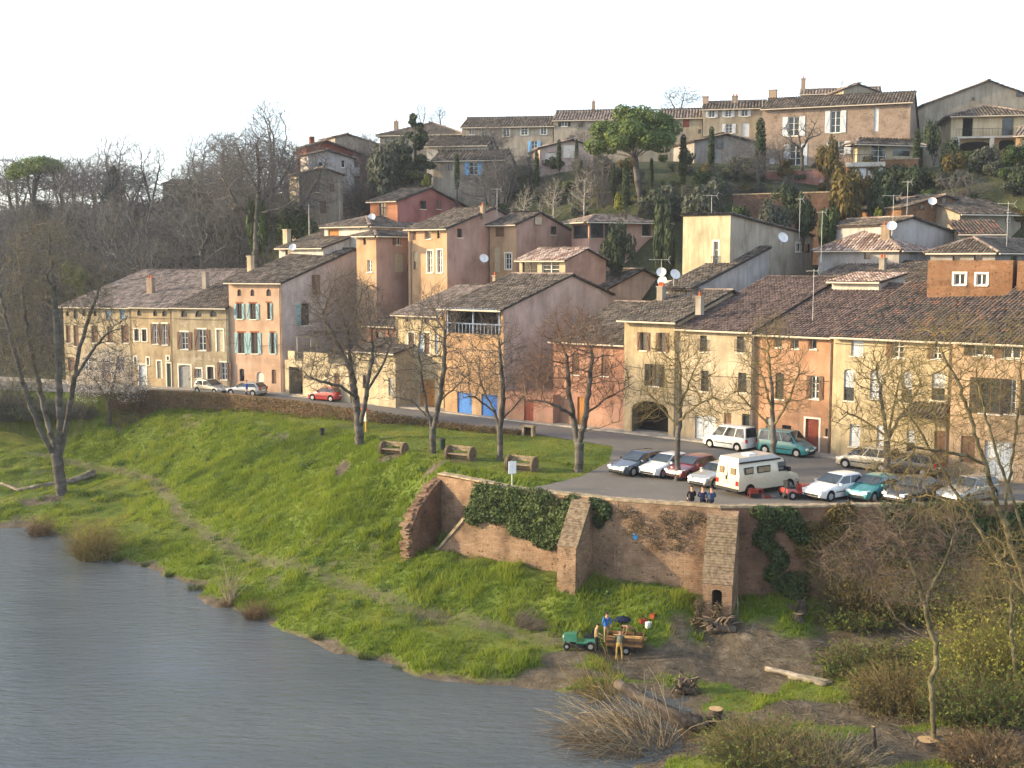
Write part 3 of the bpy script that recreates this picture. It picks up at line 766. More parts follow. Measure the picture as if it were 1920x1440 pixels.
        for o in sout: fit_opening(s.root, o, (wd, 0, 0), (0, 1, 0), (-1, 0, 0), gable=True)
        # roof deck, tiles, ridge
        s.roofobj = None
        if polys:
            mb = MB()
            for pl in polys:
                q = [Vector(p) + Vector((0, 0, .05)) for p in pl]; d = [Vector(p) + Vector((0, 0, -.06)) for p in pl]; n = len(q)
                mb.add(q + d, [tuple(range(n)), tuple(range(2 * n - 1, n - 1, -1))] + [(i, (i + 1) % n, (i + 1) % n + n, i + n) for i in range(n)])
            s.roofobj = mb.build('roof', ROOFDECK, s.root)
            if tiles:
                Vs, Qs, Rs, off = [], [], [], 0
                for i, pl in enumerate(polys):
                    r = tile_arrays([Vector(p) + Vector((0, 0, .05)) for p in pl], td[0], td[1], hash((round(kx * 10), i)) % 9999)
                    if r is None: continue
                    Vs.append(r[0]); Qs.append(r[1] + off); Rs.append(r[2]); off += len(r[0])
                tag(link('tiles', np_mesh('tiles', np.concatenate(Vs), np.concatenate(Qs), roofmat(roof), np.concatenate(Rs)), s.roofobj), kind='stuff')
            if ridges and ridgemat:
                mb = MB()
                for p0, p1 in ridges: barrel_line(Vector(p0) + Vector((0, 0, .1)), Vector(p1) + Vector((0, 0, .1)), td[0] * .6, td[1], mb)
                mb.build('ridge_cap', RIDGE, s.roofobj)
            if gutter and rtype in ('gx', 'shed', 'hip'):
                g = MB(); ge = h - ov * slope
                g.tube([(-ovs, -ov - .06, ge - .02), (wd + ovs, -ov - .06, ge - .02)], .075, 6)
                if rtype == 'hip': g.tube([(wd + ov + .06, -ov, ge - .02), (wd + ov + .06, dp + ov, ge - .02)], .075, 6)
                g.build('gutter', M_gutter, s.root)
        if pipe is not None:
            x = wd * pipe
            g = MB(); g.tube([(x, -ov, h - .15), (x, -.09, h - .5), (x, -.09, .1)], .055, 6); g.build('drain_pipe', M_pipe, s.root)
    def loc_on(s, px, py, face):
        o = s.inv @ Vector((0, 0, HC)); d = s.inv.to_3x3() @ ray(px, py)
        t = (-o.y / d.y) if face == 'f' else ((s.wd - o.x) / d.x)
        p = o + d * t
        return (p.x if face == 'f' else p.y), p.z
    def openings(s, lst, face, W, H):
        out = []
        for e in lst:
            x0, y0, x1, y1, kind = e[:5]; col = e[5] if len(e) > 5 else None; fl = e[6] if len(e) > 6 else ''
            a0, za = s.loc_on(x0, (y0 + y1) / 2, face); a1, zb_ = s.loc_on(x1, (y0 + y1) / 2, face)
            _, zt = s.loc_on((x0 + x1) / 2, y0, face); _, z0 = s.loc_on((x0 + x1) / 2, y1, face)
            o = dict(x0=max(.12, a0), x1=min(W - .12, a1), z0=max(.05, z0), z1=zt, kind=kind, col=col, fl=fl, arch=(.999 if 'A' in fl else .45 if 'a' in fl else 0))
            if kind in ('d', 'g') and o['z0'] < .9: o['z0'] = .12
            if o['x1'] - o['x0'] > .15 and o['z1'] - o['z0'] > .15: out.append(o)
        return out
    def roof_z(s, x, y, slope=.28, ridge=None): return s.h + slope * y
    def roof_hit(s, px, py, slope=.27):
        o = s.inv @ Vector((0, 0, HC)); d = s.inv.to_3x3() @ ray(px, py)
        return o + d * ((s.h + .1 - o.z + slope * o.y) / (d.z - slope * d.y))
    def chim(s, px, py, slope=.27, **k):
        p = s.roof_hit(px, py, slope); return s.chimney(p.x, p.y, p.z, **k)
    def at(s, x, y, z): return s.inv.inverted() @ Vector((x, y, z))
    def chimney(s, x, y, z, w=.5, d=.5, hgt=1.2, mat=None, pots=2, cap=True):
        """x, y, z in the house's own axes (z above its foot, of the roof there)"""
        m = MB(); m.box(x - w / 2, x + w / 2, y - d / 2, y + d / 2, z - .6, z + hgt)
        m.box(x - w / 2 - .06, x + w / 2 + .06, y - d / 2 - .06, y + d / 2 + .06, z + hgt, z + hgt + .1)
        c = m.build('chimney', mat or CHIM, s.roofobj or s.root)
        if pots:
            m = MB()
            for k in range(pots):
                xx = x + (k - (pots - 1) / 2) * w / max(pots, 1)
                m.tube([(xx, y, z + hgt + .1), (xx, y, z + hgt + .42)], [.11, .08], 8)
            m.build('chimney_pot', TERRA, c)
        return c
ROOFDECK = plain('roof_deck', (.050, .040, .034), .95, .05, var=.4, scale=2)
RIDGE = rndmat('ridge_tiles', [(.1, (.09, .07, .056)), (.5, (.19, .14, .11)), (.9, (.32, .26, .21))], .9, .1)
CHIM = plaster('chimney_render', 'a8937c', amt=.5)
TERRA = plain('terracotta', 'a8552f', .8, .15, var=.25)
# ------------------------------------------------------------------ the houses
def zc(lst, zx0, zy0, k=4.0):
    """window list read off an enlarged crop -> photo pixels"""
    return [(zx0 + e[0] / k, zy0 + e[1] / k, zx0 + e[2] / k, zy0 + e[3] / k) + tuple(e[4:]) for e in lst]
PL = dict(tan=plaster('render_tan', 'c2ab84', amt=.35), tanw=plaster('render_weathered', 'c0ae8a', amt=.5, peel='ad9c82'), tang=plaster('render_greyed_tan', 'b3a384', amt=.45, peel='a89d88'),
          pink=plaster('render_peach_pink', 'cfab8e', amt=.2), pinkshade=plaster('render_pink_shade', 'cabbb2', amt=.2), cream=plaster('render_cream', 'cbbb98', amt=.35), yellow=plaster('render_yellow', 'c6b48e', amt=.3), orange=plaster('render_ochre', 'bf9a72', amt=.3),  # second plaster for the peach-pink house: shade of its side wall put into the colour
          salmon=plaster('render_salmon', 'b5866e', amt=.25), rose=plaster('render_dusty_rose', 'cfb4a5', amt=.2), beige=plaster('render_beige', 'bfac88', amt=.45, peel='b5a182'), beige2=plaster('render_pale_beige', 'c3b294', amt=.4),
          orange2=plaster('render_apricot', 'bc9070', amt=.3), peach=plaster('render_pale_peach', 'c9aa88', amt=.35), terra=plaster('render_terracotta', 'be9885', amt=.2), apri=plaster('render_light_apricot', 'c6a27c', amt=.2), red=plaster('render_red', 'a66c64', amt=.15), redor=plaster('render_bright_orange', 'c8865c', amt=.15), brown=plaster('render_brown', '8a6450', amt=.3),
          white=plaster('render_white', 'cfcabd', amt=.25), yblock=plaster('render_pale_yellow', 'c2b896', dirt='7d7358', amt=.6), grey=plaster('render_grey', '9a948c', amt=.4), stone=plaster('render_stone_grey', 'a39a86', amt=.5, peel='8d8370'), greyw=plaster('render_grey_white', 'b3aea8', amt=.3), sand=plaster('render_sand', 'b0a592', amt=.4))
BR = dict(brick=brickmat('brick_orange', 'a87e5e', '946a4c', 'a8957c', .9, amt=.5), pale=brickmat('brick_pale', 'b3a08f', 'a99482', 'b3a698', .9, amt=.2), redb=brickmat('brick_red', '94503c', '843f30', '8f7460', .9, amt=.25))
H = {}
def house(key, *a, **k):
    H[key] = House(*a, **k); return H[key]
# --- left end of the street
Z0 = .35
c5 = lambda l: zc(l, 100, 470); c6 = lambda l: zc(l, 560, 470); c7 = lambda l: zc(l, 1000, 470); c8 = lambda l: zc(l, 1440, 470); c4b = lambda l: zc(l, 1440, 780); c1 = lambda l: zc(l, 520, 540, 6.0)
c2 = lambda l: zc(l, 480, 180); c3 = lambda l: zc(l, 960, 160); c4 = lambda l: zc(l, 1440, 120)
house('tan1', 'house', 'weathered yellow-tan house with closed brown shutters behind the forked riverside tree', (245, 127.4), 21, 118, '17', 576, PL['tanw'], 'mid', 'gx', .27, ridge=14, zb=Z0, pipe=.99,
  front=c5([(92, 448, 118, 490, 'dark', None, 'A'), (150, 445, 184, 512, 'dark', None, 'A'), (215, 445, 241, 490, 'dark', None, 'A'), (300, 450, 325, 492, 'dark', None, 'A'), (396, 445, 428, 512, 'c', 'blue', 'A'), (500, 440, 535, 515, 'c', 'blue', ''), (95, 560, 128, 690, 'c', 'brown', 'l'), (152, 560, 190, 715, 'c', 'brown', 'l'), (288, 565, 335, 690, 'c', 'brown', 'l'), (405, 565, 445, 690, 'c', 'brown', 'l'), (510, 560, 560, 690, 'c', 'brown', 'l'), (110, 800, 160, 900, 'c', 'brown', ''), (230, 800, 285, 900, 'w', None, ''), (360, 830, 430, 1020, 'd', 'brown', ''), (480, 800, 530, 900, 'w', None, 'b')]))
house('tan2', 'house', 'golden tan house with white window surrounds between the weathered house and the greyed one', (321, 125.2), 21, 245.6, '17', 576, PL['tan'], 'mid', 'gx', .27, ridge=14, zb=Z0, ovs=.02, pipe=.985,
  front=c5([(628, 445, 662, 488, 'dark', None, 'A'), (748, 447, 780, 490, 'dark', None, 'A'), (816, 450, 850, 493, 'dark', None, 'A'), (608, 588, 642, 677, 'w', None, 'bs'), (665, 590, 700, 680, 'w', None, 'bs'), (750, 548, 785, 700, 'ws', 'brown', 'As'), (818, 548, 855, 706, 'ws', 'brown', 'As'), (607, 795, 624, 852, 'w', None, 's'), (701, 803, 718, 858, 'w', None, 's'), (643, 856, 697, 1015, 'd', 'white', 's'), (780, 828, 812, 958, 'c', 'cream', 's'), (852, 845, 884, 1020, 'd', 'green', 's'), (851, 792, 867, 822, 'w', None, 's')]))
house('tan3', 'house', 'greyed tan house with a wide white-edged arched doorway beside the silver hatchback', (427.5, 122.4), 21, 321.6, '17', 577, PL['tang'], 'dark', 'gx', .27, ridge=14, zb=Z0, ovs=.02, pipe=.97,
  front=c5([(958, 450, 1005, 497, 'dark', None, 'A'), (1065, 450, 1112, 497, 'dark', None, 'A'), (1175, 450, 1225, 497, 'dark', None, 'A'), (958, 610, 1010, 740, 'ws', 'brown', 's'), (1088, 590, 1145, 748, 'ws', 'brown', 's'), (1225, 592, 1275, 757, 'c', 'cream', 's'), (942, 858, 1032, 1042, 'd', 'grey', 'as'), (1075, 885, 1112, 955, 'wl', 'brown', 's'), (1155, 870, 1203, 970, 'd', 'dark', 'as'), (1257, 838, 1308, 968, 'ws', 'brown', 's')]))
house('pink', 'house', 'tall peach-pink house with teal shutters and a long grey side wall', (528, 119.8), 25, 428.5, 690, 530, PL['pink'], 'dark', 'gx', .255, ridge=13.6, zb=Z0, pipe=.965,
  front=c5([(1380, 290, 1410, 340, 'dark', None, 'A'), (1478, 290, 1508, 340, 'dark', None, 'A'), (1597, 288, 1632, 340, 'dark', None, 'A'), (1378, 396, 1415, 512, 'ws', 'teal', 'bB'), (1476, 396, 1520, 514, 'ws', 'teal', 'bB'), (1603, 392, 1628, 514, 'wr', 'teal', 'bB'), (1388, 615, 1434, 770, 'ws', 'teal', 'bB'), (1486, 615, 1534, 772, 'ws', 'teal', 'bB'), (1632, 615, 1660, 772, 'ws', 'teal', 'bB'), (1396, 885, 1432, 980, 'dark', None, 'a'), (1525, 908, 1580, 1062, 'd', 'pale', 'A'), (1638, 892, 1672, 998, 'c', 'brown', 'a')]),
  side=c1([(262, 172, 365, 420, 'wl', 'teal', 'b'), (385, -150, 468, 75, 'c', 'brown', 'l')]), sidemat=PL['pinkshade'])
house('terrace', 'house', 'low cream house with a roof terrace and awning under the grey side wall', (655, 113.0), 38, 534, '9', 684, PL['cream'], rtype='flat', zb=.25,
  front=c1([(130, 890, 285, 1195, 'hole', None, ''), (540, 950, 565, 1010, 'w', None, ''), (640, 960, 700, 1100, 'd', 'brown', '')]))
house('patchy', 'house', 'low patchy ochre-and-rose house with a pent roof beside the bright yellow house', (741, 109.8), 38, 657, '9', 662, PL['cream'], 'dark', 'gx', .2, rf=.6, zb=.1,
  front=c1([(960, 980, 1010, 1130, 'dark', None, ''), (1250, 1010, 1310, 1210, 'd', 'grey', ''), (1060, 760, 1120, 860, 'dark', None, '')]))
house('brownback', 'house', 'small brown-red upper storey set back behind the patchy ochre house', (742, 116), 38, 688, '5', 612, PL['brown'], 'dark', 'gx', .2, zb=2,
  front=[(705, 622, 718, 645, 'dark')])
house('yellow', 'house', 'narrow bright yellow house with an orange wooden door', (831, 109.4), 38, 742, '14', 592, PL['yellow'], 'mid', 'gx', .27, ridge=9.5, zb=.05, pipe=.02,
  front=c1([(1440, 325, 1500, 380, 'dark', None, ''), (1650, 330, 1710, 400, 'dark', None, ''), (1475, 505, 1540, 735, 'c', 'brown', 'ls'), (1590, 510, 1640, 735, 'c', 'blue', 'l'), (1655, 505, 1715, 745, 'c', 'brown', 'ls'), (1770, 520, 1805, 740, 'c', 'blue', 'l'), (1605, 1030, 1770, 1340, 'd', 'wood', '')]))
bh = house('blue', 'house', 'ochre house with blue balcony loggia, blue doors and a long rose gable wall', (944, 103.2), 38, 833, 1143, 579, PL['orange'], 'dark', 'gx', .277, ridge=10.3, zb=0, ov=.7,
  front=[(836, 584, 939, 626, 'hole', None, '')] + c6([(1190, 1065, 1300, 1225, 'd', 'blueg', ''), (1370, 1080, 1490, 1240, 'd', 'blueg', '')]), sidemat=PL['rose'])
house('roseback', 'house', 'rose-rendered rear house joined to the loggia house with its own low gable', (1139, 116.3), 38, 1085, 1238, 541, PL['rose'], 'dark', 'gx', .28, ridge=6.4, zb=3)
house('lean', 'house', 'low salmon garden wall house between the rose gable and the salmon house', (1037, 99.8), 38, 947, '4', 741, PL['salmon'], rtype='flat', zb=0, front=c6([(1690, 1110, 1760, 1300, 'd', 'red', ''), (1895, 1170, 1915, 1210, 'w', None, '')]))
house('salmon', 'house', 'low salmon house with closed brown shutters beside the big stable arch', (1171, 96.4), 38, 1038, '15', 645, PL['salmon'], 'dark', 'gx', .30, ridge=10, zb=0,
  front=c7([(290, 770, 345, 930, 'c', 'brown', 'l'), (510, 780, 565, 940, 'c', 'brown', 'l'), (330, 1100, 410, 1330, 'd', 'wood', ''), (135, 1250, 155, 1290, 'w', None, '')]))
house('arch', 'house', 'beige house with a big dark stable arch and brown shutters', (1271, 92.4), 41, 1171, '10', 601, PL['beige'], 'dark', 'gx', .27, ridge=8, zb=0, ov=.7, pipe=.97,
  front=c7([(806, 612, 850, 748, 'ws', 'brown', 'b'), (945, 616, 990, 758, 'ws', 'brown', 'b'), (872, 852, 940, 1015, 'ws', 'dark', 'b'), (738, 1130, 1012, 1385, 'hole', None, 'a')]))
ha = H['arch']
house('archwing', 'house', 'long dark-tiled rear wing rising behind the stable arch house', (1300, 100), 41, 'w3.0', '13', 540, PL['greyw'], 'dark', 'shed', .27, zb=3, gutter=False)
house('beige2', 'house', 'pale beige house with a white garage door and little iron window rails', (1414, 88.1), 41, 1272, '17', 621, PL['beige2'], 'red', 'gx', .27, ridge=14, zb=0, ovs=.1, pipe=.985,
  front=c7([(1250, 636, 1300, 758, 'dark', None, 'lR'), (1526, 642, 1578, 764, 'dark', None, 'lR'), (1258, 900, 1312, 1055, 'dark', None, 'lR'), (1536, 915, 1595, 1062, 'dark', None, 'lR'), (1212, 1240, 1365, 1415, 'g', 'white', ''), (1430, 1215, 1485, 1345, 'c', 'brown', ''), (1565, 1225, 1630, 1335, 'dark', None, 'l')]))
house('orange2', 'house', 'apricot-orange house with small attic windows and a dark panelled door', (1562, 84.2), 41, 1415, '16', 631, PL['orange2'], 'red', 'gx', .27, ridge=13, zb=0, ovs=.05, pipe=.985,
  front=c8([(66, 645, 103, 725, 'wl', 'brown', 'p'), (190, 660, 230, 735, 'wl', 'brown', 'p'), (324, 650, 364, 738, 'wl', 'brown', 'p'), (55, 920, 118, 1113, 'c', 'dark', 'l'), (322, 938, 382, 1112, 'ws', 'brown', ''), (280, 1262, 380, 1500, 'd', 'red', 's'), (105, 1310, 172, 1420, 'dark', None, 'l'), (430, 1335, 455, 1395, 'w', None, 'b'), (-15, 1250, 40, 1400, 'd', 'grey', '')]))
house('yellow2', 'house', 'long ochre-yellow house with white arched blinds and a small tiled canopy', (1786, 77.9), 41, 1563.5, '16', 639, PL['yellow'], 'patch', 'gx', .27, ridge=13, zb=0, ovs=.05, pipe=.985,
  front=c8([(625, 668, 715, 790, 'r', 'white', 'fl'), (935, 676, 1020, 803, 'wl', 'brown', ''), (1235, 682, 1305, 815, 'wl', 'brown', ''), (568, 888, 646, 1125, 'r', 'white', 'al'), (765, 897, 853, 1112, 'r', 'white', 'afl'), (1003, 902, 1080, 1140, 'r', 'white', 'al'), (1228, 912, 1328, 1122, 'r', 'white', 'al'), (612, 1302, 690, 1470, 'r', 'white', 'fl'), (815, 1310, 872, 1480, 'r', 'white', 'fl')]) + c4b([(1040, 105, 1100, 270, 'r', 'white', 'l'), (1245, 112, 1335, 385, 'd', 'brown', '')]))
house('peach', 'house', 'pale peach house with a wide white garage door and tall dark shutters', (2010, 71.5), 41, 1787, '16', 648, PL['peach'], 'patch', 'gx', .27, ridge=13, zb=0, ovs=.05,
  front=c8([(1548, 692, 1692, 790, 'wl', 'dark', 'p'), (1762, 698, 1895, 810, 'wl', 'brown', 'p'), (1590, 955, 1740, 1222, 'ws', 'dark', 'b'), (1785, 965, 1860, 1225, 'w', None, '')]) + c4b([(1445, 150, 1552, 350, 'c', 'brown', ''), (1622, 192, 1840, 455, 'g', 'white', '')]) + [(1940, 650, 1965, 680, 'w', None, ''), (1930, 715, 1960, 780, 'ws', 'dark', '')])
house('brickbox', 'roof_storey', 'brick roof storey with two small white-framed windows above the patchy red tiles', (1900, 85.0), 33, 1740, '6', 488, BR['brick'], rtype='flat', zb=10.6, cat='roof storey',
  front=c8([(1395, 172, 1478, 256, 'w', None, 's'), (1562, 175, 1640, 258, 'w', None, 's')]))
house('brickbox2', 'roof_storey', 'plain brick parapet block next to the brick roof storey', (1990, 82.5), 33, 1908, '6', 489, BR['brick'], rtype='flat', zb=10.4, cat='roof storey')
# --- second tier
house('lowleft', 'house', 'low white house with a cream chimney below the wooded slope', (606, 130), 35, 523, '14', 464, PL['white'], 'dark', 'gx', .27, ridge=8.5, front=[(535, 468, 545, 478, 'dark')])
house('white', 'house', 'white house with an ochre shuttered window under a dark hipped roof', (693, 132), 35, 608, '10', 423, PL['white'], 'dark', 'hip', .30,
  front=c2([(542, 980, 622, 1052, 'c', 'wood', 'l'), (755, 965, 790, 1000, 'dark'), (590, 1095, 640, 1125, 'dark')]))
house('orangered', 'house', 'bright orange-fronted house with a plain red gable wall on the slope', (745, 138), 35, 694, 872, 376, PL['redor'], 'dark', 'gx', .28, rf=.47,
  front=c2([(925, 800, 972, 900, 'w', None, 'bR')]), side=c2([(1233, 788, 1272, 848, 'dark', None, 'l'), (1355, 785, 1385, 848, 'c', 'brown', 'l')]), sidemat=PL['red'])
house('pink2', 'house', 'salmon house with a dark hipped roof and one walled-up arch', (705, 123.5), 35, 668, 775, 441, PL['apri'], 'dark', 'hip', .3,
  front=c2([(805, 1060, 828, 1115, 'dark'), (835, 1230, 870, 1320, 'w')]), side=c2([(1045, 1055, 1085, 1118, 'wl', 'brown'), (1040, 1170, 1112, 1320, 'c', 'cream', 'a')]), sidemat=PL['terra'])
house('pink3', 'house', 'tall terracotta house with two slim arched windows and a round dish', (838, 121.5), 35, 765, '16', 428, PL['apri'], 'dark', 'gx', .283, ridge=8.3, pipe=.08,
  front=c2([(1150, 1020, 1200, 1080, 'c', 'brown'), (1282, 1015, 1312, 1072, 'wl', 'brown'), (1358, 1010, 1382, 1068, 'dark'), (1180, 1160, 1218, 1300, 'r', 'cream', 'a'), (1285, 1160, 1325, 1325, 'w', None, 'as'), (1360, 1155, 1396, 1325, 'w', None, 'as')]), side=c2([(1510, 995, 1548, 1062, 'dark', None, 'l')]), sidemat=PL['terra'])
house('pink4', 'house', 'terracotta house with a small dark window in its broad gable', (968, 125), 38, 918, 1072, 420, PL['apri'], 'dark', 'gx', .30, rf=.42,
  front=c2([(1795, 985, 1860, 1055, 'c', 'brown'), (1785, 1130, 1830, 1320, 'c', 'cream', 'a'), (1870, 1180, 1915, 1300, 'w', None, 's')]), side=c3([(290, 1060, 326, 1120, 'dark', None, 'al'), (165, 990, 215, 1045, 'c', 'cream')]), sidemat=PL['terra'])
house('redroof', 'house', 'house with a red hipped roof and a dark glazed veranda', (1105, 126), 62, 1072, 1244, 413, PL['terra'], 'mid', 'hip', .30, ov=.8,
  side=c3([(590, 1025, 690, 1145, 'dark'), (695, 1025, 790, 1150, 'dark'), (975, 1030, 1045, 1130, 'dark', None, 'l')]), front=c3([(455, 1050, 570, 1150, 'dark')]))
house('small', 'house', 'small pink-gabled house with a lit glazed front and pale old tiles', (1060, 113), 38, 974, 1136, 487, PL['cream'], 'light', 'gx', .30, rf=.5, zb=9.5,
  front=c3([(78, 1320, 190, 1410, 'w', None, 'bn'), (225, 1320, 355, 1410, 'w', None, 'n')]), sidemat=PL['terra'])
house('yblock', 'house', 'tall blank pale-yellow block with one slim window and guard rail', (1370, 106), 38, 1281, 1526, 402, PL['yblock'], 'dark', 'shed', -.09, ov=.15, gutter=False, zb=6,
  front=c3([(1510, 1170, 1546, 1362, 'w', None, 'sR')]), side=[(1492, 456, 1502, 472, 'w', None, 's'), (1508, 457, 1520, 474, 'dark')], sidemat=PL['sand'])  # darker side plaster paints in the shade on the yellow block's side
house('parapet', 'wall_block', 'low white terrace block at the foot of the pale-yellow tower house', (1300, 106.5), 38, 1248, '4', 526, PL['white'], rtype='flat', zb=9, cat='terrace')
# --- roofs behind the right row
house('longroof', 'house', 'long low house with a dark mossy roof behind the apricot house', (1740, 98.5), 41, 1520, '12', 528, PL['greyw'], 'dark', 'gx', .20, ridge=8, zb=7)
house('dormer', 'dormer', 'white roof dormer with a cream tile edge above the apricot house', (1648, 93.5), 41, 1560, '5', 529, PL['white'], 'light', 'shed', .12, zb=10.2, cat='dormer')
house('hiproof', 'house', 'grey house under a pale patchwork hipped roof', (1686, 107), 40, 1535, 1797, 466, PL['greyw'], 'light', 'hip', .50,
  front=[(1620, 472, 1632, 486, 'dark')], side=[(1712, 470, 1720, 487, 'c', 'grey'), (1728, 469, 1736, 486, 'c', 'grey'), (1745, 468, 1753, 484, 'c', 'grey')])
house('darkhip', 'house', 'grey house under a dark mossy hipped roof above the brick roof storey', (1866, 96.5), 40, 1745, 2000, 471, PL['grey'], 'dark', 'hip', .42,
  front=[(1786, 479, 1800, 489, 'dark'), (1826, 477, 1842, 489, 'dark')], side=[(1895, 480, 1908, 489, 'dark')])
house('ruinwall', 'house', 'whitewashed gabled shed with ragged dark tiles behind the patchwork roof', (1795, 114), -28, 1665, '8', 424, PL['greyw'], 'dark', 'gy', .24, rf=.33, ov=.3)
house('ruinbrick', 'house', 'ruined brick house with a half fallen roof and brick stack', (1790, 121), -22, 1690, '7', 392, BR['brick'], 'dark', 'gy', .24, rf=.8, ov=.3, front=[(1724, 386, 1732, 394, 'dark'), (1764, 372, 1774, 388, 'dark')])
house('ruinroof', 'house', 'grey barn with a long sagging dark roof at the foot of the terraces', (1915, 119), -18, 1800, '9', 402, PL['stone'], 'dark', 'gx', .30, ridge=6.5, front=[(1886, 398, 1893, 418, 'w', None, 'n')])
house('ruinroof2', 'house', 'low lean-to roof of red and dark tiles beside the whitewashed shed', (1880, 110), 10, 1800, '5', 438, PL['stone'], 'patch', 'shed', .25)
# --- hill top
house('bigbrick', 'manor_house', 'large pale brick manor with white shutters on the hill top', (1708, 147), 22, 1430, 1738, 191, BR['pale'], 'dark', 'gx', .33, ridge=5.5, zb=22, td=(.36, .7),
  front=c4([(152, 395, 235, 540, 'ws', 'white', ''), (468, 350, 545, 515, 'ws', 'white', ''), (795, 330, 830, 505, 'c', 'white', ''), (165, 600, 250, 760, 'ws', 'white', 'n'), (485, 580, 575, 675, 'ws', 'white', '')]) + [(1443, 295, 1452, 320, 'c', 'white')])
house('behindmanor', 'house', 'house roof with a satellite dish peeping over the manor ridge', (1650, 165), 15, 1502, '9', 172, PL['stone'], 'mid', 'gx', .25, rf=.5)
house('behindgable', 'house', 'small gable rising over the manor roof', (1648, 160), -5, 1582, '8', 168, PL['stone'], 'mid', 'gy', .32, rf=.4, ov=.2)
house('bungalow', 'house', 'hipped pavilion with cream walls and terrace below the manor', (1608, 139), 74, 1600, 1716, 266, PL['cream'], 'dark', 'hip', .42, ov=.9, td=(.40, .7),
  side=c4([(775, 605, 890, 735, 'w', None, 'n'), (935, 595, 1068, 690, 'r', 'white', '')]))
house('biggable', 'house', 'big stained concrete-grey gable at the right end of the hill', (1985, 165), 6, 1734, '12', 193, PL['stone'], 'dark', 'gy', .37, rf=.47, ov=.3, front=[(1822, 183, 1827, 188, 'dark'), (1905, 173, 1918, 181, 'dark')])
house('balcony', 'house', 'cream villa with arched balcony openings and a dark hipped roof', (1935, 149), 12, 1784, '9', 213, PL['cream'], 'dark', 'hip', .34, ov=.7, td=(.40, .7),
  front=c4([(1460, 405, 1535, 555, 'hole', None, ''), (1755, 400, 1840, 540, 'dark'), (1425, 580, 1680, 730, 'hole', None, 'a'), (1730, 565, 1850, 720, 'hole', None, 'a')]))
house('rightlit', 'house', 'sunlit ochre house cut by the right edge of the hill', (1990, 140), 30, 1905, '9', 250, PL['orange'], 'mid', 'gx', .3, front=[(1908, 281, 1919, 290, 'c', 'grey')])
house('h1', 'house', 'long stone house with pale blue shutters left of the umbrella pine', (1037, 172), 8, 866, '11', 236, PL['sand'], 'dark', 'gx', .33, rf=.5, front=c3([(68, 310, 118, 372, 'w', None, 's'), (215, 305, 258, 368, 'w', None, 's'), (145, 418, 190, 500, 'ws', 'sky', '')]) + c2([(1690, 240, 1715, 310, 'w'), (1855, 240, 1900, 305, 'w', None, 's'), (1600, 245, 1635, 290, 'w'), (1730, 345, 1755, 375, 'dark'), (1825, 345, 1850, 370, 'dark')]))
house('h2', 'house', 'stone house with dark plum shutters just behind the umbrella pine', (1187, 170), 8, 1038.5, '11', 223, PL['sand'], 'mid', 'gx', .33, rf=.5, front=c3([(370, 262, 415, 308, 'ws', 'dark', ''), (498, 258, 535, 318, 'c', 'dark', 'l'), (430, 375, 475, 395, 'dark')]))
house('h3', 'house', 'small stone house with rough old tiles right of the umbrella pine', (1317, 166), 10, 1238, '9', 220, PL['stone'], 'mid', 'gx', .33, rf=.55, front=c3([(1283, 252, 1330, 315, 'c', 'red', ''), (1395, 330, 1420, 362, 'dark')]))
house('h4', 'house', 'stone house with rows of white shutters next to the manor', (1434, 162), 12, 1318.5, '10', 202, PL['stone'], 'dark', 'gx', .30, rf=.5, front=c3([(1477, 185, 1520, 240, 'ws', 'white', ''), (1600, 180, 1645, 236, 'ws', 'white', ''), (1722, 180, 1768, 232, 'ws', 'white', ''), (1603, 290, 1652, 360, 'ws', 'white', ''), (1722, 280, 1780, 385, 'c', 'white', '')]))
house('shed', 'shed', 'grey block shed with a white verge in front of the white-shuttered house', (1418, 152), -14, 1302, '7', 268, PL['grey'], 'dark', 'gy', .22, rf=.5, ov=.4, cat='shed', front=c3([(1530, 415, 1582, 475, 'dark')]))
house('pinkcot', 'house', 'pale pink cottage with a low gable left of the umbrella pine', (1112, 154), -8, 1012, '8', 279, PL['rose'], 'mid', 'gy', .26, rf=.6, ov=.4, front=c3([(385, 450, 470, 545, 'g', 'pale', ''), (250, 500, 330, 565, 'g', 'pale')]))
house('redgable', 'house', 'red brick gabled house on the left shoulder of the hill', (688, 166), -30, 574, '4', 281, BR['redb'], 'dark', 'gy', .30, rf=.32, ov=.4, side=[(690, 286, 700, 298, 'w')])
house('greygable', 'house', 'grey-white gabled house with a hanging balcony below the red gable', (664, 158), -30, 578, '3', 294, PL['greyw'], 'dark', 'gy', .24, rf=.42, ov=.35, front=[(598, 304, 605, 316, 'dark', None, 'l'), (640, 300, 647, 314, 'w')], side=[(668, 300, 674, 314, 'c', 'brown')])
house('lowgrey', 'house', 'dim stone barn with a ragged gable among the bare trees', (642, 151), -30, 560, '3.5', 330, PL['stone'], 'dark', 'gy', .26, rf=.55, ov=.35, front=[(588, 345, 598, 360, 'dark', None, 'l'), (618, 345, 627, 360, 'c', 'brown'), (600, 376, 612, 400, 'd', 'brown')])
house('beigegable', 'house', 'beige gabled house behind the red brick gable', (716, 174), -30, 628, '6', 262, PL['sand'], 'mid', 'gy', .24, rf=.25, ov=.4)
house('hleft2', 'house', 'stone house with a dark hipped roof beside the tall cedar', (865, 176), 12, 712, '12', 250, PL['stone'], 'dark', 'hip', .36, ov=.5, front=[(722, 257, 732, 268, 'dark', None, 'a')])
house('lowroof1', 'house', 'low white-ended cottage with a roof light below the long stone house', (912, 158), 10, 800, '8', 272, PL['white'], 'dark', 'gx', .33, rf=.5)
house('lowroof2', 'house', 'low cottage with bright blue shutters in the hillside garden', (944, 150), 10, 812, '8', 299, PL['sand'], 'dark', 'gx', .33, rf=.5, front=[(880, 304, 896, 328, 'ws', 'sky', 'n'), (840, 306, 848, 320, 'dark')])
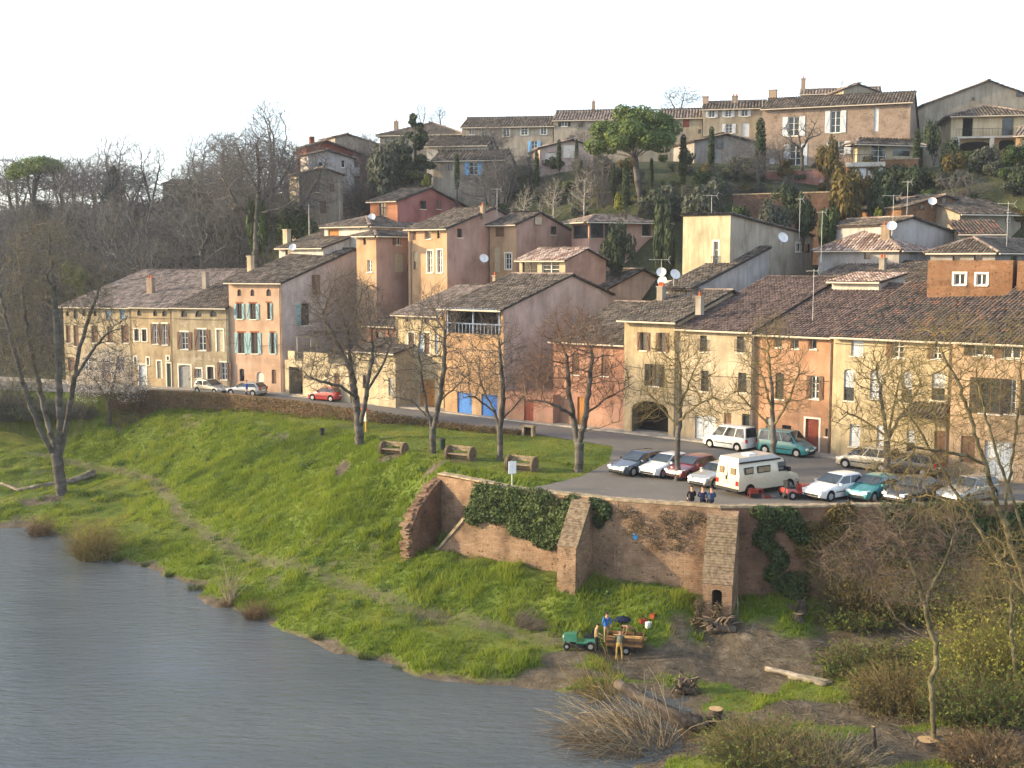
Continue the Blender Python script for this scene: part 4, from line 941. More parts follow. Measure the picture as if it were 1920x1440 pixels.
house('ridgehouse', 'house', 'grey house with flat chimney stacks on the wooded skyline', (395, 215), 5, 305, '10', 345, PL['stone'], 'dark', 'gx', .2, rf=.5)
house('outhouse', 'house', 'low stone outbuilding hidden behind the umbrella pine', (1242, 167), 8, 1184, '9', 238, PL['stone'], 'mid', 'gx', .3, rf=.5, front=[(1205, 248, 1213, 258, 'dark')])
# ------------------------------------------------------------------ roof and wall details
WHT = plaster('chimney_white', 'a69c8c', amt=.4)
for k, px, py, kw in (('tan2', 283, 548, dict(w=.7, d=.6, hgt=1.5)), ('tan3', 386, 540, dict(w=.5, d=.7, hgt=1.7, mat=WHT, pots=0)), ('pink', 470, 502, dict(w=.55, d=.55, hgt=1.2, pots=0, mat=PL['cream'])), ('arch', 1240, 563, dict(w=.55, d=.6, hgt=1.1, mat=WHT, pots=3)), ('archwing', 1312, 576, dict(w=.5, d=.5, hgt=.8, mat=WHT, pots=1)),
                      ('lowleft', 538, 456, dict(w=.7, d=.6, hgt=1.5, mat=PL['cream'], pots=0)), ('h2', 1113, 203, dict(w=.5, d=.5, hgt=.9, pots=1)), ('h4', 1323, 196, dict(w=.8, d=.7, hgt=1.0, pots=0)), ('h4', 1378, 195, dict(w=.8, d=.7, hgt=1.0, pots=2)), ('bigbrick', 1449, 190, dict(w=1.0, d=.8, hgt=1.4, pots=0)), ('behindmanor', 1506, 170, dict(w=.6, d=.6, hgt=1.6, pots=1)), ('hleft2', 743, 245, dict(w=.6, d=.6, hgt=1.3, pots=1)), ('pink3', 905, 400, dict(w=.4, d=.4, hgt=.7, pots=1)), ('blue', 928, 528, dict(w=.35, d=.35, hgt=.5, pots=1)), ('longroof', 1655, 500, dict(w=.5, d=.5, hgt=.7, mat=WHT, pots=2)), ('hiproof', 1662, 455, dict(w=.8, d=.7, hgt=1.5, pots=2))):
    H[k].chim(px, py, **kw)
h_ = H['redgable']; m = MB(); m.box(1.2, 1.8, 1.5, 2.1, h_.h - .3, h_.h + 1.6); m.build('chimney', BR['redb'], h_.roofobj)
DISH = plain('dish_white', 'c9c9c6', .5, .3, var=.08); ROD = plain('antenna_alloy', 'a8a8a4', .4, .5, var=.1)
def dish(label, px, py, Y, r, face=-100, pole=.6):
    c = P(px, py, Y); root = empty('satellite_dish', c, math.radians(face), label, 'satellite dish', 'satellite dishes')
    m = MB(); R = 5; N = 16; vs = [(0, 0, 0)]; T_ = Matrix.Rotation(math.radians(-25), 4, 'Y')
    for i in range(1, R + 1): vs += [(.30 * r * (i / R) ** 2, r * i / R * math.cos(a), r * i / R * math.sin(a)) for a in np.linspace(0, 2 * math.pi, N + 1)[:-1]]
    fs = [(0, 1 + k, 1 + (k + 1) % N) for k in range(N)] + [(1 + (i - 1) * N + k, 1 + i * N + k, 1 + i * N + (k + 1) % N, 1 + (i - 1) * N + (k + 1) % N) for i in range(1, R) for k in range(N)]
    m.add([T_ @ Vector(v) for v in vs], fs); m.build('reflector', DISH, root, smooth=True)
    m = MB(); m.tube([T_ @ Vector((0, 0, -r * .8)), T_ @ Vector((r * .9, 0, -r * .1))], .02, 5); m.build('feed_arm', ROD, root)
    m = MB(); m.tube([(-.03, 0, 0), (-.15, 0, -.1), (-.15, 0, -pole)], .03, 6); m.build('mount', ROD, root)
for a in (('round dish on the terracotta side wall', 907, 485, 123.5, .48, -75), ('dish under the orange-fronted house', 697, 408, 135.5, .45, -100), ('upper left dish on the chimney pole by the tower house', 1240, 511, 100.5, .42, -100, 1.6), ('white dish right of the chimney pole', 1265, 515, 101, .46, -70, 1.4), ('lower dish on the chimney pole', 1242, 527, 100.3, .42, -120, 1.0), ('grey dish on the brick stack of the patchwork roof', 1672, 424, 108.5, .46, -110, .9), ('dish on the shaded side of the pale-yellow block', 1467, 446, 107.5, .5, -70), ('dish on the low white house', 549, 464, 128, .4, -100), ('dish on the ridge behind the manor', 1585, 157, 160, .6, -110, 1.2), ('small dish on the ruined brick house', 1748, 378, 119, .42, -100)): dish(*a)
def antenna(label, px, y0, y1, Y, boom=1.5, ang=20):
    b = P(px, y1, Y); hgt = (y1 - y0) * Y / F; root = empty('tv_antenna', b, math.radians(ang), label, 'antenna', 'television antennas')
    m = MB(); m.tube([(0, 0, -1.0), (0, 0, hgt)], .02, 6); m.build('mast', ROD, root)
    m = MB(); m.tube([(-boom * .6, 0, hgt * .96), (boom * .4, 0, hgt * .96)], .018, 5)
    for k in range(9): x = -boom * .58 + k * boom * .115; l = .16 + .012 * k; m.tube([(x, -l, hgt * .96), (x, l, hgt * .96)], .009, 4)
    m.tube([(boom * .38, -.25, hgt * .96 - .35), (boom * .3, 0, hgt * .96), (boom * .38, -.25, hgt * .96 + .3)], .014, 4); m.build('aerial', ROD, root)
for a in (('mast on the olive tree roof line above the tower house', 1334, 366, 400, 108), ('tall bent mast beside the patchwork roof', 1700, 340, 412, 112, 1.0), ('long aerial on the patchwork roof stack', 1674, 366, 420, 109, 2.0), ('aerial on the chimney pole with three dishes', 1240, 486, 512, 100.6, 1.9), ('mast above the apricot house eaves', 1524, 505, 590, 88.5, 1.0), ('thin mast left of the patchwork roof', 1540, 396, 470, 104, .9), ('mast behind the tower house', 1499, 372, 430, 112, .8), ('aerial on the mossy hipped roof', 1887, 380, 470, 100, 1.8), ('aerial above the terracotta roofs', 932, 354, 392, 127, 1.2), ('aerial on the manor roof end', 1430, 155, 185, 160, 1.6), ('aerial on the big grey gable', 1808, 130, 152, 165, 1.8), ('aerial on the plum-shuttered house', 1200, 180, 200, 170, 1.6), ('mast on the white-shuttered house', 1378, 172, 188, 162, 1.4), ('mast on the long stone house', 870, 195, 212, 172, 1.2)): antenna(*a)
def pole(label, px, y0, y1, Y, arm=True):
    b = P(px, y1, Y); hgt = (y1 - y0) * Y / F; root = empty('utility_pole', b, .3, label, 'pole'); m = MB(); m.tube([(0, 0, -2), (0, 0, hgt)], [.11, .07], 8); m.build('post', plain('concrete_pole', '8f8a80', .8, .1), root)
    if arm: m = MB(); m.box(-.6, .6, -.04, .04, hgt - .35, hgt - .27); m.build('crossarm', M_iron, root)
pole('grey utility pole beside the low white house', 580, 384, 436, 139); pole('grey utility pole under the grey gabled house', 637, 338, 408, 146); pole('lamp pole on the garden bank', 1909, 316, 380, 130, False)
# loggia of the blue house
h_ = H['blue']; BLU = plain('loggia_blue', '74839c', .6, .2, var=.12)
o_ = h_.fops[0]; z0, z1, x0, x1 = o_['z0'], o_['z1'], o_['x0'], o_['x1']
for k in range(15): m = MB(); x = x0 + (x1 - x0) * (k + .5) / 15; m.box(x - .03, x + .03, .05, .09, z0, z0 + .85); m.build('baluster', BLU, h_.root)
m = MB(); m.box(x0, x1, .02, .12, z0 + .85, z0 + .95); m.build('handrail', BLU, h_.root)
for f in (.03, .5, .97): m = MB(); x = x0 + (x1 - x0) * f; m.box(x - .07, x + .07, .0, .14, z0, z1); m.build('loggia_post', BLU, h_.root)
m = MB(); m.box(x0 - .2, x1 + .2, -.72, -.60, z1 + .1, z1 + .34); m.build('fascia', BLU, h_.root)
# roof terrace
h_ = H['terrace']
for a_, b_ in ((0.05, .16), (.30, .68), (.9, 1.0)): m = MB(); m.box(h_.wd * a_, h_.wd * b_, .02, .22, h_.h, h_.h + .95); m.build('parapet', PL['cream'], h_.root)
for a_, b_ in ((.16, .30), (.68, .9)):
    m = MB(); m.box(h_.wd * a_, h_.wd * b_, .08, .12, h_.h + .85, h_.h + .9)
    for k in range(8): x = h_.wd * (a_ + (b_ - a_) * (k + .5) / 8); m.box(x - .012, x + .012, .09, .11, h_.h, h_.h + .86)
    m.build('railing', M_iron, h_.root)
for f in (.06, .28): m = MB(); m.tube([(h_.wd * f, 1.2, h_.h), (h_.wd * f, 1.2, h_.h + 2.4)], .04, 6); m.build('awning_post', M_gutter, h_.root)
m = MB(); m.add([(h_.wd * .04, 1.0, h_.h + 2.4), (h_.wd * .32, 1.0, h_.h + 2.4), (h_.wd * .40, 5.0, h_.h + 2.8), (h_.wd * .04, 5.0, h_.h + 2.8), (h_.wd * .04, 1.0, h_.h + 2.32), (h_.wd * .32, 1.0, h_.h + 2.32), (h_.wd * .40, 5.0, h_.h + 2.72), (h_.wd * .04, 5.0, h_.h + 2.72)], [(0, 1, 2, 3), (7, 6, 5, 4), (0, 4, 5, 1), (1, 5, 6, 2), (2, 6, 7, 3), (3, 7, 4, 0)]); m.build('awning', plain('awning_dark', '4a443e', .9, .1), h_.root)
# tiled canopy over the door of the long yellow house
h_ = H['yellow2']; xa, za = h_.loc_on(1712, 770, 'f'); xb, _ = h_.loc_on(1784, 770, 'f'); zt = h_.loc_on(1750, 757, 'f')[1]
pl = [(xa, -1.5, zt - .75), (xb, -1.5, zt - .75), (xb, -.02, zt), (xa, -.02, zt)]
m = MB(); m.add([Vector(p) for p in pl] + [Vector(p) - Vector((0, 0, .12)) for p in pl], [(0, 1, 2, 3), (7, 6, 5, 4), (0, 4, 5, 1), (1, 5, 6, 2), (3, 7, 4, 0)]); c_ = m.build('canopy', ROOFDECK, h_.root)
t_ = tile_arrays(pl, .27, .48, 5); tag(link('tiles', np_mesh('tiles', t_[0], t_[1], roofmat('dark'), t_[2]), c_), kind='stuff')
# villa balcony slab and rails, pavilion terrace with garage
h_ = H['balcony']; zb_ = h_.loc_on(1860, 258, 'f')[1]
m = MB(); m.box(h_.wd * .05, h_.wd * .98, -1.2, .05, zb_ - .15, zb_ + .1); m.build('balcony_slab', PL['white'], h_.root)
m = MB(); m.box(h_.wd * .05, h_.wd * .98, -1.16, -1.12, zb_ + 1.0, zb_ + 1.05)
for k in range(26): x = h_.wd * (.05 + .93 * k / 25); m.box(x - .015, x + .015, -1.155, -1.125, zb_ + .1, zb_ + 1.0)
m.build('balcony_railing', M_iron, h_.root)
for f in (.07, .5, .93): m = MB(); x = h_.wd * f; m.box(x - .25, x + .25, -1.15, -.7, 0, zb_ - .15); m.build('balcony_pillar', PL['white'], h_.root)
house('garage', 'garage', 'white-fronted garage under the pavilion terrace', (1658, 135.5), 12, 1588, '6', 306, BR['brick'], rtype='flat', cat='garage', front=[(1602, 315, 1624, 347, 'g', 'white'), (1627, 314, 1656, 347, 'g', 'white')])
h_ = H['garage']; m = MB(); m.box(-.1, h_.wd + .1, -.15, .1, h_.h - .35, h_.h + .15); m.build('terrace_edge', PL['white'], h_.root)
m = MB(); m.box(0, h_.wd, -.02, .02, h_.h + 1.0, h_.h + 1.05)
for k in range(16): x = h_.wd * k / 15; m.box(x - .015, x + .015, -.015, .015, h_.h + .15, h_.h + 1.0)
m.build('railing', M_iron, h_.root)
# hanging balcony on the grey gable, wires between houses
h_ = H['greygable']; m = MB(); m.box(h_.wd - .02, h_.wd + 1.1, .8, 4.2, h_.h - 2.4, h_.h - 1.3); m.build('balcony', PL['greyw'], h_.root)
# cables clipped along the fronts
for k, z, sg in (('arch', 5.5, .1), ('beige2', 5.3, .12), ('orange2', 5.4, .1), ('yellow2', 8.2, .06), ('peach', 6.0, .1), ('pink', 5.2, .25), ('tan3', 7.6, .05), ('tan2', 7.6, .05), ('blue', 6.2, .1)):
    h_ = H[k]; m = MB(); m.tube([(h_.wd * f, -.05, z - sg * math.sin(f * math.pi) + .02 * math.sin(f * 40)) for f in np.linspace(.01, .99, 14)], .022, 4); m.build('cable', M_iron, h_.root)
# ------------------------------------------------------------------ walls
RB = brickmat('rampart_brick', 'b0947a', '967860', 'b0a088', 1.0, stain='54483a', amt=.8)
RB2 = brickmat('rampart_brick_red', '94745e', '805f4c', '8f7f6c', 1.0, stain='494238', amt=.8)
CAPM = plain('cap_stone_lime', '8c7d66', .9, .1, var=.45, scale=2.5)
BASE0 = -9.2
def col_on_line(px, p0, p1, z):
    """plan point of the line p0-p1 seen in pixel column px"""
    k = (px - CX) / F; d = (p1[0] - p0[0], p1[1] - p0[1]); dz = (z - HC) * _sp
    t = (k * (p0[1] * _cp - dz) - p0[0]) / (d[0] - k * d[1] * _cp)
    return Vector((p0[0] + d[0] * t, p0[1] + d[1] * t, 0))
class Run:
    """straight stretch of wall: x along, y into the bank"""
    def __init__(s, p0, p1):
        s.p0, s.p1 = Vector((p0[0], p0[1], 0)), Vector((p1[0], p1[1], 0))
        d = s.p1 - s.p0; s.L = d.length; s.rz = math.atan2(d.y, d.x)
    def place(s, mb, name, mat, parent): return mb.build(name, mat, parent, loc=s.p0, rz=s.rz)
    def caps(s, parent, z, x0=0, x1=None, w=1.15, depth=.62, y0=-.06, hgt=.13):
        x1 = s.L if x1 is None else x1
        n = max(1, int((x1 - x0) / w)); st = (x1 - x0) / n
        me = [None] * 3
        for i in range(3):
            m = MB(); r = random.uniform(-.02, .02); m.box(.008, st - .008, y0 + r, y0 + depth + r, 0, hgt + random.uniform(-.015, .015)); me[i] = m.mesh('cap_stone', CAPM)
        for k in range(n):
            o = link('cap_stone', random.choice(me), parent); R = Matrix.Rotation(s.rz, 4, 'Z')
            o.location = s.p0 + R @ Vector((x0 + k * st, 0, 0)) + Vector((0, 0, z + random.uniform(-.012, .012))); o.rotation_euler = (0, 0, s.rz + random.uniform(-.006, .006))
def off(p0, p1, d):
    v = Vector((p1[0] - p0[0], p1[1] - p0[1], 0)).normalized(); n = Vector((v.y, -v.x, 0))
    return Vector((p0[0], p0[1], 0)) + n * d, Vector((p1[0], p1[1], 0)) + n * d
w = [Vector((p[0], p[1], 0)) for p in WALL]
a0, a1 = off(w[0], w[1], .45); b0, b1 = off(w[1], w[2], .45); c0, c1 = off(w[2], w[3], .45); d0, d1 = off(w[3], w[4], .45)
left = col_on_line(819, a0, a1, -4.5)
# ramp wall with its sloping coping
rw = empty('ramp_wall', (0, 0, 0), 0, 'brick ramp wall with a sloping stone coping below the clipped ivy', 'wall')
r1 = Run(left, a1 + (a1 - a0).normalized() * .15)
xk = lambda px, z: (col_on_line(px, a0, a1, z) - left).length
x88, x93 = xk(882, -1.9), xk(925, 0)
mb = MB(); mb.prism([(0, BASE0), (r1.L, BASE0), (r1.L, .05), (x93, .05), (x88, -1.75), (.25, -4.35), (0, -4.5)], 0, .9); r1.place(mb, 'wall_face', RB, rw)
mb = MB(); mb.prism([(-.1, -4.55), (.25, -4.33), (x88, -1.73), (x93, .07), (x93, .22), (x88 - .05, -1.52), (.2, -4.12), (-.1, -4.3)], -.1, 1.0); r1.place(mb, 'coping', CAPM, rw)
r1.caps(rw, .05, x93, r1.L)
# main rampart
rp = empty('retaining_wall', (0, 0, 0), 0, 'tall stained brick retaining wall holding up the car park', 'wall')
for k, (q0, q1, m_) in enumerate(((b0, b1, RB), (c0, c1, RB2), (d0, d1 + (d1 - d0).normalized() * 25, RB2))):
    r = Run(q0 - (q1 - q0).normalized() * .12, q1 + (q1 - q0).normalized() * .12); mb = MB()
    n = 10; prof = [(0, BASE0), (r.L, BASE0), (r.L, .05), (0, .05)]
    mb.prism(prof, k * .004, .95); r.place(mb, 'wall_face', m_, rp); r.caps(rp, .05, 0, r.L if k < 2 else r.L - 8)
# buttresses
def buttress(name, label, px0, px1, line, prof, mat, door=False):
    q0 = col_on_line(px0, *line, -2); q1 = col_on_line(px1, *line, -2)
    r = Run(q0, q1); W = r.L
    root = empty(name, (0, 0, 0), 0, label, 'buttress', 'buttresses of the retaining wall')
    mb = MB()
    pts = prof
    n = len(pts)
    vs = [(0, -d, z) for d, z in pts] + [(W, -d, z) for d, z in pts] ; vs += [(0, .3, pts[0][1]), (0, .3, BASE0), (W, .3, pts[0][1]), (W, .3, BASE0)]
    fs = []
    for i in range(n - 1):
        if door and i == n - 2: continue
        fs.append((i, i + 1, n + i + 1, n + i))
    fs += [tuple(range(n - 1, -1, -1)) + (2 * n, 2 * n + 1), tuple(range(n, 2 * n)) + (2 * n + 3, 2 * n + 2), (0, n, 2 * n + 2, 2 * n)]
    mb.add(vs, fs)
    if door:
        d_, zt = pts[-2]; H_ = zt - BASE0
        wall_panel(mb, (0, -d_, BASE0), (1, 0, 0), W, H_, [dict(x0=W * .32, x1=W * .66, z0=H_ - 3.0, z1=H_ - .25, arch=.6)], (0, 1, 0), .7)
    o = r.place(mb, 'masonry', mat, root)
    if door:
        m2 = MB(); m2.box(W * .3, W * .68, -d_ + .68, -d_ + .74, BASE0 + H_ - 3.1, zt - .2); r.place(m2, 'doorway', M_dark, root)
    # ragged coping course on the slope
    m3 = MB()
    for i in range(1, n - 2):
        (da, za), (db, zb) = pts[i], pts[i + 1]
        L = math.hypot(db - da, zb - za); k = max(1, int(L / .15))
        for j in range(k):
            f0, f1 = j / k, (j + .92) / k
            e = random.uniform(.0, .03)
            m3.add([(-.04, -(da + (db - da) * f0) - .02, za + (zb - za) * f0 + .03 + e), (W + .04, -(da + (db - da) * f0) - .02, za + (zb - za) * f0 + .03 + e), (W + .04, -(da + (db - da) * f1) - .05, za + (zb - za) * f1 + .03 + e), (-.04, -(da + (db - da) * f1) - .05, za + (zb - za) * f1 + .03 + e),
                    (-.04, -(da + (db - da) * f0) + .1, za + (zb - za) * f0 - .06), (W + .04, -(da + (db - da) * f0) + .1, za + (zb - za) * f0 - .06), (W + .04, -(da + (db - da) * f1) + .1, za + (zb - za) * f1 - .06), (-.04, -(da + (db - da) * f1) + .1, za + (zb - za) * f1 - .06)],
                   [(0, 1, 2, 3), (0, 4, 5, 1), (3, 2, 6, 7), (0, 3, 7, 4), (1, 5, 6, 2)])
    r.place(m3, 'coping', plain('buttress_coping', '6d604f', .95, .08, var=.5, scale=5), root)
buttress('buttress', 'squat brick buttress with a broken sloping top beside the clipped ivy', 1078, 1112, (a0, a1), [(0, .0), (.35, -.1), (2.1, -2.3), (2.3, -2.5), (2.5, BASE0)], RB)
buttress('buttress', 'tall battered brick buttress with a small dark doorway at its foot', 1330, 1384, (b0, b1), [(0, -.1), (.45, -.35), (1.5, -2.7), (2.0, -3.9), (2.05, BASE0)], RB, door=True)
# wall behind the ramp and the ragged brick pier at its end
bw0, bw1 = Vector((*BACKW[0][:2], 0)), Vector((*BACKW[1][:2], 0))
e0, e1 = off(bw0, bw1, .3)
bk = empty('back_wall', (0, 0, 0), 0, 'smooth brick wall at the back of the ramp under the lawn', 'wall')
rr = Run(e0, e1); mb = MB(); mb.prism([(0, BASE0), (rr.L, BASE0), (rr.L, .02), (0, -.12)], 0, .8); rr.place(mb, 'wall_face', RB, bk)
rr.caps(bk, .0, .1, rr.L, depth=.6, hgt=.1)
pr = empty('brick_pier', (0, 0, 0), 0, 'ragged end of a broken brick wall cut into the grass bank', 'wall')
pe = P(786, 960, 74.4); pdir = (Vector((pe.x, pe.y, 0)) - e0); pdir = pdir.normalized()
rr = Run(e0 + Vector((.15, 0, 0)), e0 + pdir * 3.9)
mb = MB(); mb.prism([(0, BASE0), (3.9, BASE0), (3.9, -2.6), (3.5, -2.2), (3.1, -1.7), (2.5, -1.45), (1.9, -1.05), (1.1, -.65), (0, -.25)], -.45, .25); rr.place(mb, 'masonry', RB2, pr)
mb = MB(); rnd = random.Random(4)
for k in range(46):
    x = rnd.uniform(.3, 3.9); zt = np.interp(x, [0, 1.1, 1.9, 2.5, 3.1, 3.5, 3.9], [-.25, -.65, -1.05, -1.45, -1.7, -2.2, -2.6])
    z = zt if k < 22 else rnd.uniform(-5.0, -2.6)
    if k >= 22: x = 3.9
    mb.box(x - .18, x + .18 + (.12 if k >= 22 else 0), rnd.uniform(-.6, -.3), rnd.uniform(-.1, .18), z - .03, z + .06)
rr.place(mb, 'loose_brick', RB, pr)
# low wall between road and lawn
lw = empty('roadside_wall', (0, 0, 0), 0, 'low brown rubble wall between the street and the lawn', 'wall')
RUB = brickmat('rubble_wall', '9a7c60', '7d644c', '6f6248', 1.6, stain='5f5a38', amt=.7)
pts = [Vector((p[0], p[1], p[2])) for p in [g2(262, 739, .45)] + REDGE[1:]]
for i, (q0, q1) in enumerate(zip(pts[:-2], pts[1:-1])):
    n0, n1 = off(q0, q1, .35); r = Run(n0, n1); mb = MB()
    hgt0, hgt1 = ([.42, .42, .38, .32, .22, .15, .1, .02, 0][i + q] for q in (0, 1))
    mb.prism([(-.1, -4), (r.L + .1, -4), (r.L + .1, q1.z + hgt1), (-.1, q0.z + hgt0)], i * .003, .42); r.place(mb, 'wall_face', RUB, lw)
# garden walls on the hill
def hill_wall(label, px0, px1, y_top, y_bot, Y0, Y1, mat, th=.4):
    p0, p1 = P(px0, y_top[0], Y0), P(px1, y_top[1], Y1)
    root = empty('garden_wall', (0, 0, 0), 0, label, 'wall'); r = Run(p0, p1); mb = MB()
    zb0 = P(px0, y_bot, Y0).z - 6; mb.prism([(0, zb0), (r.L, zb0), (r.L, p1.z), (0, p0.z)], 0, th); r.place(mb, 'wall_face', mat, root)
    r2 = MB(); r2.prism([(-.1, p0.z + .003), (r.L + .1, p1.z + .003), (r.L + .1, p1.z + .14), (-.1, p0.z + .14)], -.08, th + .08); r.place(r2, 'coping', CAPM, root)
hill_wall('pinkish brick terrace wall below the olive-green trees', 1375, 1560, (366, 361), 392, 128, 124, brickmat('terrace_brick', '8a7062', '76594c', '857668', 1.0, stain='4b4a38', amt=.9))
hill_wall('red rendered garden wall with panels under the manor terrace', 1432, 1592, (322, 316), 355, 141, 138, plaster('garden_wall_red', '9c6a5c', amt=.5, peel='8a8a96'))
hill_wall('long grey stone retaining wall across the hillside garden', 1120, 1400, (362, 354), 378, 139, 139, plaster('old_stone', '7c7263', amt=.7, peel='5f5a4a'))
hill_wall('ruined round-arched stone wall above the barns', 1838, 1925, (336, 332), 372, 136, 136, BR['redb'], .6)
hill_wall('rough brick terrace wall beside the pavilion garage', 1655, 1722, (300, 298), 350, 136, 136, BR['brick'])
# ------------------------------------------------------------------ vegetation
def seg_mesh(P0, P1, R0, R1, n):
    D = P1 - P0; L = np.linalg.norm(D, axis=1, keepdims=True) + 1e-9; D = D / L
    ref = np.where(np.abs(D[:, 2:3]) < .9, np.array([[0, 0, 1.0]]), np.array([[1.0, 0, 0]]))
    A = np.cross(D, ref); A /= np.linalg.norm(A, axis=1, keepdims=True) + 1e-9; B = np.cross(D, A)
    m = len(P0); V = np.empty((m, 2 * n, 3))
    ext = D * np.minimum(R1[:, None], L * .3)
    for k in range(n):
        c, s = math.cos(2 * math.pi * k / n), math.sin(2 * math.pi * k / n)
        V[:, k] = P0 + (A * c + B * s) * R0[:, None]; V[:, n + k] = P1 + ext + (A * c + B * s) * R1[:, None]
    q = np.array([(k, (k + 1) % n, n + (k + 1) % n, n + k) for k in range(n)])
    return V.reshape(-1, 3), (np.arange(m)[:, None, None] * 2 * n + q[None]).reshape(-1, 4), n
def join_arrays(parts):
    Vs, Qs, Rs, o = [], [], [], 0
    for V, Q, R in parts:
        Vs.append(V); Qs.append(Q + o); Rs.append(R); o += len(V)
    return np.concatenate(Vs), np.concatenate(Qs), np.concatenate(Rs)
def ell_pts(r, blobs, n, shell=.0):
    vol = np.array([b[1][0] * b[1][1] * b[1][2] for b in blobs]) ** .8; vol /= vol.sum()
    idx = r.choice(len(blobs), n, p=vol)
    d = r.normal(size=(n, 3)); d /= np.linalg.norm(d, axis=1, keepdims=True)
    rad = (shell + (1 - shell) * r.random(n) ** (1 / 2.2))[:, None]
    C = np.array([b[0] for b in blobs]); S = np.array([b[1] for b in blobs])
    return C[idx] + d * rad * S[idx], d, idx
def sc_grow(r, paths, att, D=.5, di=6.0, dk=.9, iters=120, trop=(0, 0, .12), jit=.18):
    pos, par = [], []
    for path in paths:
        path = [np.array(p, float) for p in path]
        if pos:
            dd = [np.sum((q - path[0]) ** 2) for q in pos]; prev = int(np.argmin(dd)); start = pos[prev]
        else:
            pos.append(path[0]); par.append(-1); prev = 0; start = path[0]
        for p in path[(0 if len(pos) > 1 else 1):]:
            L = np.linalg.norm(p - start); k = max(1, int(L / D))
            for j in range(1, k + 1):
                pos.append(start + (p - start) * j / k + r.normal(0, .03, 3)); par.append(prev); prev = len(pos) - 1
            start = p
    A = att.copy(); trop = np.array(trop)
    Pn = np.array(pos)
    nn = np.empty(len(A), int); nd = np.full(len(A), 1e9)
    def upd(lo, Pn):
        new = Pn[lo:]
        for i in range(0, len(A), 4000):
            d = ((A[i:i + 4000, None] - new[None]) ** 2).sum(-1); j = d.argmin(1); v = d[np.arange(len(j)), j]
            b = v < nd[i:i + 4000]; nd[i:i + 4000][b] = v[b]; nn[i:i + 4000][b] = j[b] + lo
    upd(0, Pn)
    for it in range(iters):
        act = nd < di * di
        if not act.any(): break
        dirs = A[act] - Pn[nn[act]]; dirs /= np.linalg.norm(dirs, axis=1, keepdims=True) + 1e-9
        acc = np.zeros_like(Pn); np.add.at(acc, nn[act], dirs)
        ids = np.unique(nn[act]); v = acc[ids]; v /= np.linalg.norm(v, axis=1, keepdims=True) + 1e-9
        v = v + trop + r.normal(0, jit, v.shape); v /= np.linalg.norm(v, axis=1, keepdims=True) + 1e-9
        lo = len(Pn); Pn = np.concatenate([Pn, Pn[ids] + v * D]); par += list(ids)
        upd(lo, Pn)
        keep = nd > dk * dk
        A, nn, nd = A[keep], nn[keep], nd[keep]
        if len(A) == 0 or len(Pn) > 14000: break
    return Pn, np.array(par)
def tree_arrays(seed, paths, blobs, natt, r_trunk, D=.5, di=6, dk=.9, twigs=2, tw_len=(.4, 1.1), trop=(0, 0, .12), tip=.012, pw=2.3, thick=.09, shell=.15, jit=.18, twig_up=.5):
    r = np.random.default_rng(seed)
    att, _, _ = ell_pts(r, blobs, natt, shell)
    Pn, par = sc_grow(r, paths, att, D, di, dk, trop=trop, jit=jit)
    n = len(Pn); acc = np.zeros(n); rad = np.zeros(n)
    for i in range(n - 1, -1, -1):
        rad[i] = acc[i] ** (1 / pw) if acc[i] > 0 else tip
        if par[i] >= 0: acc[par[i]] += rad[i] ** pw
    # match the trunk thickness: bend the upper range towards it
    k = math.log(r_trunk / tip) / math.log(max(rad[0], tip * 1.5) / tip)
    rad = tip * (rad / tip) ** k
    i = np.arange(1, n); p = par[1:]; ok = p >= 0; i, p = i[ok], p[ok]
    S = [(Pn[p], Pn[i], np.minimum(rad[p], rad[i] * 1.5), rad[i])]
    # twigs
    cand = np.where(rad < tip * 4.5)[0]
    if twigs and len(cand):
        c = np.repeat(cand, twigs); d = Pn[c] - Pn[np.maximum(par[c], 0)]; d /= np.linalg.norm(d, axis=1, keepdims=True) + 1e-9
        d = d + r.normal(0, .55, d.shape) + np.array([0, 0, twig_up * .5]); d /= np.linalg.norm(d, axis=1, keepdims=True) + 1e-9
        L = r.uniform(*tw_len, len(c))[:, None]
        m1 = Pn[c] + d * L * .55; d2 = d + r.normal(0, .25, d.shape) + np.array([0, 0, twig_up * .25]); d2 /= np.linalg.norm(d2, axis=1, keepdims=True)
        e = m1 + d2 * L * .5
        S.append((Pn[c], m1, np.full(len(c), tip * .8), np.full(len(c), tip * .6))); S.append((m1, e, np.full(len(c), tip * .6), np.full(len(c), tip * .35)))
    P0, P1, R0, R1 = (np.concatenate([s[k] for s in S]) for k in range(4))
    return P0, P1, R0, R1, thick, r, Pn, rad
def tree_meshes(T, mat_trunk, mat_twig):
    P0, P1, R0, R1, thick, r = T[:6]
    big = R1 >= thick; mid = (~big) & (R1 > thick * .3); sm = ~(big | mid)
    def mk(parts, name, mat):
        out = []
        for sel, n in parts:
            if sel.any():
                V, Q, _ = seg_mesh(P0[sel], P1[sel], R0[sel], R1[sel], n); out.append((V, Q, np.repeat(r.random(sel.sum()), n)))
        if not out: return None
        V, Q, R = join_arrays(out); return np_mesh(name, V, Q, mat, R, smooth=True)
    return mk([(big, 8)], 'trunk', mat_trunk), mk([(mid, 5), (sm, 3)], 'branches', mat_twig)
def bark(name, a, b, c):
    return rndmat(name, [(.2, a), (.5, b), (.85, c)], .95, .08, nscale=2.5, namt=.6)
BK_grey = bark('bark_grey', (.042, .038, .033), (.080, .073, .063), (.130, .120, .104)); TW_grey = bark('twigs_grey_brown', (.062, .051, .040), (.115, .095, .074), (.175, .145, .112))
TW_ochre = bark('twigs_ochre', (.085, .065, .030), (.16, .125, .055), (.24, .19, .09)); TW_red = bark('twigs_reddish', (.085, .048, .032), (.15, .092, .060), (.22, .15, .10))
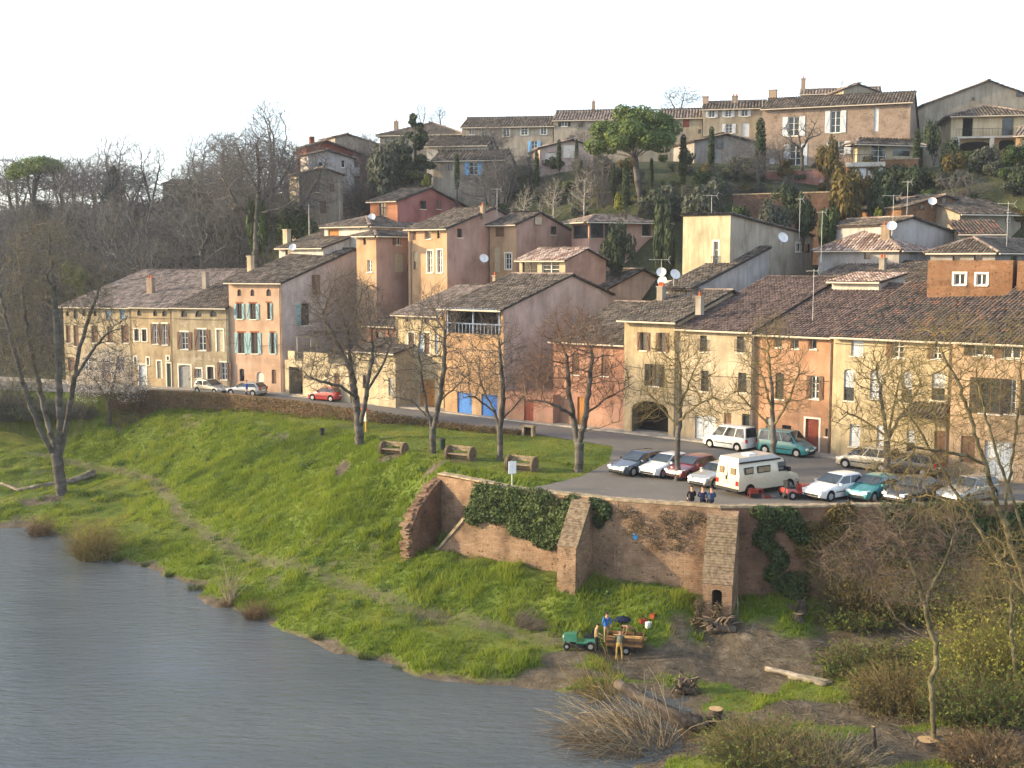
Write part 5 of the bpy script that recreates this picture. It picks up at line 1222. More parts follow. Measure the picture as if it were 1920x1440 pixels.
BK_moss = bark('bark_mossy', (.050, .045, .024), (.105, .092, .050), (.19, .165, .098)); TW_far = bark('twigs_far_grey', (.070, .066, .062), (.118, .110, .101), (.17, .158, .145))
BK_pale = bark('bark_pale', (.17, .15, .12), (.28, .25, .21), (.38, .35, .30))
def px_tree(base, pts_px, Y, zoff=0.0):
    """photo pixels -> points at distance Y relative to base"""
    return [tuple(P(x, y, Y + dy) - base) for x, y, dy in ((q + (0,))[:3] for q in pts_px)]
def px_blob(base, x, y, rx, ry, Y, rd=None):
    s = Y / F; c = P(x, y, Y) - base
    return (tuple(c), (rx * s, (rd or rx) * s, ry * s))
def plant_tree(name, label, base, T, bk, tw, group=None, cat='tree'):
    root = empty(name, base, 0, label, cat, group)
    a, b = tree_meshes(T, bk, tw)
    if a: link('trunk', a, root)
    if b: link('branches', b, root)
    return root
# --- the row of trees on the lawn and in the car park
def row_tree(label, seed, bpx, paths_px, blobs_px, r_tr, natt=1500, bk=BK_grey, tw=TW_grey, **k):
    base = ground_at(*bpx); Y = base.y
    paths = [px_tree(base, p, Y) for p in paths_px]
    paths[0] = [(0, 0, -.3)] + paths[0]
    blobs = [px_blob(base, *b, Y) for b in blobs_px]
    k.setdefault('D', .36); k.setdefault('dk', .48); k.setdefault('twigs', 3); k.setdefault('tip', .0135); k.setdefault('pw', 2.05); k.setdefault('di', 3.5)
    T = tree_arrays(seed, paths, blobs, int(natt * 1.75), r_tr * .78, **k)
    return plant_tree('bare_tree', label, base, T, bk, tw, 'bare trees along the street')
row_tree('large many-stemmed bare tree on the lawn before the low cream terrace house', 21, (675, 835), [[(672, 790), (666, 740, .5), (658, 690, .8), (652, 620, 1)], [(676, 800), (684, 760, -.6), (690, 715, -1), (700, 650, -1.2)], [(667, 745), (640, 725, -1), (600, 715, -2), (575, 705, -2.4)], [(690, 730), (715, 690, 1.5), (735, 640, 2)], [(660, 700), (630, 640, 1), (605, 590, 1.2)], [(686, 750), (720, 745, -1), (745, 750, -1.5)]],
         [(648, 600, 92, 88), (690, 640, 70, 80), (610, 690, 75, 50), (640, 545, 60, 45)], .46, 2300)
row_tree('forked bare lawn tree standing before the bright yellow house', 22, (812, 850), [[(811, 805), (800, 765, .5), (790, 715, .8), (785, 660, 1)], [(813, 800), (824, 750, -.5), (832, 690, -.8), (834, 620, -.8)], [(806, 785), (770, 750, -1), (740, 745, -1.5)], [(822, 755), (855, 725, 1), (880, 700, 1.4)]], [(812, 640, 68, 95), (770, 720, 55, 38), (850, 690, 45, 55), (815, 570, 40, 40)], .30, 1500)
row_tree('bare lawn tree standing before the blue doors', 23, (938, 863), [[(938, 815), (934, 790), (918, 755, .6), (900, 715, .9)], [(938, 800), (944, 750, -.5), (940, 690, -.6), (935, 640, -.6)], [(938, 795), (965, 760, .8), (985, 740, 1)], [(925, 770), (890, 745, -1), (870, 745, -1.4)]], [(930, 665, 62, 75), (895, 720, 50, 40), (975, 715, 48, 45)], .27, 1250)
row_tree('broad twiggy bare tree at the corner of the lawn and car park', 24, (1085, 885), [[(1085, 835), (1076, 790, .6), (1066, 730, 1), (1062, 670, 1)], [(1087, 830), (1098, 780, -.6), (1106, 720, -.9), (1110, 660, -1)], [(1074, 780), (1040, 760, -1), (1005, 750, -1.8), (985, 752, -2)], [(1100, 775), (1140, 745, 1), (1180, 725, 1.6)], [(1092, 810), (1130, 800, -1.2), (1160, 790, -1.5)]], [(1072, 665, 85, 82), (1020, 720, 62, 50), (1135, 715, 58, 55), (1065, 610, 50, 40)], .38, 2100, tw=TW_red)
row_tree('slim ochre-twigged bare tree beside the silver saloon', 25, (1272, 903), [[(1270, 850), (1273, 800), (1276, 740, .3), (1275, 680, .3)], [(1271, 800), (1240, 765, .6), (1215, 735, 1)], [(1273, 790), (1305, 760, -.8), (1335, 745, -1)], [(1272, 770), (1300, 700, .8)]], [(1275, 700, 72, 85), (1225, 750, 48, 42), (1330, 765, 50, 38)], .22, 850, tw=TW_ochre)
row_tree('tall slim bare tree beside the camper van', 26, (1452, 918), [[(1450, 850), (1449, 795), (1447, 730, .3), (1440, 660, .3)], [(1449, 805), (1410, 765, .6), (1385, 740, .9)], [(1449, 800), (1480, 750, -.8), (1500, 690, -1)], [(1448, 770), (1425, 690, .7)]], [(1440, 680, 62, 95), (1395, 745, 48, 40), (1490, 720, 45, 65)], .23, 850, tw=TW_ochre)
row_tree('bare pollarded tree in front of the long ochre-yellow house', 27, (1664, 912), [[(1664, 860), (1663, 815), (1655, 760, .4), (1645, 700, .6)], [(1664, 825), (1690, 780, -.6), (1720, 735, -1)], [(1663, 820), (1625, 790, .8), (1590, 775, 1)], [(1666, 812), (1685, 720, .7)]], [(1660, 715, 75, 75), (1600, 780, 45, 40), (1725, 760, 48, 55)], .26, 1000, tw=TW_ochre)
# --- the big forked tree on the left bank
base = ground_at(116, 926); Y = base.y
paths = [[(0, 0, -.4)] + px_tree(base, [(112, 890), (106, 855)], Y), px_tree(base, [(104, 858), (82, 820, -.5), (60, 770, -1), (35, 690, -1.4), (12, 600, -1.8), (-5, 520, -2)], Y), px_tree(base, [(106, 850), (88, 790, 1), (72, 720, 1.4), (50, 620, 1.6), (38, 520, 1.8), (30, 440, 2)], Y), px_tree(base, [(110, 850), (112, 780, -.4), (110, 690, -.5), (104, 580, -.5), (94, 480, -.4), (90, 420, -.4)], Y),
         px_tree(base, [(114, 850), (126, 790, .6), (138, 720, .8), (150, 650, 1), (172, 580, 1.2), (195, 520, 1.3)], Y), px_tree(base, [(140, 710), (175, 655, -.8), (215, 610, -1.2), (245, 595, -1.4)], Y), px_tree(base, [(112, 860), (130, 830, -1), (150, 800, -1.3), (158, 780, -1.3)], Y), px_tree(base, [(60, 770), (20, 730, -2), (-25, 715, -2.6)], Y)]
T = tree_arrays(31, paths, [px_blob(base, 85, 500, 75, 95, Y), px_blob(base, 20, 590, 60, 110, Y), px_blob(base, 165, 560, 55, 90, Y), px_blob(base, 215, 620, 45, 45, Y), px_blob(base, 60, 680, 80, 60, Y)], 6500, .52, D=.42, dk=.55, di=4, twigs=3, tip=.016, pw=2.1, trop=(0, 0, .28), twig_up=1.0)
plant_tree('riverside_tree', 'tall bare forked tree rising from the left river bank beside a fallen log', base, T, BK_grey, bark('twigs_olive_grey', (.075, .066, .045), (.135, .118, .080), (.20, .175, .12)))
# --- foreground trees at the right
def fg_base(px, py, z): return Vector(G(px, py, z))
base = fg_base(1975, 1300, -6.6); Y = base.y
paths = [[(0, 0, -.4)] + px_tree(base, [(1960, 1230), (1925, 1100)], Y), px_tree(base, [(1925, 1100), (1870, 950), (1848, 870), (1825, 800), (1795, 715), (1745, 620)], Y), px_tree(base, [(1935, 1130), (1880, 1060, 1), (1802, 942, 1.4), (1765, 875, 1.6), (1730, 817, 1.8), (1690, 755, 2), (1640, 700, 2.2)], Y), px_tree(base, [(1930, 1110), (1925, 1010, -1), (1897, 930, -1.2), (1870, 855, -1.4), (1850, 787, -1.6), (1830, 700, -1.8)], Y),
         px_tree(base, [(1848, 870), (1800, 850, -.5), (1740, 845, -.8), (1690, 830, -1)], Y), px_tree(base, [(1802, 942), (1740, 930, 1), (1690, 940, 1.3)], Y), px_tree(base, [(1880, 980), (1900, 850, .6), (1915, 720, 1)], Y)]
T = tree_arrays(41, paths, [px_blob(base, 1780, 700, 110, 120, Y), px_blob(base, 1880, 780, 90, 150, Y), px_blob(base, 1690, 830, 90, 90, Y), px_blob(base, 1780, 920, 90, 70, Y), px_blob(base, 1900, 640, 60, 60, Y)], 5000, .17, D=.3, dk=.40, di=4, twigs=3, tip=.009, thick=.05, tw_len=(.3, .9))
plant_tree('leaning_tree', 'mossy many-stemmed bare tree leaning in from the right foreground', base, T, BK_moss, TW_ochre)
base = ground_at(1752, 1385); Y = base.y
paths = [[(0, 0, -.3)] + px_tree(base, [(1748, 1320), (1745, 1278), (1757, 1240), (1754, 1205), (1742, 1168), (1733, 1130), (1720, 1092), (1702, 1045, .3), (1688, 990, .5)], Y), px_tree(base, [(1748, 1200), (1700, 1175, .5), (1680, 1160, .7)], Y), px_tree(base, [(1733, 1130), (1770, 1060, -.4), (1790, 1000, -.5)], Y)]
T = tree_arrays(42, paths, [px_blob(base, 1670, 1000, 95, 55, Y), px_blob(base, 1590, 1050, 65, 40, Y), px_blob(base, 1770, 1010, 70, 60, Y), px_blob(base, 1700, 1105, 85, 35, Y), px_blob(base, 1800, 1080, 45, 50, Y)], 3000, .12, D=.24, dk=.36, di=3, twigs=3, tip=.009, thick=.04, tw_len=(.3, .8))
plant_tree('slender_tree', 'slender kinked bare tree with a fine reddish crown by a cut stump', base, T, BK_moss, bark('twigs_russet_grey', (.070, .050, .034), (.125, .093, .064), (.19, .150, .108)))
base = ground_at(1905, 1330); Y = base.y
T = tree_arrays(43, [[(0, 0, -.3)] + px_tree(base, [(1905, 1260), (1895, 1180), (1898, 1100), (1880, 1020)], Y)], [px_blob(base, 1885, 1060, 60, 80, Y), px_blob(base, 1840, 1120, 45, 45, Y)], 1500, .10, D=.26, dk=.4, di=3, twigs=3, tip=.008, thick=.04)
plant_tree('slender_tree', 'thin crooked sapling inside the green thicket at the right edge', base, T, BK_moss, TW_ochre)
# --- white blossom tree and river willows
base = ground_at(205, 797); Y = base.y
paths = [[(0, 0, -.3)] + px_tree(base, [(205, 775), (202, 750)], Y), px_tree(base, [(203, 755), (180, 715, .6), (160, 690, 1)], Y), px_tree(base, [(204, 755), (215, 705, -.6), (222, 670, -.8)], Y), px_tree(base, [(206, 765), (235, 730, .5), (255, 715, .8)], Y)]
T = tree_arrays(33, paths, [px_blob(base, 205, 695, 58, 45, Y), px_blob(base, 245, 725, 40, 30, Y), px_blob(base, 165, 720, 35, 35, Y)], 3000, .2, D=.3, dk=.45, di=3, tip=.013, twigs=3)
bt = plant_tree('blossom_tree', 'small tree in white blossom below the greyed tan houses', base, T, BK_grey, TW_grey)
# --- leafy things
def leaf_arrays(r, blobs, n, size, shell=.45, up=.3, aspect=.6, droop=0.0):
    p, d, idx = ell_pts(r, blobs, n, shell)
    nrm = d + r.normal(0, .55, d.shape) + np.array([0, 0, up]); nrm /= np.linalg.norm(nrm, axis=1, keepdims=True)
    t = np.cross(nrm, r.normal(size=nrm.shape)); t /= np.linalg.norm(t, axis=1, keepdims=True) + 1e-9; b = np.cross(nrm, t)
    s = size * r.uniform(.55, 1.35, n)[:, None]
    V = np.stack([p - t * s, p + b * s * aspect - nrm * s * .15, p + t * s, p - b * s * aspect - nrm * s * .15], 1)
    tone = np.clip(.5 + .25 * r.normal(size=len(blobs))[idx] * .6 + .22 * r.normal(size=n), 0, 1)
    return V.reshape(-1, 3), np.arange(4 * n).reshape(-1, 4), tone
def leaf_mesh(name, seed, blobs, n, size, mat, **k):
    V, Q, R = leaf_arrays(np.random.default_rng(seed), blobs, n, size, **k)
    return np_mesh(name, V, Q, mat, R)
def lf(name, a, b, c, trans=.25): return rndmat(name, [(.15, a), (.5, b), (.88, c)], .7, .2, nscale=.7, namt=.4, trans=trans)
L_ivy = lf('ivy_leaves', (.018, .032, .010), (.040, .066, .018), (.085, .115, .035)); L_dark = lf('evergreen_dark', (.014, .024, .012), (.032, .048, .022), (.062, .082, .036))
L_pine = lf('pine_needles', (.040, .064, .020), (.095, .138, .036), (.165, .205, .058)); L_cyp = lf('cypress_needles', (.015, .027, .012), (.034, .052, .020), (.058, .078, .028))
L_olive = lf('olive_leaves', (.038, .046, .030), (.075, .085, .058), (.125, .132, .095)); L_gold = lf('autumn_leaves', (.045, .040, .014), (.100, .080, .024), (.17, .118, .032)); L_yel = lf('yellow_green_leaves', (.055, .070, .012), (.13, .145, .022), (.21, .21, .035))
L_green = lf('spring_leaves', (.034, .055, .012), (.075, .105, .020), (.13, .16, .034)); L_dry = lf('dry_leaves', (.055, .040, .022), (.11, .080, .042), (.18, .135, .075)); L_white = rndmat('blossom_petals', [(.1, (.46, .44, .42)), (.5, (.62, .60, .58)), (.9, (.76, .74, .72))], .8, .1, trans=.3)
me = leaf_mesh('blossom', 5, [px_blob(bt.location, 205, 692, 62, 48, bt.location.y), px_blob(bt.location, 245, 728, 42, 34, bt.location.y), px_blob(bt.location, 165, 720, 38, 38, bt.location.y)], 6000, .055, L_white, shell=.2)
link('blossom', me, bt)
def clump(r, n, w, h, flat=1.0):
    return [((r.normal(0, w * .38), r.normal(0, w * .38) * flat, h * (.35 + .45 * r.random())), (w * r.uniform(.28, .5), w * r.uniform(.28, .5) * flat, h * r.uniform(.25, .42))) for _ in range(n)]
# umbrella pines
def umbrella(label, cpx, cy, rx, ry, Y, base_py, base_px, seed, n=9000):
    b = P(base_px, base_py, Y); r = np.random.default_rng(seed); s = Y / F
    blobs = []
    for k in range(46):
        a = r.uniform(0, 2 * math.pi); q = math.sqrt(r.random())
        x = cpx + q * math.cos(a) * rx * .86; dy = q * math.sin(a) * rx * .86 * s
        y = cy - ry * .55 * (1 - q ** 2) * r.uniform(.5, 1) + ry * .25 * r.uniform(-1, 1) + ry * .35 * q * (x < cpx)
        c = P(x, y, Y + dy) - b; rr = s * rx * r.uniform(.20, .32)
        blobs.append((tuple(c), (rr, rr, rr * .72)))
    root = empty('umbrella_pine', b, 0, label, 'pine tree')
    paths = [[(0, 0, min(-1, float(hill(b.x, b.y)) - b.z - .5))] + px_tree(b, [(base_px + (cpx - base_px) * .6, base_py + (cy + ry * .6 - base_py) * .55), (cpx + 2, cy + ry * .35)], Y)]
    for bl in blobs[::2]: paths.append([tuple(np.array(paths[0][-2]) * .35 + np.array(paths[0][-1]) * .65), tuple(np.array(bl[0]) * .7 + np.array(paths[0][-1]) * .3 - np.array([0, 0, .6])), bl[0]])
    T = tree_arrays(seed, paths, blobs, 500, .34, D=.6, dk=1.2, di=3, twigs=0, tip=.02)
    a_, b_ = tree_meshes(T, BK_grey, BK_grey)
    if a_: link('trunk', a_, root)
    if b_: link('branches', b_, root)
    link('crown', leaf_mesh('crown', seed, blobs, n, .17, L_pine, shell=.55, up=.6), root)
umbrella('big umbrella pine with a wide bright crown in the hillside garden', 1185, 252, 84, 74, 133, 372, 1208, 61, 24000)
umbrella('dark umbrella pine on the wooded skyline', 65, 316, 54, 30, 185, 400, 58, 62, 9000)
# cypresses
cyp = leaf_mesh('crown', 63, [((0, 0, .5 + k * .5), (.34 + .26 * math.sin(min(1, (k + 1) / 5) * 1.57) * (1 - (k / 13) ** 2.4),) * 2 + (.6,)) for k in range(13)], 2600, .14, L_cyp, shell=.5, up=.6)
mb = MB(); mb.tube([(0, 0, -5), (0, 0, 1.0)], [.14, .08], 6); cyt = mb.mesh('trunk', BK_grey)
CYPS = [(1280, 255, 346, 135, 'tall slim cypress standing clear between the pine and the white-shuttered house'), (1333, 240, 320, 142, 'tall slim cypress in front of the grey block shed'), (1424, 226, 358, 140, 'tallest slim cypress at the left corner of the manor'), (1717, 246, 336, 137, 'slim cypress beside the pavilion terrace'), (1173, 300, 392, 128, 'slim cypress under the left side of the umbrella pine'), (1221, 298, 352, 136, 'slim cypress under the right side of the umbrella pine'), (1048, 263, 320, 148, 'slim cypress against the pink cottage'), (1081, 262, 310, 149, 'slim cypress right of the pink cottage door'), (1006, 285, 350, 147, 'slim cypress among the pale poplars'), (857, 290, 355, 147, 'small slim cypress beside the blue shutters cottage'), (1088, 300, 372, 142, 'dark cypress behind the pale poplar'), (1150, 310, 370, 138, 'short cypress left of the pine trunk')]
for px, yt, yb, Y, lab in CYPS:
    b = P(px, yb, Y); hgt = (yb - yt) * Y / F
    root = empty('cypress', b, random.uniform(0, 6), lab, 'cypress', 'cypresses of the hillside gardens')
    for nm, m_ in (('crown', cyp), ('trunk', cyt)):
        o = link(nm, m_, root); o.scale = (hgt / 7.0 * 1.05 if nm == 'crown' else 1,) * 2 + (hgt / 7.0,)
# cedar and small conifer
def conifer(label, px, yt, yb, wpx, Y, seed, mat, n=5000):
    b = P(px, yb, Y); H_ = (yb - yt) * Y / F; W_ = wpx * Y / F; r = np.random.default_rng(seed); bl = []
    for k in range(40):
        f = r.random(); w = W_ * (1 - f) ** .7 * .5 + .3; a = r.uniform(0, 6.28); q = r.uniform(.3, 1)
        bl.append(((w * q * math.cos(a), w * q * math.sin(a), H_ * (.22 + .76 * f)), (w * .32 + .2, w * .32 + .2, .5)))
    root = empty('conifer', b, 0, label, 'conifer')
    m = MB(); m.tube([(0, 0, -6), (.1, 0, H_ * .5), (0, 0, H_ * .95)], [.32, .2, .04], 8); m.build('trunk', BK_grey, root, smooth=True)
    link('crown', leaf_mesh('crown', seed, bl, n, .2, mat, shell=.4, up=.2), root)
conifer('ragged tall cedar in the middle of the hillside', 778, 216, 372, 62, 150, 71, L_dark, 7000)
conifer('small pointed fir on the wooded skyline', 214, 314, 380, 34, 190, 72, L_dark, 2500)
# clipped ivy and creepers on the rampart
def ivy(name, label, run, blobs, n, mat, size=.11, seed=1, cat='ivy'):
    """blobs in wall coordinates (x along, z height, half width, half height), hanging in front of the wall"""
    R = Matrix.Rotation(run.rz, 4, 'Z'); bl = [((x, -.12, z), (rx, .38, rz)) for x, z, rx, rz in blobs]
    root = empty(name, run.p0, run.rz, label, cat)
    link('foliage', leaf_mesh('foliage', seed, bl, n, size, mat, shell=.3, up=.2), root)
    m = MB(); rr = random.Random(seed)
    for k in range(14):
        x, z, rx, rz = rr.choice(blobs); m.tube([(x + rr.uniform(-rx, rx), -.04, z - rz), (x + rr.uniform(-rx, rx), -.07, z), (x + rr.uniform(-rx, rx), -.05, z + rz)], [.03, .022, .012], 4)
    m.build('stem', BK_grey, root)
R1 = Run(left, a1)
x1 = lambda px: (col_on_line(px, a0, a1, -1.5) - left).length
bx = []
rr = random.Random(8)
for k in range(70):
    px = rr.uniform(886, 1096); t = (px - 890) / 205; lo = -2.6 - .85 * min(1, max(0, (t - .25) * 2.2))
    z = rr.uniform(lo + .35, -.05); bx.append((x1(px), z, rr.uniform(.55, 1.0), rr.uniform(.4, .7)))
ivy('ivy_hedge', 'dense clipped ivy hanging over the ramp wall', R1, bx, 26000, lf('hedge_ivy', (.026, .044, .012), (.060, .090, .024), (.125, .155, .050)), .10, 81)
RB1 = Run(b0, b1); RC = Run(c0, c1); RD = Run(d0, d1 + (d1 - d0).normalized() * 25)
ivy('ivy', 'small ivy tuft over the wall top right of the squat buttress', R1, [(x1(1118), -.2, .6, .35), (x1(1135), -.6, .5, .6), (x1(1125), -1.2, .35, .5)], 1500, L_ivy, .1, 82)
xc = lambda px, z=-2: (col_on_line(px, c0, c1, z) - c0).length
ivy('ivy', 'dark ivy column running down the wall right of the tall buttress', RC, [(xc(1425) + .1 * k + .35 * math.sin(k), -.15 - k * .34, .75 - .012 * k, .42) for k in range(17)] + [(xc(1470) + .2 * k, -.2 - .3 * k, .8, .4) for k in range(6)] + [(xc(1490), -4.0 - .3 * k, .9, .4) for k in range(5)], 9000, L_ivy, .1, 83)
xd = lambda px, z=-2: (col_on_line(px, d0, d1, z) - d0).length
ivy('ivy', 'wide ivy curtain over the wall behind the leaning tree', RD, [(xd(rr.uniform(1660, 1960)), rr.uniform(-3.2, -.1), rr.uniform(.7, 1.3), rr.uniform(.4, .8)) for k in range(34)], 12000, L_ivy, .11, 84)
ivy('dry_creeper', 'ochre dry creeper hanging on the wall left of the ivy curtain', RC, [(xc(rr.uniform(1505, 1600)), rr.uniform(-3.6, -.1), rr.uniform(.5, 1.0), rr.uniform(.4, .8)) for k in range(22)], 5000, lf('creeper_ochre', (.060, .045, .014), (.12, .092, .026), (.18, .14, .045)), .08, 85, cat='creeper')
ivy('dry_creeper', 'withered grey creeper patches on the wall left of the tall buttress', RB1, [(RB1.L * f, z, .55, .45) for f, z in ((.06, -.5), (.2, -.9), (.3, -1.5), (.5, -.7), (.55, -1.5), (.66, -1.2), (.78, -.6), (.9, -.9), (.4, -2.3), (.15, -1.6), (.62, -2.2))], 1800, L_dry, .06, 86, cat='creeper')
ivy('dry_creeper', 'dark shrubby growth round the small buttress doorway', Run(col_on_line(1290, b0, b1, -5) + Vector((0, -2.4, 0)), col_on_line(1345, b0, b1, -5) + Vector((.5, -2.6, 0))), [(.3, -5.2, .35, .7), (1.3, -5.4, .4, .7), (.8, -6.0, .7, .4), (.1, -6.1, .4, .4)], 1500, L_dry, .06, 87, cat='creeper')
# shrubs: a few kinds, copied
def shrub_proto(seed, w, h, n, size, mat, nb=9):
    r = np.random.default_rng(seed); return leaf_mesh('foliage', seed, clump(r, nb, w, h), n, size, mat, shell=.35)
mb = MB(); rs = random.Random(3)
for k in range(7): mb.tube([(rs.uniform(-.15, .15), rs.uniform(-.15, .15), -.5), (rs.uniform(-.4, .4), rs.uniform(-.4, .4), .9)], [.05, .02], 5)
STEMS = mb.mesh('stem', BK_grey)
SP = dict(dark=shrub_proto(91, 1.0, 1.5, 1800, .10, L_dark), green=shrub_proto(92, 1.0, 1.4, 1800, .10, L_green), olive=shrub_proto(93, 1.0, 1.6, 2600, .085, L_olive), gold=shrub_proto(94, 1.0, 1.7, 2600, .085, L_gold), yel=shrub_proto(95, .9, 1.2, 1500, .09, L_yel), ivy=shrub_proto(96, 1.0, 1.3, 2000, .09, L_ivy))
def shrub(kind, px, yb, Y, wpx, hpx, label, name='shrub', group=None):
    b = P(px, yb, Y); s = Y / F; gz = float(hill(b.x, b.y)) - .1; ex = min(max(0, (b.z - gz) / s), .45 * hpx); hpx += ex; b.z -= ex * s
    root = empty(name, b, random.uniform(0, 6), label, name.replace('_', ' '), group)
    o = link('foliage', SP[kind], root); o.scale = (wpx * s / 2.2,) * 2 + (hpx * s / 1.5,)
    link('stem', STEMS, root)
shrub('olive', 1240, 415, 131, 95, 62, 'grey-green olive tree below the umbrella pine trunk', 'olive_tree')
shrub('olive', 1325, 412, 127, 95, 66, 'round silvery olive tree above the pale-yellow block', 'olive_tree')
shrub('olive', 735, 350, 150, 90, 80, 'grey leafy tree left of the cedar', 'leafy_tree')
shrub('dark', 1155, 505, 120, 70, 75, 'dark round evergreen beside the small pink-gabled house')
shrub('dark', 1252, 510, 119, 62, 120, 'tall dark evergreen left of the pale-yellow block')
shrub('gold', 1588, 424, 122, 92, 90, 'autumn-gold tree above the patchwork roof', 'leafy_tree')
shrub('dark', 1668, 418, 122, 85, 85, 'dark shrub right of the autumn-gold tree')
shrub('gold', 1553, 332, 135, 52, 56, 'orange-leaved bush at the foot of the manor', 'leafy_tree')
shrub('dark', 1752, 282, 142, 45, 46, 'dark shrub between the manor and the villa')
shrub('dark', 1772, 330, 138, 52, 60, 'black-green shrub below the villa')
shrub('ivy', 1820, 365, 132, 110, 60, 'ivy-dark hedge bank below the villa')
shrub('yel', 1645, 425, 118, 34, 44, 'yellow-green bush behind the chimney with a dish')
shrub('yel', 803, 345, 146, 26, 24, 'bright yellow-green bush near the cedar')
shrub('yel', 1165, 385, 129, 42, 28, 'yellow-green bush at the foot of the cypress')
shrub('ivy', 1330, 352, 133, 76, 36, 'dark green rounded hedge under the cypress')
shrub('green', 545, 425, 146, 44, 55, 'fresh green bush under the bare oak')
shrub('ivy', 490, 455, 143, 60, 90, 'ivy-clad thicket left of the low white house')
shrub('ivy', 560, 440, 142, 90, 60, 'ivy-dark bushes behind the low white house')
shrub('green', 150, 540, 140, 50, 45, 'pale green bush behind the left tan roof')
shrub('dark', 1480, 385, 122, 60, 34, 'low dark shrub at the brick terrace wall')
for a in (('ivy', 1395, 430, 119, 60, 50, 'ivy bush at the left end of the brick terrace wall'), ('olive', 1450, 440, 117, 66, 56, 'grey-green bush before the brick terrace wall'), ('dark', 1505, 436, 118, 60, 60, 'dark bush before the brick terrace wall'), ('ivy', 1545, 446, 116, 56, 66, 'ivy bush between terrace wall and patchwork roof')): shrub(*a)
rs = random.Random(19)
SL = dict(dark='dark evergreen shrub', olive='grey-green shrub', ivy='ivy-green shrub', green='light green shrub', gold='russet shrub')
def scatter(n, x0, x1_, y0, y1, kinds, where, sc):
    for k in range(n):
        p = ground_at(rs.uniform(x0, x1_), rs.uniform(y0, y1)); kind = rs.choice(kinds)
        root = empty('shrub', p, rs.uniform(0, 6), SL[kind] + ' ' + where, 'shrub', kind + ' shrubs ' + where)
        o = link('foliage', SP[kind], root); q = rs.uniform(*sc); o.scale = (q, q, q * rs.uniform(.6, 1.1)); link('stem', STEMS, root)
scatter(75, 660, 1290, 290, 420, ['dark', 'olive', 'ivy', 'green', 'dark', 'olive', 'gold'], 'scattered on the terraced garden slope', (.6, 1.5))
scatter(34, 1290, 1560, 300, 400, ['dark', 'olive', 'ivy', 'gold'], 'around the cypresses left of the manor', (.6, 1.3))
scatter(62, 1540, 1925, 290, 430, ['dark', 'ivy', 'dark', 'olive', 'gold', 'ivy'], 'on the bank under the manor and villa', (.8, 1.8))
scatter(40, 690, 1430, 262, 330, ['dark', 'olive', 'ivy', 'dark'], 'close under the hill-top houses', (.7, 1.5))
scatter(26, 520, 700, 330, 440, ['dark', 'ivy', 'olive', 'ivy'], 'below the gabled houses on the left shoulder', (.9, 2.0))
# --- bare trees of the hill
def bare_proto(seed, H_, W_, rt, natt, bk=BK_grey, tw=TW_far, low=.25, tip=.022, D=.55, dk=.8, twigs=3, twl=(.5, 1.3), multi=1):
    r = np.random.default_rng(seed); paths = []
    for m in range(multi):
        a = r.uniform(0, 6.28); q = 0 if multi == 1 else W_ * .25
        paths.append([(0, 0, -1.0) if m == 0 else (0, 0, .2), (q * math.cos(a) * .3 + r.normal(0, .2), q * math.sin(a) * .3, H_ * .25), (q * math.cos(a) + r.normal(0, .3), q * math.sin(a) + r.normal(0, .3), H_ * .6)])
    bl = [((r.normal(0, W_ * .2), r.normal(0, W_ * .2), H_ * r.uniform(low + .12, .82)), (W_ * r.uniform(.2, .34), W_ * r.uniform(.2, .34), H_ * r.uniform(.12, .22))) for _ in range(7)] + [((0, 0, H_ * .62), (W_ * .38, W_ * .38, H_ * .36))]
    T = tree_arrays(seed, paths, bl, natt, rt, D=D, dk=dk, di=4, twigs=twigs, tip=tip, tw_len=twl, thick=.1)
    return tree_meshes(T, bk, tw)
BP = [bare_proto(101, 12, 9, .28, 1500), bare_proto(102, 14, 8, .3, 1500, multi=3), bare_proto(103, 10, 10, .25, 1500, multi=2), bare_proto(104, 9, 6, .18, 1100, multi=3), bare_proto(105, 11, 4.5, .16, 900, bk=BK_pale, tw=BK_pale)]
def bare(k, b, sc, label, group=None, rz=None, name='bare_tree', sx=1.0):
    root = empty(name, b, random.uniform(0, 6) if rz is None else rz, label, 'tree', group)
    for nm, m_ in (('trunk', BP[k][0]), ('branches', BP[k][1])):
        if m_: o = link(nm, m_, root); o.scale = (sc * sx, sc * sx, sc)
b = P(478, 487, 142); T = tree_arrays(110, [[(0, 0, -1)] + px_tree(b, [(480, 440), (484, 380), (486, 320, 1), (480, 270, 1)], 142), px_tree(b, [(482, 420), (440, 375, -2), (420, 340, -2)], 142), px_tree(b, [(484, 380), (525, 345, 2), (548, 300, 2)], 142), px_tree(b, [(484, 360), (452, 300, 1), (440, 265, 1)], 142), px_tree(b, [(484, 400), (530, 390, -2), (560, 370, -3)], 142)],
  [px_blob(b, 478, 300, 68, 58, 142), px_blob(b, 430, 350, 48, 45, 142), px_blob(b, 535, 330, 48, 60, 142), px_blob(b, 545, 385, 50, 30, 142)], 6500, .36, D=.5, dk=.55, di=4, twigs=3, tip=.02)
plant_tree('bare_oak', 'large bare oak with a domed crown above the low white house', b, T, BK_grey, TW_far)
b = P(570, 470, 146); T = tree_arrays(111, [[(0, 0, -1)] + px_tree(b, [(566, 400), (562, 330), (560, 290)], 146), px_tree(b, [(565, 390), (600, 330, 1), (612, 300, 1)], 146)], [px_blob(b, 575, 310, 50, 45, 146), px_blob(b, 600, 350, 45, 50, 146), px_blob(b, 545, 370, 35, 40, 146)], 2600, .3, D=.5, dk=.65, di=4, twigs=3, tip=.018)
plant_tree('bare_oak', 'ivy-trunked bare tree in front of the grey gabled house', b, T, BK_grey, TW_far)
rs = random.Random(77)
WOOD = []
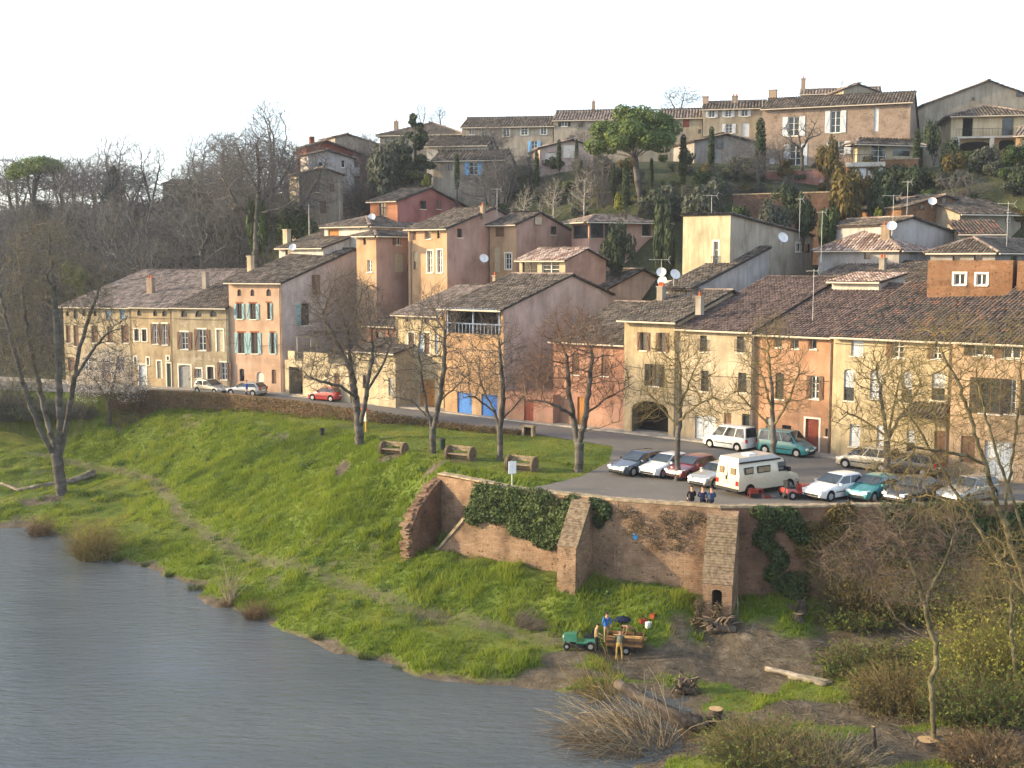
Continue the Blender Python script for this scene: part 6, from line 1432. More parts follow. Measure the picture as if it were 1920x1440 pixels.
for row, (Yr, n, x0, x1_) in enumerate(((143, 11, -60, 420), (152, 13, -80, 470), (163, 14, -80, 500), (176, 14, -80, 520), (190, 15, -60, 560), (206, 12, -40, 440))):
    for k in range(n):
        px = x0 + (x1_ - x0) * (k + rs.uniform(.1, .9)) / n; Y = Yr + rs.uniform(-4, 4)
        p = P(px, 400, Y); zz = float(hill(p.x, p.y))
        if 300 < px < 400 and Y > 205: continue
        sc = rs.uniform(.75, 1.2) * (.95 if Y > 184 else 1.1) * (.7 if Y < 148 else 1)
        kk = rs.choice([0, 1, 2, 3, 2]); lab = ['round-crowned bare tree', 'tall many-stemmed bare tree', 'broad spreading bare tree', 'small slim bare tree'][kk] + (' on the crest of the left hillside wood' if Y > 184 else ' low in the wood behind the tan roofs' if Y < 158 else ' halfway up the left hillside wood')
        bare(kk, (p.x, p.y, zz), sc, lab, lab.replace('tree', 'trees', 1), name='woodland_tree')
for px, yb, Y, k, sc, lab in [(985, 372, 140, 4, .62, 'pale-barked bare poplar left of the other pale trees'), (1040, 378, 138, 4, .66, 'pale-barked bare poplar between its two neighbours'), (1095, 385, 136, 4, .7, 'pale-barked forked poplar above the red hipped roof'), (920, 350, 146, 3, .9, 'thin bare tree beside the cottage with blue shutters'), (950, 340, 147, 3, .8, 'thin bare tree below the long stone house'), (690, 330, 156, 2, .7, 'bare spreading tree left of the grey leafy tree'), (800, 340, 148, 2, .8, 'bare tree right of the cedar'), (660, 400, 150, 3, .8, 'bare sapling clump below the grey gabled house'), (1130, 345, 140, 3, .7, 'thin bare tree in front of the stair wall'), (1850, 345, 139, 2, .45, 'low bare fruit tree before the villa arches'), (1270, 225, 172, 2, .55, 'bare treetop behind the rough-tiled stone house'), (790, 245, 182, 1, .32, 'bare treetop behind the hipped stone house'), (825, 245, 182, 0, .34, 'bare treetop beside the dark hipped roof'), (1375, 325, 140, 3, .6, 'bare shrub tree by the grey shed')]:
    p = P(px, yb, Y); p.z = min(p.z, float(hill(p.x, p.y))) if Y < 160 else p.z; bare(k, p, sc, lab)
for k in range(30):
    p = ground_at(rs.uniform(640, 1130), rs.uniform(300, 400))
    bare(rs.choice([2, 3, 3, 0]), p, rs.uniform(.4, .75), 'thin bare grey tree on the garden slope below the hill-top houses', 'bare trees on the garden slope', name='garden_tree')
for k in range(14):
    p = ground_at(rs.uniform(1290, 1920), rs.uniform(310, 430))
    bare(rs.choice([2, 3]), p, rs.uniform(.3, .5), 'low bare bush on the bank under the manor', 'bare bushes under the manor', name='bare_bush')
for k in range(12): bare(rs.choice([2, 0, 3]), ground_at(rs.uniform(500, 700), rs.uniform(330, 450)), rs.uniform(.5, .85), 'bare grey tree screening the gabled houses on the left shoulder', 'bare trees below the gabled houses', name='garden_tree')
for k in range(26):
    p = ground_at(rs.uniform(-20, 470), rs.uniform(345, 560)); kind = rs.choice(['dark', 'ivy', 'dark']); q = rs.uniform(1.2, 2.8)
    root = empty('evergreen', p, rs.uniform(0, 6), dict(dark='dark evergreen tree in the left hillside wood', ivy='ivy-covered tree in the left hillside wood')[kind], 'tree', kind + ' evergreens in the wood'); o = link('foliage', SP[kind], root); o.scale = (q, q, q * rs.uniform(.9, 1.5)); o = link('stem', STEMS, root); o.scale = (2, 2, 2)
# pollarded plane before the manor
b = P(1504, 312, 138); T = tree_arrays(120, [[(0, 0, -.5)] + px_tree(b, [(1504, 295), (1502, 280)], 138), px_tree(b, [(1502, 282), (1485, 265, -.4), (1462, 252, -.6)], 138), px_tree(b, [(1503, 282), (1515, 262, .4), (1540, 250, .6)], 138), px_tree(b, [(1502, 280), (1498, 255), (1490, 232)], 138), px_tree(b, [(1503, 280), (1522, 245, -.4), (1530, 228, -.4)], 138), px_tree(b, [(1485, 265), (1475, 240)], 138)], [px_blob(b, 1500, 240, 42, 16, 138)], 90, .2, D=.3, dk=.7, di=1.2, twigs=1, tip=.035, tw_len=(.3, .7), thick=.06)
plant_tree('pollarded_plane', 'knobbly pollarded plane tree in front of the manor', b, T, BK_grey, BK_grey)
# brushwood that fills the wood floor
r = np.random.default_rng(130); n = 26000
px = r.uniform(-60, 720, n); Yb = r.uniform(138, 205, n); X = (px - CX) / F * Yb; Zb = hill(X, Yb)
ok = (px < 520) | (Yb < 150) & (px < 640); X, Yb, Zb = X[ok], Yb[ok], Zb[ok]; n = len(X)
d = r.normal(0, .5, (n, 3)); d[:, 2] = np.abs(d[:, 2]) + .6; d /= np.linalg.norm(d, axis=1, keepdims=True); L = r.uniform(.7, 2.6, n)[:, None]
P0 = np.stack([X, Yb, Zb - .1], 1); V, Q, _ = seg_mesh(P0, P0 + d * L, np.full(n, .03), np.full(n, .008), 3)
V2, Q2, R2 = leaf_arrays(r, [((0, 0, 0), (1, 1, 1))], n, .22); 
keepi = r.random(n) < .8
V2 = V2.reshape(-1, 4, 3) + (P0 + d * L * .5)[:, None, :]; V2 = V2[keepi].reshape(-1, 3); Q2 = np.arange(len(V2)).reshape(-1, 4)
tag(link('brushwood', np_mesh('brushwood', V, Q, TW_far, np.repeat(r.random(n), 3))), 'grey tangled brushwood covering the floor of the hillside wood', 'brushwood', kind='stuff')
tag(link('undergrowth', np_mesh('undergrowth', V2, Q2, L_dark, r.random(len(Q2)))), 'dark evergreen undergrowth covering the wooded left hillside', 'undergrowth', kind='stuff')
# ------------------------------------------------------------------ vehicles
M_tyre = plain('tyre_rubber', '18181a', .9, .2, var=.2); M_rim = plain('wheel_rim', 'a9abae', .35, .6, .6, var=.1); M_trim = plain('black_trim', '1b1c1f', .6, .3, var=.15)
M_lamp = plain('lamp_glass', 'd9dcd8', .1, .7, var=.05); M_tail = plain('tail_lamp_red', 'a02018', .2, .5, var=.1); M_plate = plain('plate_white', 'd8d8d2', .4, .3, var=.05)
M_cglass = glass('car_glass', '121a20', .05); M_under = plain('underbody', '141416', .9, .1)
def wheel(root, x, y, r, w=.2):
    wh = MB(); s = 1 if y > 0 else -1
    wh.tube([(x, y - s * w, r), (x, y - s * w * .95, r), (x, y - s * .03, r), (x, y, r)], [r * .85, r, r, r * .88], 20)
    t = wh.build('wheel', M_tyre, root, smooth=False)
    m = MB(); m.tube([(x, y - s * .02, r), (x, y + s * .008, r)], [r * .62, r * .60], 16)
    for k in range(5):
        a = k * 2 * math.pi / 5; c, sn = math.cos(a), math.sin(a)
        m.tube([(x + c * r * .1, y + s * .012, r + sn * r * .1), (x + c * r * .56, y + s * .012, r + sn * r * .56)], r * .09, 4)
    m.build('rim', M_rim, t)
def car(label, px, py, head, mat, L=4.0, W=1.7, H=1.45, kind='hatch', zg=None, roof_mat=None, name='parked_car', group='cars parked by the river wall', cat='car', rr=.31, loc=None):
    g = Vector(loc) if loc is not None else G(px, py, zg or .02); root = empty(name, g, math.radians(head), label, cat, group)
    hw, hl = W / 2, L / 2
    sh = dict(hatch=dict(hood=.62, nose=.70, wsb=.20, wst=-.02, rt=-.36, rb=-.47, belt=.90, tail=.92), saloon=dict(hood=.64, nose=.68, wsb=.17, wst=.02, rt=-.22, rb=-.36, belt=.90, tail=.94),
              van=dict(hood=.74, nose=.72, wsb=.30, wst=.14, rt=-.46, rb=-.49, belt=1.02, tail=1.0), mini=dict(hood=.70, nose=.72, wsb=.31, wst=.08, rt=-.42, rb=-.485, belt=.95, tail=.95),
              estate=dict(hood=.64, nose=.68, wsb=.17, wst=.02, rt=-.40, rb=-.48, belt=.90, tail=.92))[kind]
    belt = sh['belt']; xw = [hl - .19 * L, -hl + .185 * L]; ra = rr + .06
    top = [(-hl, .55), (-hl + .02 * L, sh['tail'] - .06), (sh['rb'] * L, sh['tail']), (sh['rt'] * L, H - .03), ((sh['rt'] + sh['wst']) / 2 * L, H), (sh['wst'] * L, H - .02), (sh['wsb'] * L, belt + .02), (hl - .12 * L, sh['hood'] + .15), (hl - .03 * L, sh['nose']), (hl, .50)]
    if kind in ('saloon',): top[1] = (-hl + .015 * L, sh['tail'] - .08)
    tx, tz = [q[0] for q in top], [q[1] for q in top]
    xs_ = sorted(set(list(np.linspace(-hl, hl, 26)) + tx + [w_ + ra * math.cos(a) for w_ in xw for a in np.linspace(0, math.pi, 9)]))
    xs_ = [x for i, x in enumerate(xs_) if i == 0 or x - xs_[i - 1] > .012]
    def sec(x):
        zt = float(np.interp(x, tx, tz)); e = max(0, (abs(x) - .78 * hl) / (.22 * hl)); wf = 1 - .20 * e * e
        w_ = hw * wf; zl = .20 + .10 * e
        for c in xw:
            if abs(x - c) < ra: zl = max(zl, rr + math.sqrt(max(0, ra * ra - (x - c) ** 2)))
        cab = zt > belt + .12 and sh['rb'] * L - .05 < x < sh['wsb'] * L + .02
        if cab:
            wr = hw * .74; f = min(1, (zt - belt) / (H - belt)); wr = hw * (.93 - .17 * f)
            return [(w_ * .95, zl), (w_, max(zl + .02, .40)), (w_, max(zl + .04, .66)), (w_ * .965, max(belt, zl + .06)), (wr, zt - .05), (wr * .82, zt - .005), (0, zt + .015)]
        return [(w_ * .95, zl), (w_, max(zl + .02, min(.40, zt - .1))), (w_, max(zl + .04, min(.66, zt - .07))), (w_ * .975, max(zt - .06, zl + .045)), (w_ * .93, max(zt - .02, zl + .05)), (w_ * .7, max(zt, zl + .055)), (0, max(zt + .02, zl + .06))]
    mb = MB(); secs = [sec(x) for x in xs_]; n = 7; vs, fs = [], []
    for x, s_ in zip(xs_, secs): vs += [(x, y, z) for y, z in s_] + [(x, -y, z) for y, z in s_[:-1][::-1]]
    m = 2 * n - 1
    for i in range(len(xs_) - 1):
        for k in range(m - 1): fs.append((i * m + k, i * m + k + 1, (i + 1) * m + k + 1, (i + 1) * m + k))
    fs += [tuple(range(m - 1, -1, -1)), tuple((len(xs_) - 1) * m + k for k in range(m))]
    mb.add(vs, fs); body = mb.build('body', mat, root, smooth=True)
    try: body.data.set_sharp_from_angle(angle=math.radians(38))
    except Exception: pass
    u = MB(); u.box(-hl * .93, hl * .93, -hw * .86, hw * .86, .17, .62); u.build('underbody', M_under, root)
    # glass
    zr = H - .10; gl = lambda z: hw * .965 + (hw * .76 - hw * .965) * (z - belt) / (H - .05 - belt) + .012
    wb_, wt_, rt_, rb_ = sh['wsb'] * L, sh['wst'] * L, sh['rt'] * L, sh['rb'] * L
    sl = (wb_ - wt_) / (H - belt); sr = (rt_ - rb_) / (H - sh['tail'])
    fx = lambda z: wb_ - .10 - sl * (z - belt) * .98; bxr = lambda z: rb_ + .16 + sr * (z - belt)
    zb = belt + .04
    cuts = [0, .44, .48, 1] if kind != 'van' else [0, .36, .40, 1]
    if kind in ('van', 'mini', 'estate'): cuts = [0, .34, .37, .70, .73, 1]
    for s in (-1, 1):
        for c0, c1_ in zip(cuts[::2], cuts[1::2]):
            w_ = MB(); f = lambda c, z: fx(z) + (bxr(z) - fx(z)) * c
            w_.poly([(f(c0, zb), s * gl(zb), zb), (f(c1_, zb), s * gl(zb), zb), (f(c1_, zr), s * gl(zr), zr), (f(c0, zr), s * gl(zr), zr)]); w_.build('side_window', M_cglass, root)
    w_ = MB(); o = .025
    w_.poly([(wb_ - .04 + o, -hw * .84, belt + .06 + o), (wb_ - .04 + o, hw * .84, belt + .06 + o), (wt_ + .06 + o, hw * .70, H - .07 + o), (wt_ + .06 + o, -hw * .70, H - .07 + o)]); w_.build('windscreen', M_cglass, root)
    w_ = MB(); zt_ = sh['tail'] + .04
    w_.poly([(rb_ + .02 - o, hw * .80, zt_ + o), (rb_ + .02 - o, -hw * .80, zt_ + o), (rt_ - .03 - o, -hw * .68, H - .09 + o), (rt_ - .03 - o, hw * .68, H - .09 + o)]); w_.build('rear_window', M_cglass, root)
    for s in (-1, 1):
        m_ = MB(); m_.add([(hl - .30, s * hw * .93, .60), (hl - .02, s * hw * .55, .56), (hl - .06, s * hw * .55, .70), (hl - .34, s * hw * .92, .76), (hl - .40, s * hw * .80, .66)], [(0, 1, 2, 3)] if s < 0 else [(3, 2, 1, 0)])
        m_.box(hl - .20, hl - .03, s * hw * .66 - .15, s * hw * .66 + .15, .56, .70); m_.build('headlight', M_lamp, root)
        m_ = MB(); m_.box(-hl + .005, -hl + .16, s * hw * .74 - .10, s * hw * .74 + .10, .68, .95 if kind != 'saloon' else .84); m_.build('tail_light', M_tail, root)
        m_ = MB(); m_.box(wb_ - .32, wb_ - .20, s * (hw + .02) - .02, s * (hw + .16), belt + .0, belt + .13) if s > 0 else m_.box(wb_ - .32, wb_ - .20, -hw - .16, -hw + .02, belt, belt + .13); m_.build('mirror', mat, root)
        wheel(root, xw[0], s * (hw - .01), rr); wheel(root, xw[1], s * (hw - .01), rr)
    m_ = MB(); m_.box(hl - .05, hl + .025, -hw * .62, hw * .62, .32, .44); m_.build('grille', M_trim, root)
    m_ = MB(); m_.box(hl - .02, hl + .035, -.26, .26, .45, .55); m_.build('number_plate', M_plate, root)
    m_ = MB(); m_.box(-hl - .02, -hl + .03, -.26, .26, .56, .66); m_.build('number_plate', M_plate, root)
    for s in (-1, 1):
        m_ = MB(); m_.box(xw[1] + ra + .05, xw[0] - ra - .05, s * (hw + .004) - .012, s * (hw + .004) + .012, .50, .56); m_.build('side_trim', M_trim, root)
    return root
PT = dict(grey=paint('paint_blue_grey', '4a5560', .25, .5), white=paint('paint_white', 'd2d2ce'), red=paint('paint_dark_red', '6e2228'), silver=paint('paint_silver', 'a3a29c', .25, .5), teal=paint('paint_teal', '1f7076'), cream=paint('paint_cream_white', 'c4b89e'), dark=paint('paint_anthracite', '24262b'), champ=paint('paint_champagne', 'b4ad9c', .25, .4), green=paint('paint_sea_green', '2f7f80', .25, .3), brightred=paint('paint_bright_red', '9c2a2a'))
car('blue-grey saloon-like hatchback at the lawn end of the parked row', 1196, 886, 221, PT['grey'], 4.3, 1.77, 1.46)
car('white hatchback between the blue-grey and the dark red cars', 1247, 890, 224, PT['white'], 3.8, 1.64, 1.42)
car('dark red hatchback half hidden by a slim tree', 1296, 894, 223, PT['red'], 3.9, 1.70, 1.42)
car('silver saloon parked against the rear of the camper van', 1345, 908, 222, PT['silver'], 4.2, 1.70, 1.40, 'saloon')
car('white high-roofed leisure van outside the white garage door', 1368, 841, 133, PT['white'], 4.0, 1.68, 1.82, 'van', group='cars parked along the house fronts')
car('teal leisure van outside the apricot house', 1474, 852, -43, PT['teal'], 4.1, 1.68, 1.80, 'van', group='cars parked along the house fronts')
car('cream compact family car outside the long ochre-yellow house', 1628, 879, 138, PT['champ'], 4.1, 1.75, 1.60, 'mini', group='cars parked along the house fronts')
car('anthracite estate car behind the pollarded tree', 1702, 888, 138, PT['dark'], 4.3, 1.74, 1.50, 'estate', group='cars parked along the house fronts')
car('rounded white hatchback beside the ride-on mower', 1564, 932, 214, PT['white'], 4.05, 1.72, 1.45)
car('sea-green small hatchback next to the rounded white car', 1636, 934, 222, PT['green'], 3.7, 1.62, 1.40)
car('black saloon between the sea-green car and the silver estate', 1712, 938, 220, PT['dark'], 4.4, 1.74, 1.42, 'saloon')
car('silver estate car at the end of the parked row', 1815, 938, 217, PT['silver'], 4.4, 1.72, 1.44, 'estate')
car('silver hatchback outside the arched doorway', 397, 738, -32, PT['champ'], 3.9, 1.68, 1.48, zg=.45, group='cars parked along the far street')
car('pale grey coupe outside the peach-pink house', 462, 741, 158, PT['silver'], 4.2, 1.70, 1.40, 'hatch', zg=.45, group='cars parked along the far street')
car('bright red hatchback outside the low cream terrace house', 612, 751, 150, PT['brightred'], 3.6, 1.60, 1.42, zg=.4, group='cars parked along the far street')
# camper van
def camper(px, py, head):
    g = G(px, py, .02); root = empty('camper_van', g, math.radians(head), 'cream camper van with a raised moulded roof and small side windows', 'van')
    mat = PT['cream']; W, L = 1.98, 5.1; hw = W / 2
    prof = [(-2.5, .38), (-2.52, 1.0), (-2.46, 1.95), (-2.38, 2.10), (1.15, 2.12), (1.35, 2.02), (1.78, 1.22), (2.42, 1.02), (2.52, .82), (2.54, .40)]
    low = lambda x: max([.38] + [.34 + math.sqrt(max(0, .42 ** 2 - (x - c) ** 2)) for c in (1.75, -1.55) if abs(x - c) < .42])
    xs_ = sorted(set(list(np.linspace(-2.52, 2.54, 30)) + [p[0] for p in prof[2:9]] + [c + .42 * math.cos(a) for c in (1.75, -1.55) for a in np.linspace(0, math.pi, 9)]))
    tx, tz = [-2.52, -2.46, -2.38, 1.15, 1.35, 1.78, 2.42, 2.54], [1.0, 1.95, 2.10, 2.12, 2.02, 1.22, 1.02, .75]
    mb = MB(); m = 11; vs, fs = [], []
    for x in xs_:
        zt = float(np.interp(x, tx, tz)); zl = min(low(x), zt - .2); t = min(1, max(0, (zt - 1.1) / 1.0)); wr = hw * (.97 - .12 * t)
        s_ = [(hw * .97, zl), (hw, zl + (zt - zl) * .3), (hw * .99, zl + (zt - zl) * .6), (wr, zt - .10 * t - .03), (wr * .90, zt), (0, zt + .03)]
        vs += [(x, y, z) for y, z in s_] + [(x, -y, z) for y, z in s_[:-1][::-1]]
    for i in range(len(xs_) - 1):
        for k in range(m - 1): fs.append((i * m + k, i * m + k + 1, (i + 1) * m + k + 1, (i + 1) * m + k))
    fs += [tuple(range(m - 1, -1, -1)), tuple((len(xs_) - 1) * m + k for k in range(m))]
    mb.add(vs, fs); bd = mb.build('body', mat, root, smooth=True); bd.data.set_sharp_from_angle(angle=math.radians(32))
    rf = MB(); rf.add([(-2.44, -.86, 2.08), (-2.44, .86, 2.08), (1.05, .86, 2.10), (1.05, -.86, 2.10), (-2.36, -.76, 2.34), (-2.36, .76, 2.34), (.55, .76, 2.38), (.55, -.76, 2.38)], [(0, 4, 5, 1), (1, 5, 6, 2), (2, 6, 7, 3), (3, 7, 4, 0), (4, 7, 6, 5)]); r_ = rf.build('raised_roof', paint('paint_roof_grey', 'a9a398', .45), root)
    m_ = MB(); m_.box(-1.1, -.5, -.3, .3, 2.34, 2.43); m_.build('roof_hatch', M_plate, r_)
    for s in (-1, 1): m_ = MB(); m_.box(-2.40, 1.0, s * .90 - .03, s * .90 + .03, 2.03, 2.12); m_.build('rain_rail', M_trim, root)
    u = MB(); u.box(-2.3, 2.3, -.85, .85, .25, .7); u.build('underbody', M_under, root)
    amber = plain('camper_glass', '7a6a50', .15, .5, var=.2)
    for s in (-1, 1):
        for x0, x1 in ((-2.05, -1.35), (-1.0, .05)):
            w_ = MB(); w_.box(x0, x1, s * (hw - .01) - .03, s * (hw - .01) + .03, 1.36, 1.78); q = w_.build('side_window', M_trim, root)
            w_ = MB(); w_.box(x0 + .06, x1 - .06, s * (hw - .01) - .037, s * (hw - .01) + .037, 1.42, 1.72); w_.build('pane', amber, q)
        w_ = MB(); w_.poly([(.75, s * (hw + .012), 1.30), (1.55, s * (hw + .012), 1.30), (1.30, s * (hw * .95), 1.88), (.75, s * (hw * .95), 1.88)]); w_.build('side_window', M_cglass, root)
        m_ = MB(); m_.box(-2.56, -2.50, s * .84 - .1, s * .84 + .1, .72, 1.0); m_.build('tail_light', M_tail, root)
        m_ = MB(); m_.box(2.44, 2.56, s * .68 - .16, s * .68 + .16, .72, .90); m_.build('headlight', M_lamp, root)
        m_ = MB(); m_.box(1.42, 1.56, s * 1.12 - .1, s * 1.12 + .1, 1.28, 1.55); m_.build('mirror', M_trim, root)
        wheel(root, 1.75, s * (hw - .01), .34); wheel(root, -1.55, s * (hw - .01), .34)
        m_ = MB(); m_.box(-2.55, -2.50, s * .48 - .20, s * .48 + .20, 1.35, 1.75) if s < 0 else m_.box(-2.55, -2.50, .30, .66, 1.35, 1.75); m_.build('rear_window', amber, root)
    w_ = MB(); w_.poly([(1.80, -.84, 1.26), (1.80, .84, 1.26), (1.40, .80, 2.0), (1.40, -.80, 2.0)]); w_.build('windscreen', M_cglass, root)
    m_ = MB(); m_.box(-2.60, -2.50, -.95, .95, .36, .52); m_.build('bumper', M_trim, root); m_ = MB(); m_.box(2.48, 2.60, -.95, .95, .36, .55); m_.build('bumper', M_trim, root)
    m_ = MB(); m_.box(-2.535, -2.515, -.012, .012, .55, 2.0); m_.box(-2.57, -2.52, .05, .11, 1.0, 1.25); m_.build('rear_door_seam', M_trim, root)
    m_ = MB(); m_.box(-2.56, -2.51, -.28, .28, .58, .70); m_.build('number_plate', M_plate, root)
camper(1420, 921, 33)

# ------------------------------------------------------------------ machines
def wheel_at(root, x, y, r, w, rimmat=M_rim):
    m = MB(); m.disc((x, y, r), r, (0, 1, 0), w, 16); t = m.build('wheel', M_tyre, root)
    m = MB(); m.disc((x, y, r), r * .5, (0, 1, 0), w + .02, 12); m.build('rim', rimmat, t)
def mower(name, label, loc, rz, mat, cat, roll=False):
    root = empty(name, loc, rz, label, cat)
    m = MB(); m.add([(.30, -.30, .42), (.30, .30, .42), (1.02, .28, .42), (1.02, -.28, .42), (.30, -.27, .86), (.30, .27, .86), (.96, .22, .80), (.96, -.22, .80), (1.08, .0, .45), (1.06, 0, .74)], [(0, 1, 5, 4), (1, 2, 6, 5), (0, 4, 7, 3), (4, 5, 6, 7), (2, 8, 9, 6), (8, 3, 7, 9), (6, 9, 7)]); m.build('bonnet', mat, root)
    m = MB(); m.box(-.75, .32, -.42, .42, .36, .44); m.add([(-.80, -.45, .44), (-.80, .45, .44), (-.10, .45, .44), (-.10, -.45, .44), (-.75, -.40, .66), (-.75, .40, .66), (-.25, .40, .62), (-.25, -.40, .62)], [(0, 1, 5, 4), (1, 2, 6, 5), (2, 3, 7, 6), (3, 0, 4, 7), (4, 5, 6, 7)]); m.build('chassis', mat, root)
    m = MB(); m.box(-.55, -.10, -.24, .24, .64, .76); m.box(-.66, -.52, -.23, .23, .72, 1.08); m.build('seat', M_trim, root)
    m = MB(); m.tube([(.30, 0, .78), (.12, 0, 1.02)], .03, 6); ring = [(.10 + .06 * math.sin(a), .17 * math.cos(a), 1.03 + .12 * math.sin(a)) for a in np.linspace(0, 2 * math.pi, 13)]; m.tube(ring, .018, 5, cap=False); m.build('steering_wheel', M_trim, root)
    for s in (-1, 1):
        wheel_at(root, .82, s * .38, .19, .15); wheel_at(root, -.48, s * .42, .26, .22)
        m = MB(); m.box(1.0, 1.07, s * .14 - .06, s * .14 + .06, .60, .70); m.build('headlight', M_lamp, root)
    m = MB(); m.disc((.15, 0, .24), .50, (0, 0, 1), .14, 18); m.build('mower_deck', M_trim, root)
    return root
gt = ground_at(1092, 1216)
mower('lawn_tractor', 'green lawn tractor hitched to a wooden trailer on the river meadow', gt, math.radians(172), paint('paint_tractor_green', '1f6a50', .35), 'tractor')
gm = G(1490, 934, .02)
mower('ride_on_mower', 'red ride-on mower parked beside the rounded white car', gm, math.radians(20), paint('paint_mower_red', 'a33324', .35), 'mower')
m = MB(); rs = random.Random(2)
gb = G(1477, 936, .02)
vs = [(-.35 + .1 * i + rs.uniform(-.05, .05), -.25 + .12 * j + rs.uniform(-.04, .04), (.85 + rs.uniform(-.1, .1)) * max(0, 1 - ((i - 3.5) / 4) ** 2) * max(.1, 1 - ((j - 2) / 2.6) ** 2)) for j in range(5) for i in range(8)]
m.add(vs, [(j * 8 + i, j * 8 + i + 1, (j + 1) * 8 + i + 1, (j + 1) * 8 + i) for j in range(4) for i in range(7)])
tag(m.build('grass_bag', plain('dark_canvas', '33383a', .9, .1), loc=gb), 'dark canvas grass bag leaning on the red mower', 'bag')
def toolbox(name, label, px, py, z, parts, cat, rz=0.0, on=None):
    g = on if on is not None else G(px, py, z); root = empty(name, g, rz, label, cat)
    for nm, mat, boxes, tubes in parts:
        m = MB()
        for b in boxes: m.box(*b)
        for t, r_ in tubes: m.tube(t, r_, 6)
        m.build(nm, mat, root)
RED = plain('tool_red', '84291f', .4, .4, var=.15); ORA = plain('tool_orange', '9c4a24', .4, .4, var=.15)
toolbox('generator', 'red and black generator on the tarmac behind the parapet', 1416, 934, .02, [('tank', RED, [(-.35, .15, -.2, .2, .30, .52)], []), ('engine', M_trim, [(-.32, .32, -.18, .18, .06, .30)], []), ('frame', RED, [], [([(-.4, -.24, 0), (-.4, -.24, .55), (.4, -.24, .55), (.4, -.24, 0)], .025)]), ('frame', RED, [], [([(-.4, .24, 0), (-.4, .24, .55), (.4, .24, .55), (.4, .24, 0)], .025)])], 'generator')
toolbox('hedge_trimmer', 'small red hand tool lying on the tarmac beside the generator', 1440, 934, .02, [('housing', RED, [(-.15, .15, -.08, .08, .02, .16)], []), ('handle', M_trim, [], [([(-.12, 0, .14), (-.2, 0, .28), (.05, 0, .28), (.08, 0, .15)], .018)]), ('blade', M_rim, [(.15, .6, -.03, .03, .05, .07)], [])], 'tool', .4)
# trailer behind the tractor
gtr = ground_at(1172, 1222); WOODM = plain('trailer_planks', '7d5d3c', .85, .1, var=.35, scale=5); WOOD2 = plain('trailer_planks_dark', '55402e', .85, .1, var=.35, scale=5)
root = empty('wooden_trailer', gtr, math.radians(170), 'small wooden plank trailer loaded with sticks behind the green tractor', 'trailer')
for s in (-1, 1):
    for k in range(3):
        m = MB(); m.box(-.95, .95, s * .58 - .02, s * .58 + .02, .45 + k * .16, .45 + k * .16 + .145); m.build('plank', WOODM if (k + s) % 2 else WOOD2, root)
for e in (-1, 1):
    for k in range(3):
        m = MB(); m.box(e * .97 - .02, e * .97 + .02, -.56, .56, .45 + k * .16, .45 + k * .16 + .145); m.build('plank', WOOD2 if k % 2 else WOODM, root)
m = MB(); m.box(-.95, .95, -.56, .56, .40, .45); m.build('floor', WOOD2, root)
m = MB(); m.tube([(.95, 0, .42), (1.75, 0, .36)], .035, 6); m.build('drawbar', M_iron, root)
for s in (-1, 1): wheel_at(root, -.1, s * .66, .24, .12)
for k in range(9):
    m = MB(); y = rs.uniform(-.4, .4); m.tube([(rs.uniform(-1.2, -.5), y, .60 + k * .02), (rs.uniform(.3, 1.0), y + rs.uniform(-.2, .2), .64 + rs.uniform(0, .25))], [.05, .03], 6); tag(m.build('cut_branch', plain('cut_wood', 'b08d5a', .9, .1, var=.3), loc=gtr, rz=math.radians(170)), 'cut pale branch lying in the wooden trailer', 'branch', 'branches in the trailer')
# ------------------------------------------------------------------ people
SKIN = plain('skin', 'b98a6c', .6, .3, var=.08); HAIRM = plain('hair_dark', '2b211a', .8, .2, var=.2); SHOE = plain('shoe_leather', '3a2e26', .7, .2, var=.2)
def cloth(name, c): return plain('cloth_' + name, c, .92, .08, var=.28, scale=7)
STAND = dict(pelvis=(0, 0, .94), waist=(0, 0, 1.08), chest=(.01, 0, 1.30), neck=(.01, 0, 1.49), chin=(.03, 0, 1.56), head=(.03, 0, 1.66), crown=(.02, 0, 1.73),
  shl=(0, .18, 1.42), ell=(-.02, .25, 1.14), wrl=(.05, .25, .90), shr=(0, -.18, 1.42), elr=(-.02, -.25, 1.14), wrr=(.05, -.25, .90),
  hpl=(0, .10, .90), knl=(.02, .11, .49), anl=(-.02, .11, .09), tol=(.15, .13, .04), hpr=(0, -.10, .90), knr=(.02, -.11, .49), anr=(-.02, -.11, .09), tor=(.15, -.13, .04))
BONES = [('pelvis', 'waist'), ('waist', 'chest'), ('chest', 'neck'), ('neck', 'chin'), ('chin', 'head'), ('head', 'crown'), ('chest', 'shl'), ('shl', 'ell'), ('ell', 'wrl'), ('chest', 'shr'), ('shr', 'elr'), ('elr', 'wrr'), ('pelvis', 'hpl'), ('hpl', 'knl'), ('knl', 'anl'), ('anl', 'tol'), ('pelvis', 'hpr'), ('hpr', 'knr'), ('knr', 'anr'), ('anr', 'tor')]
RADII = dict(pelvis=(.15, .12), waist=(.135, .105), chest=(.155, .115), neck=(.058, .058), chin=(.062, .068), head=(.078, .092), crown=(.055, .065), sh=(.068, .062), el=(.045, .045), wr=(.032, .028), hp=(.088, .088), kn=(.058, .058), an=(.042, .042), to=(.04, .032))
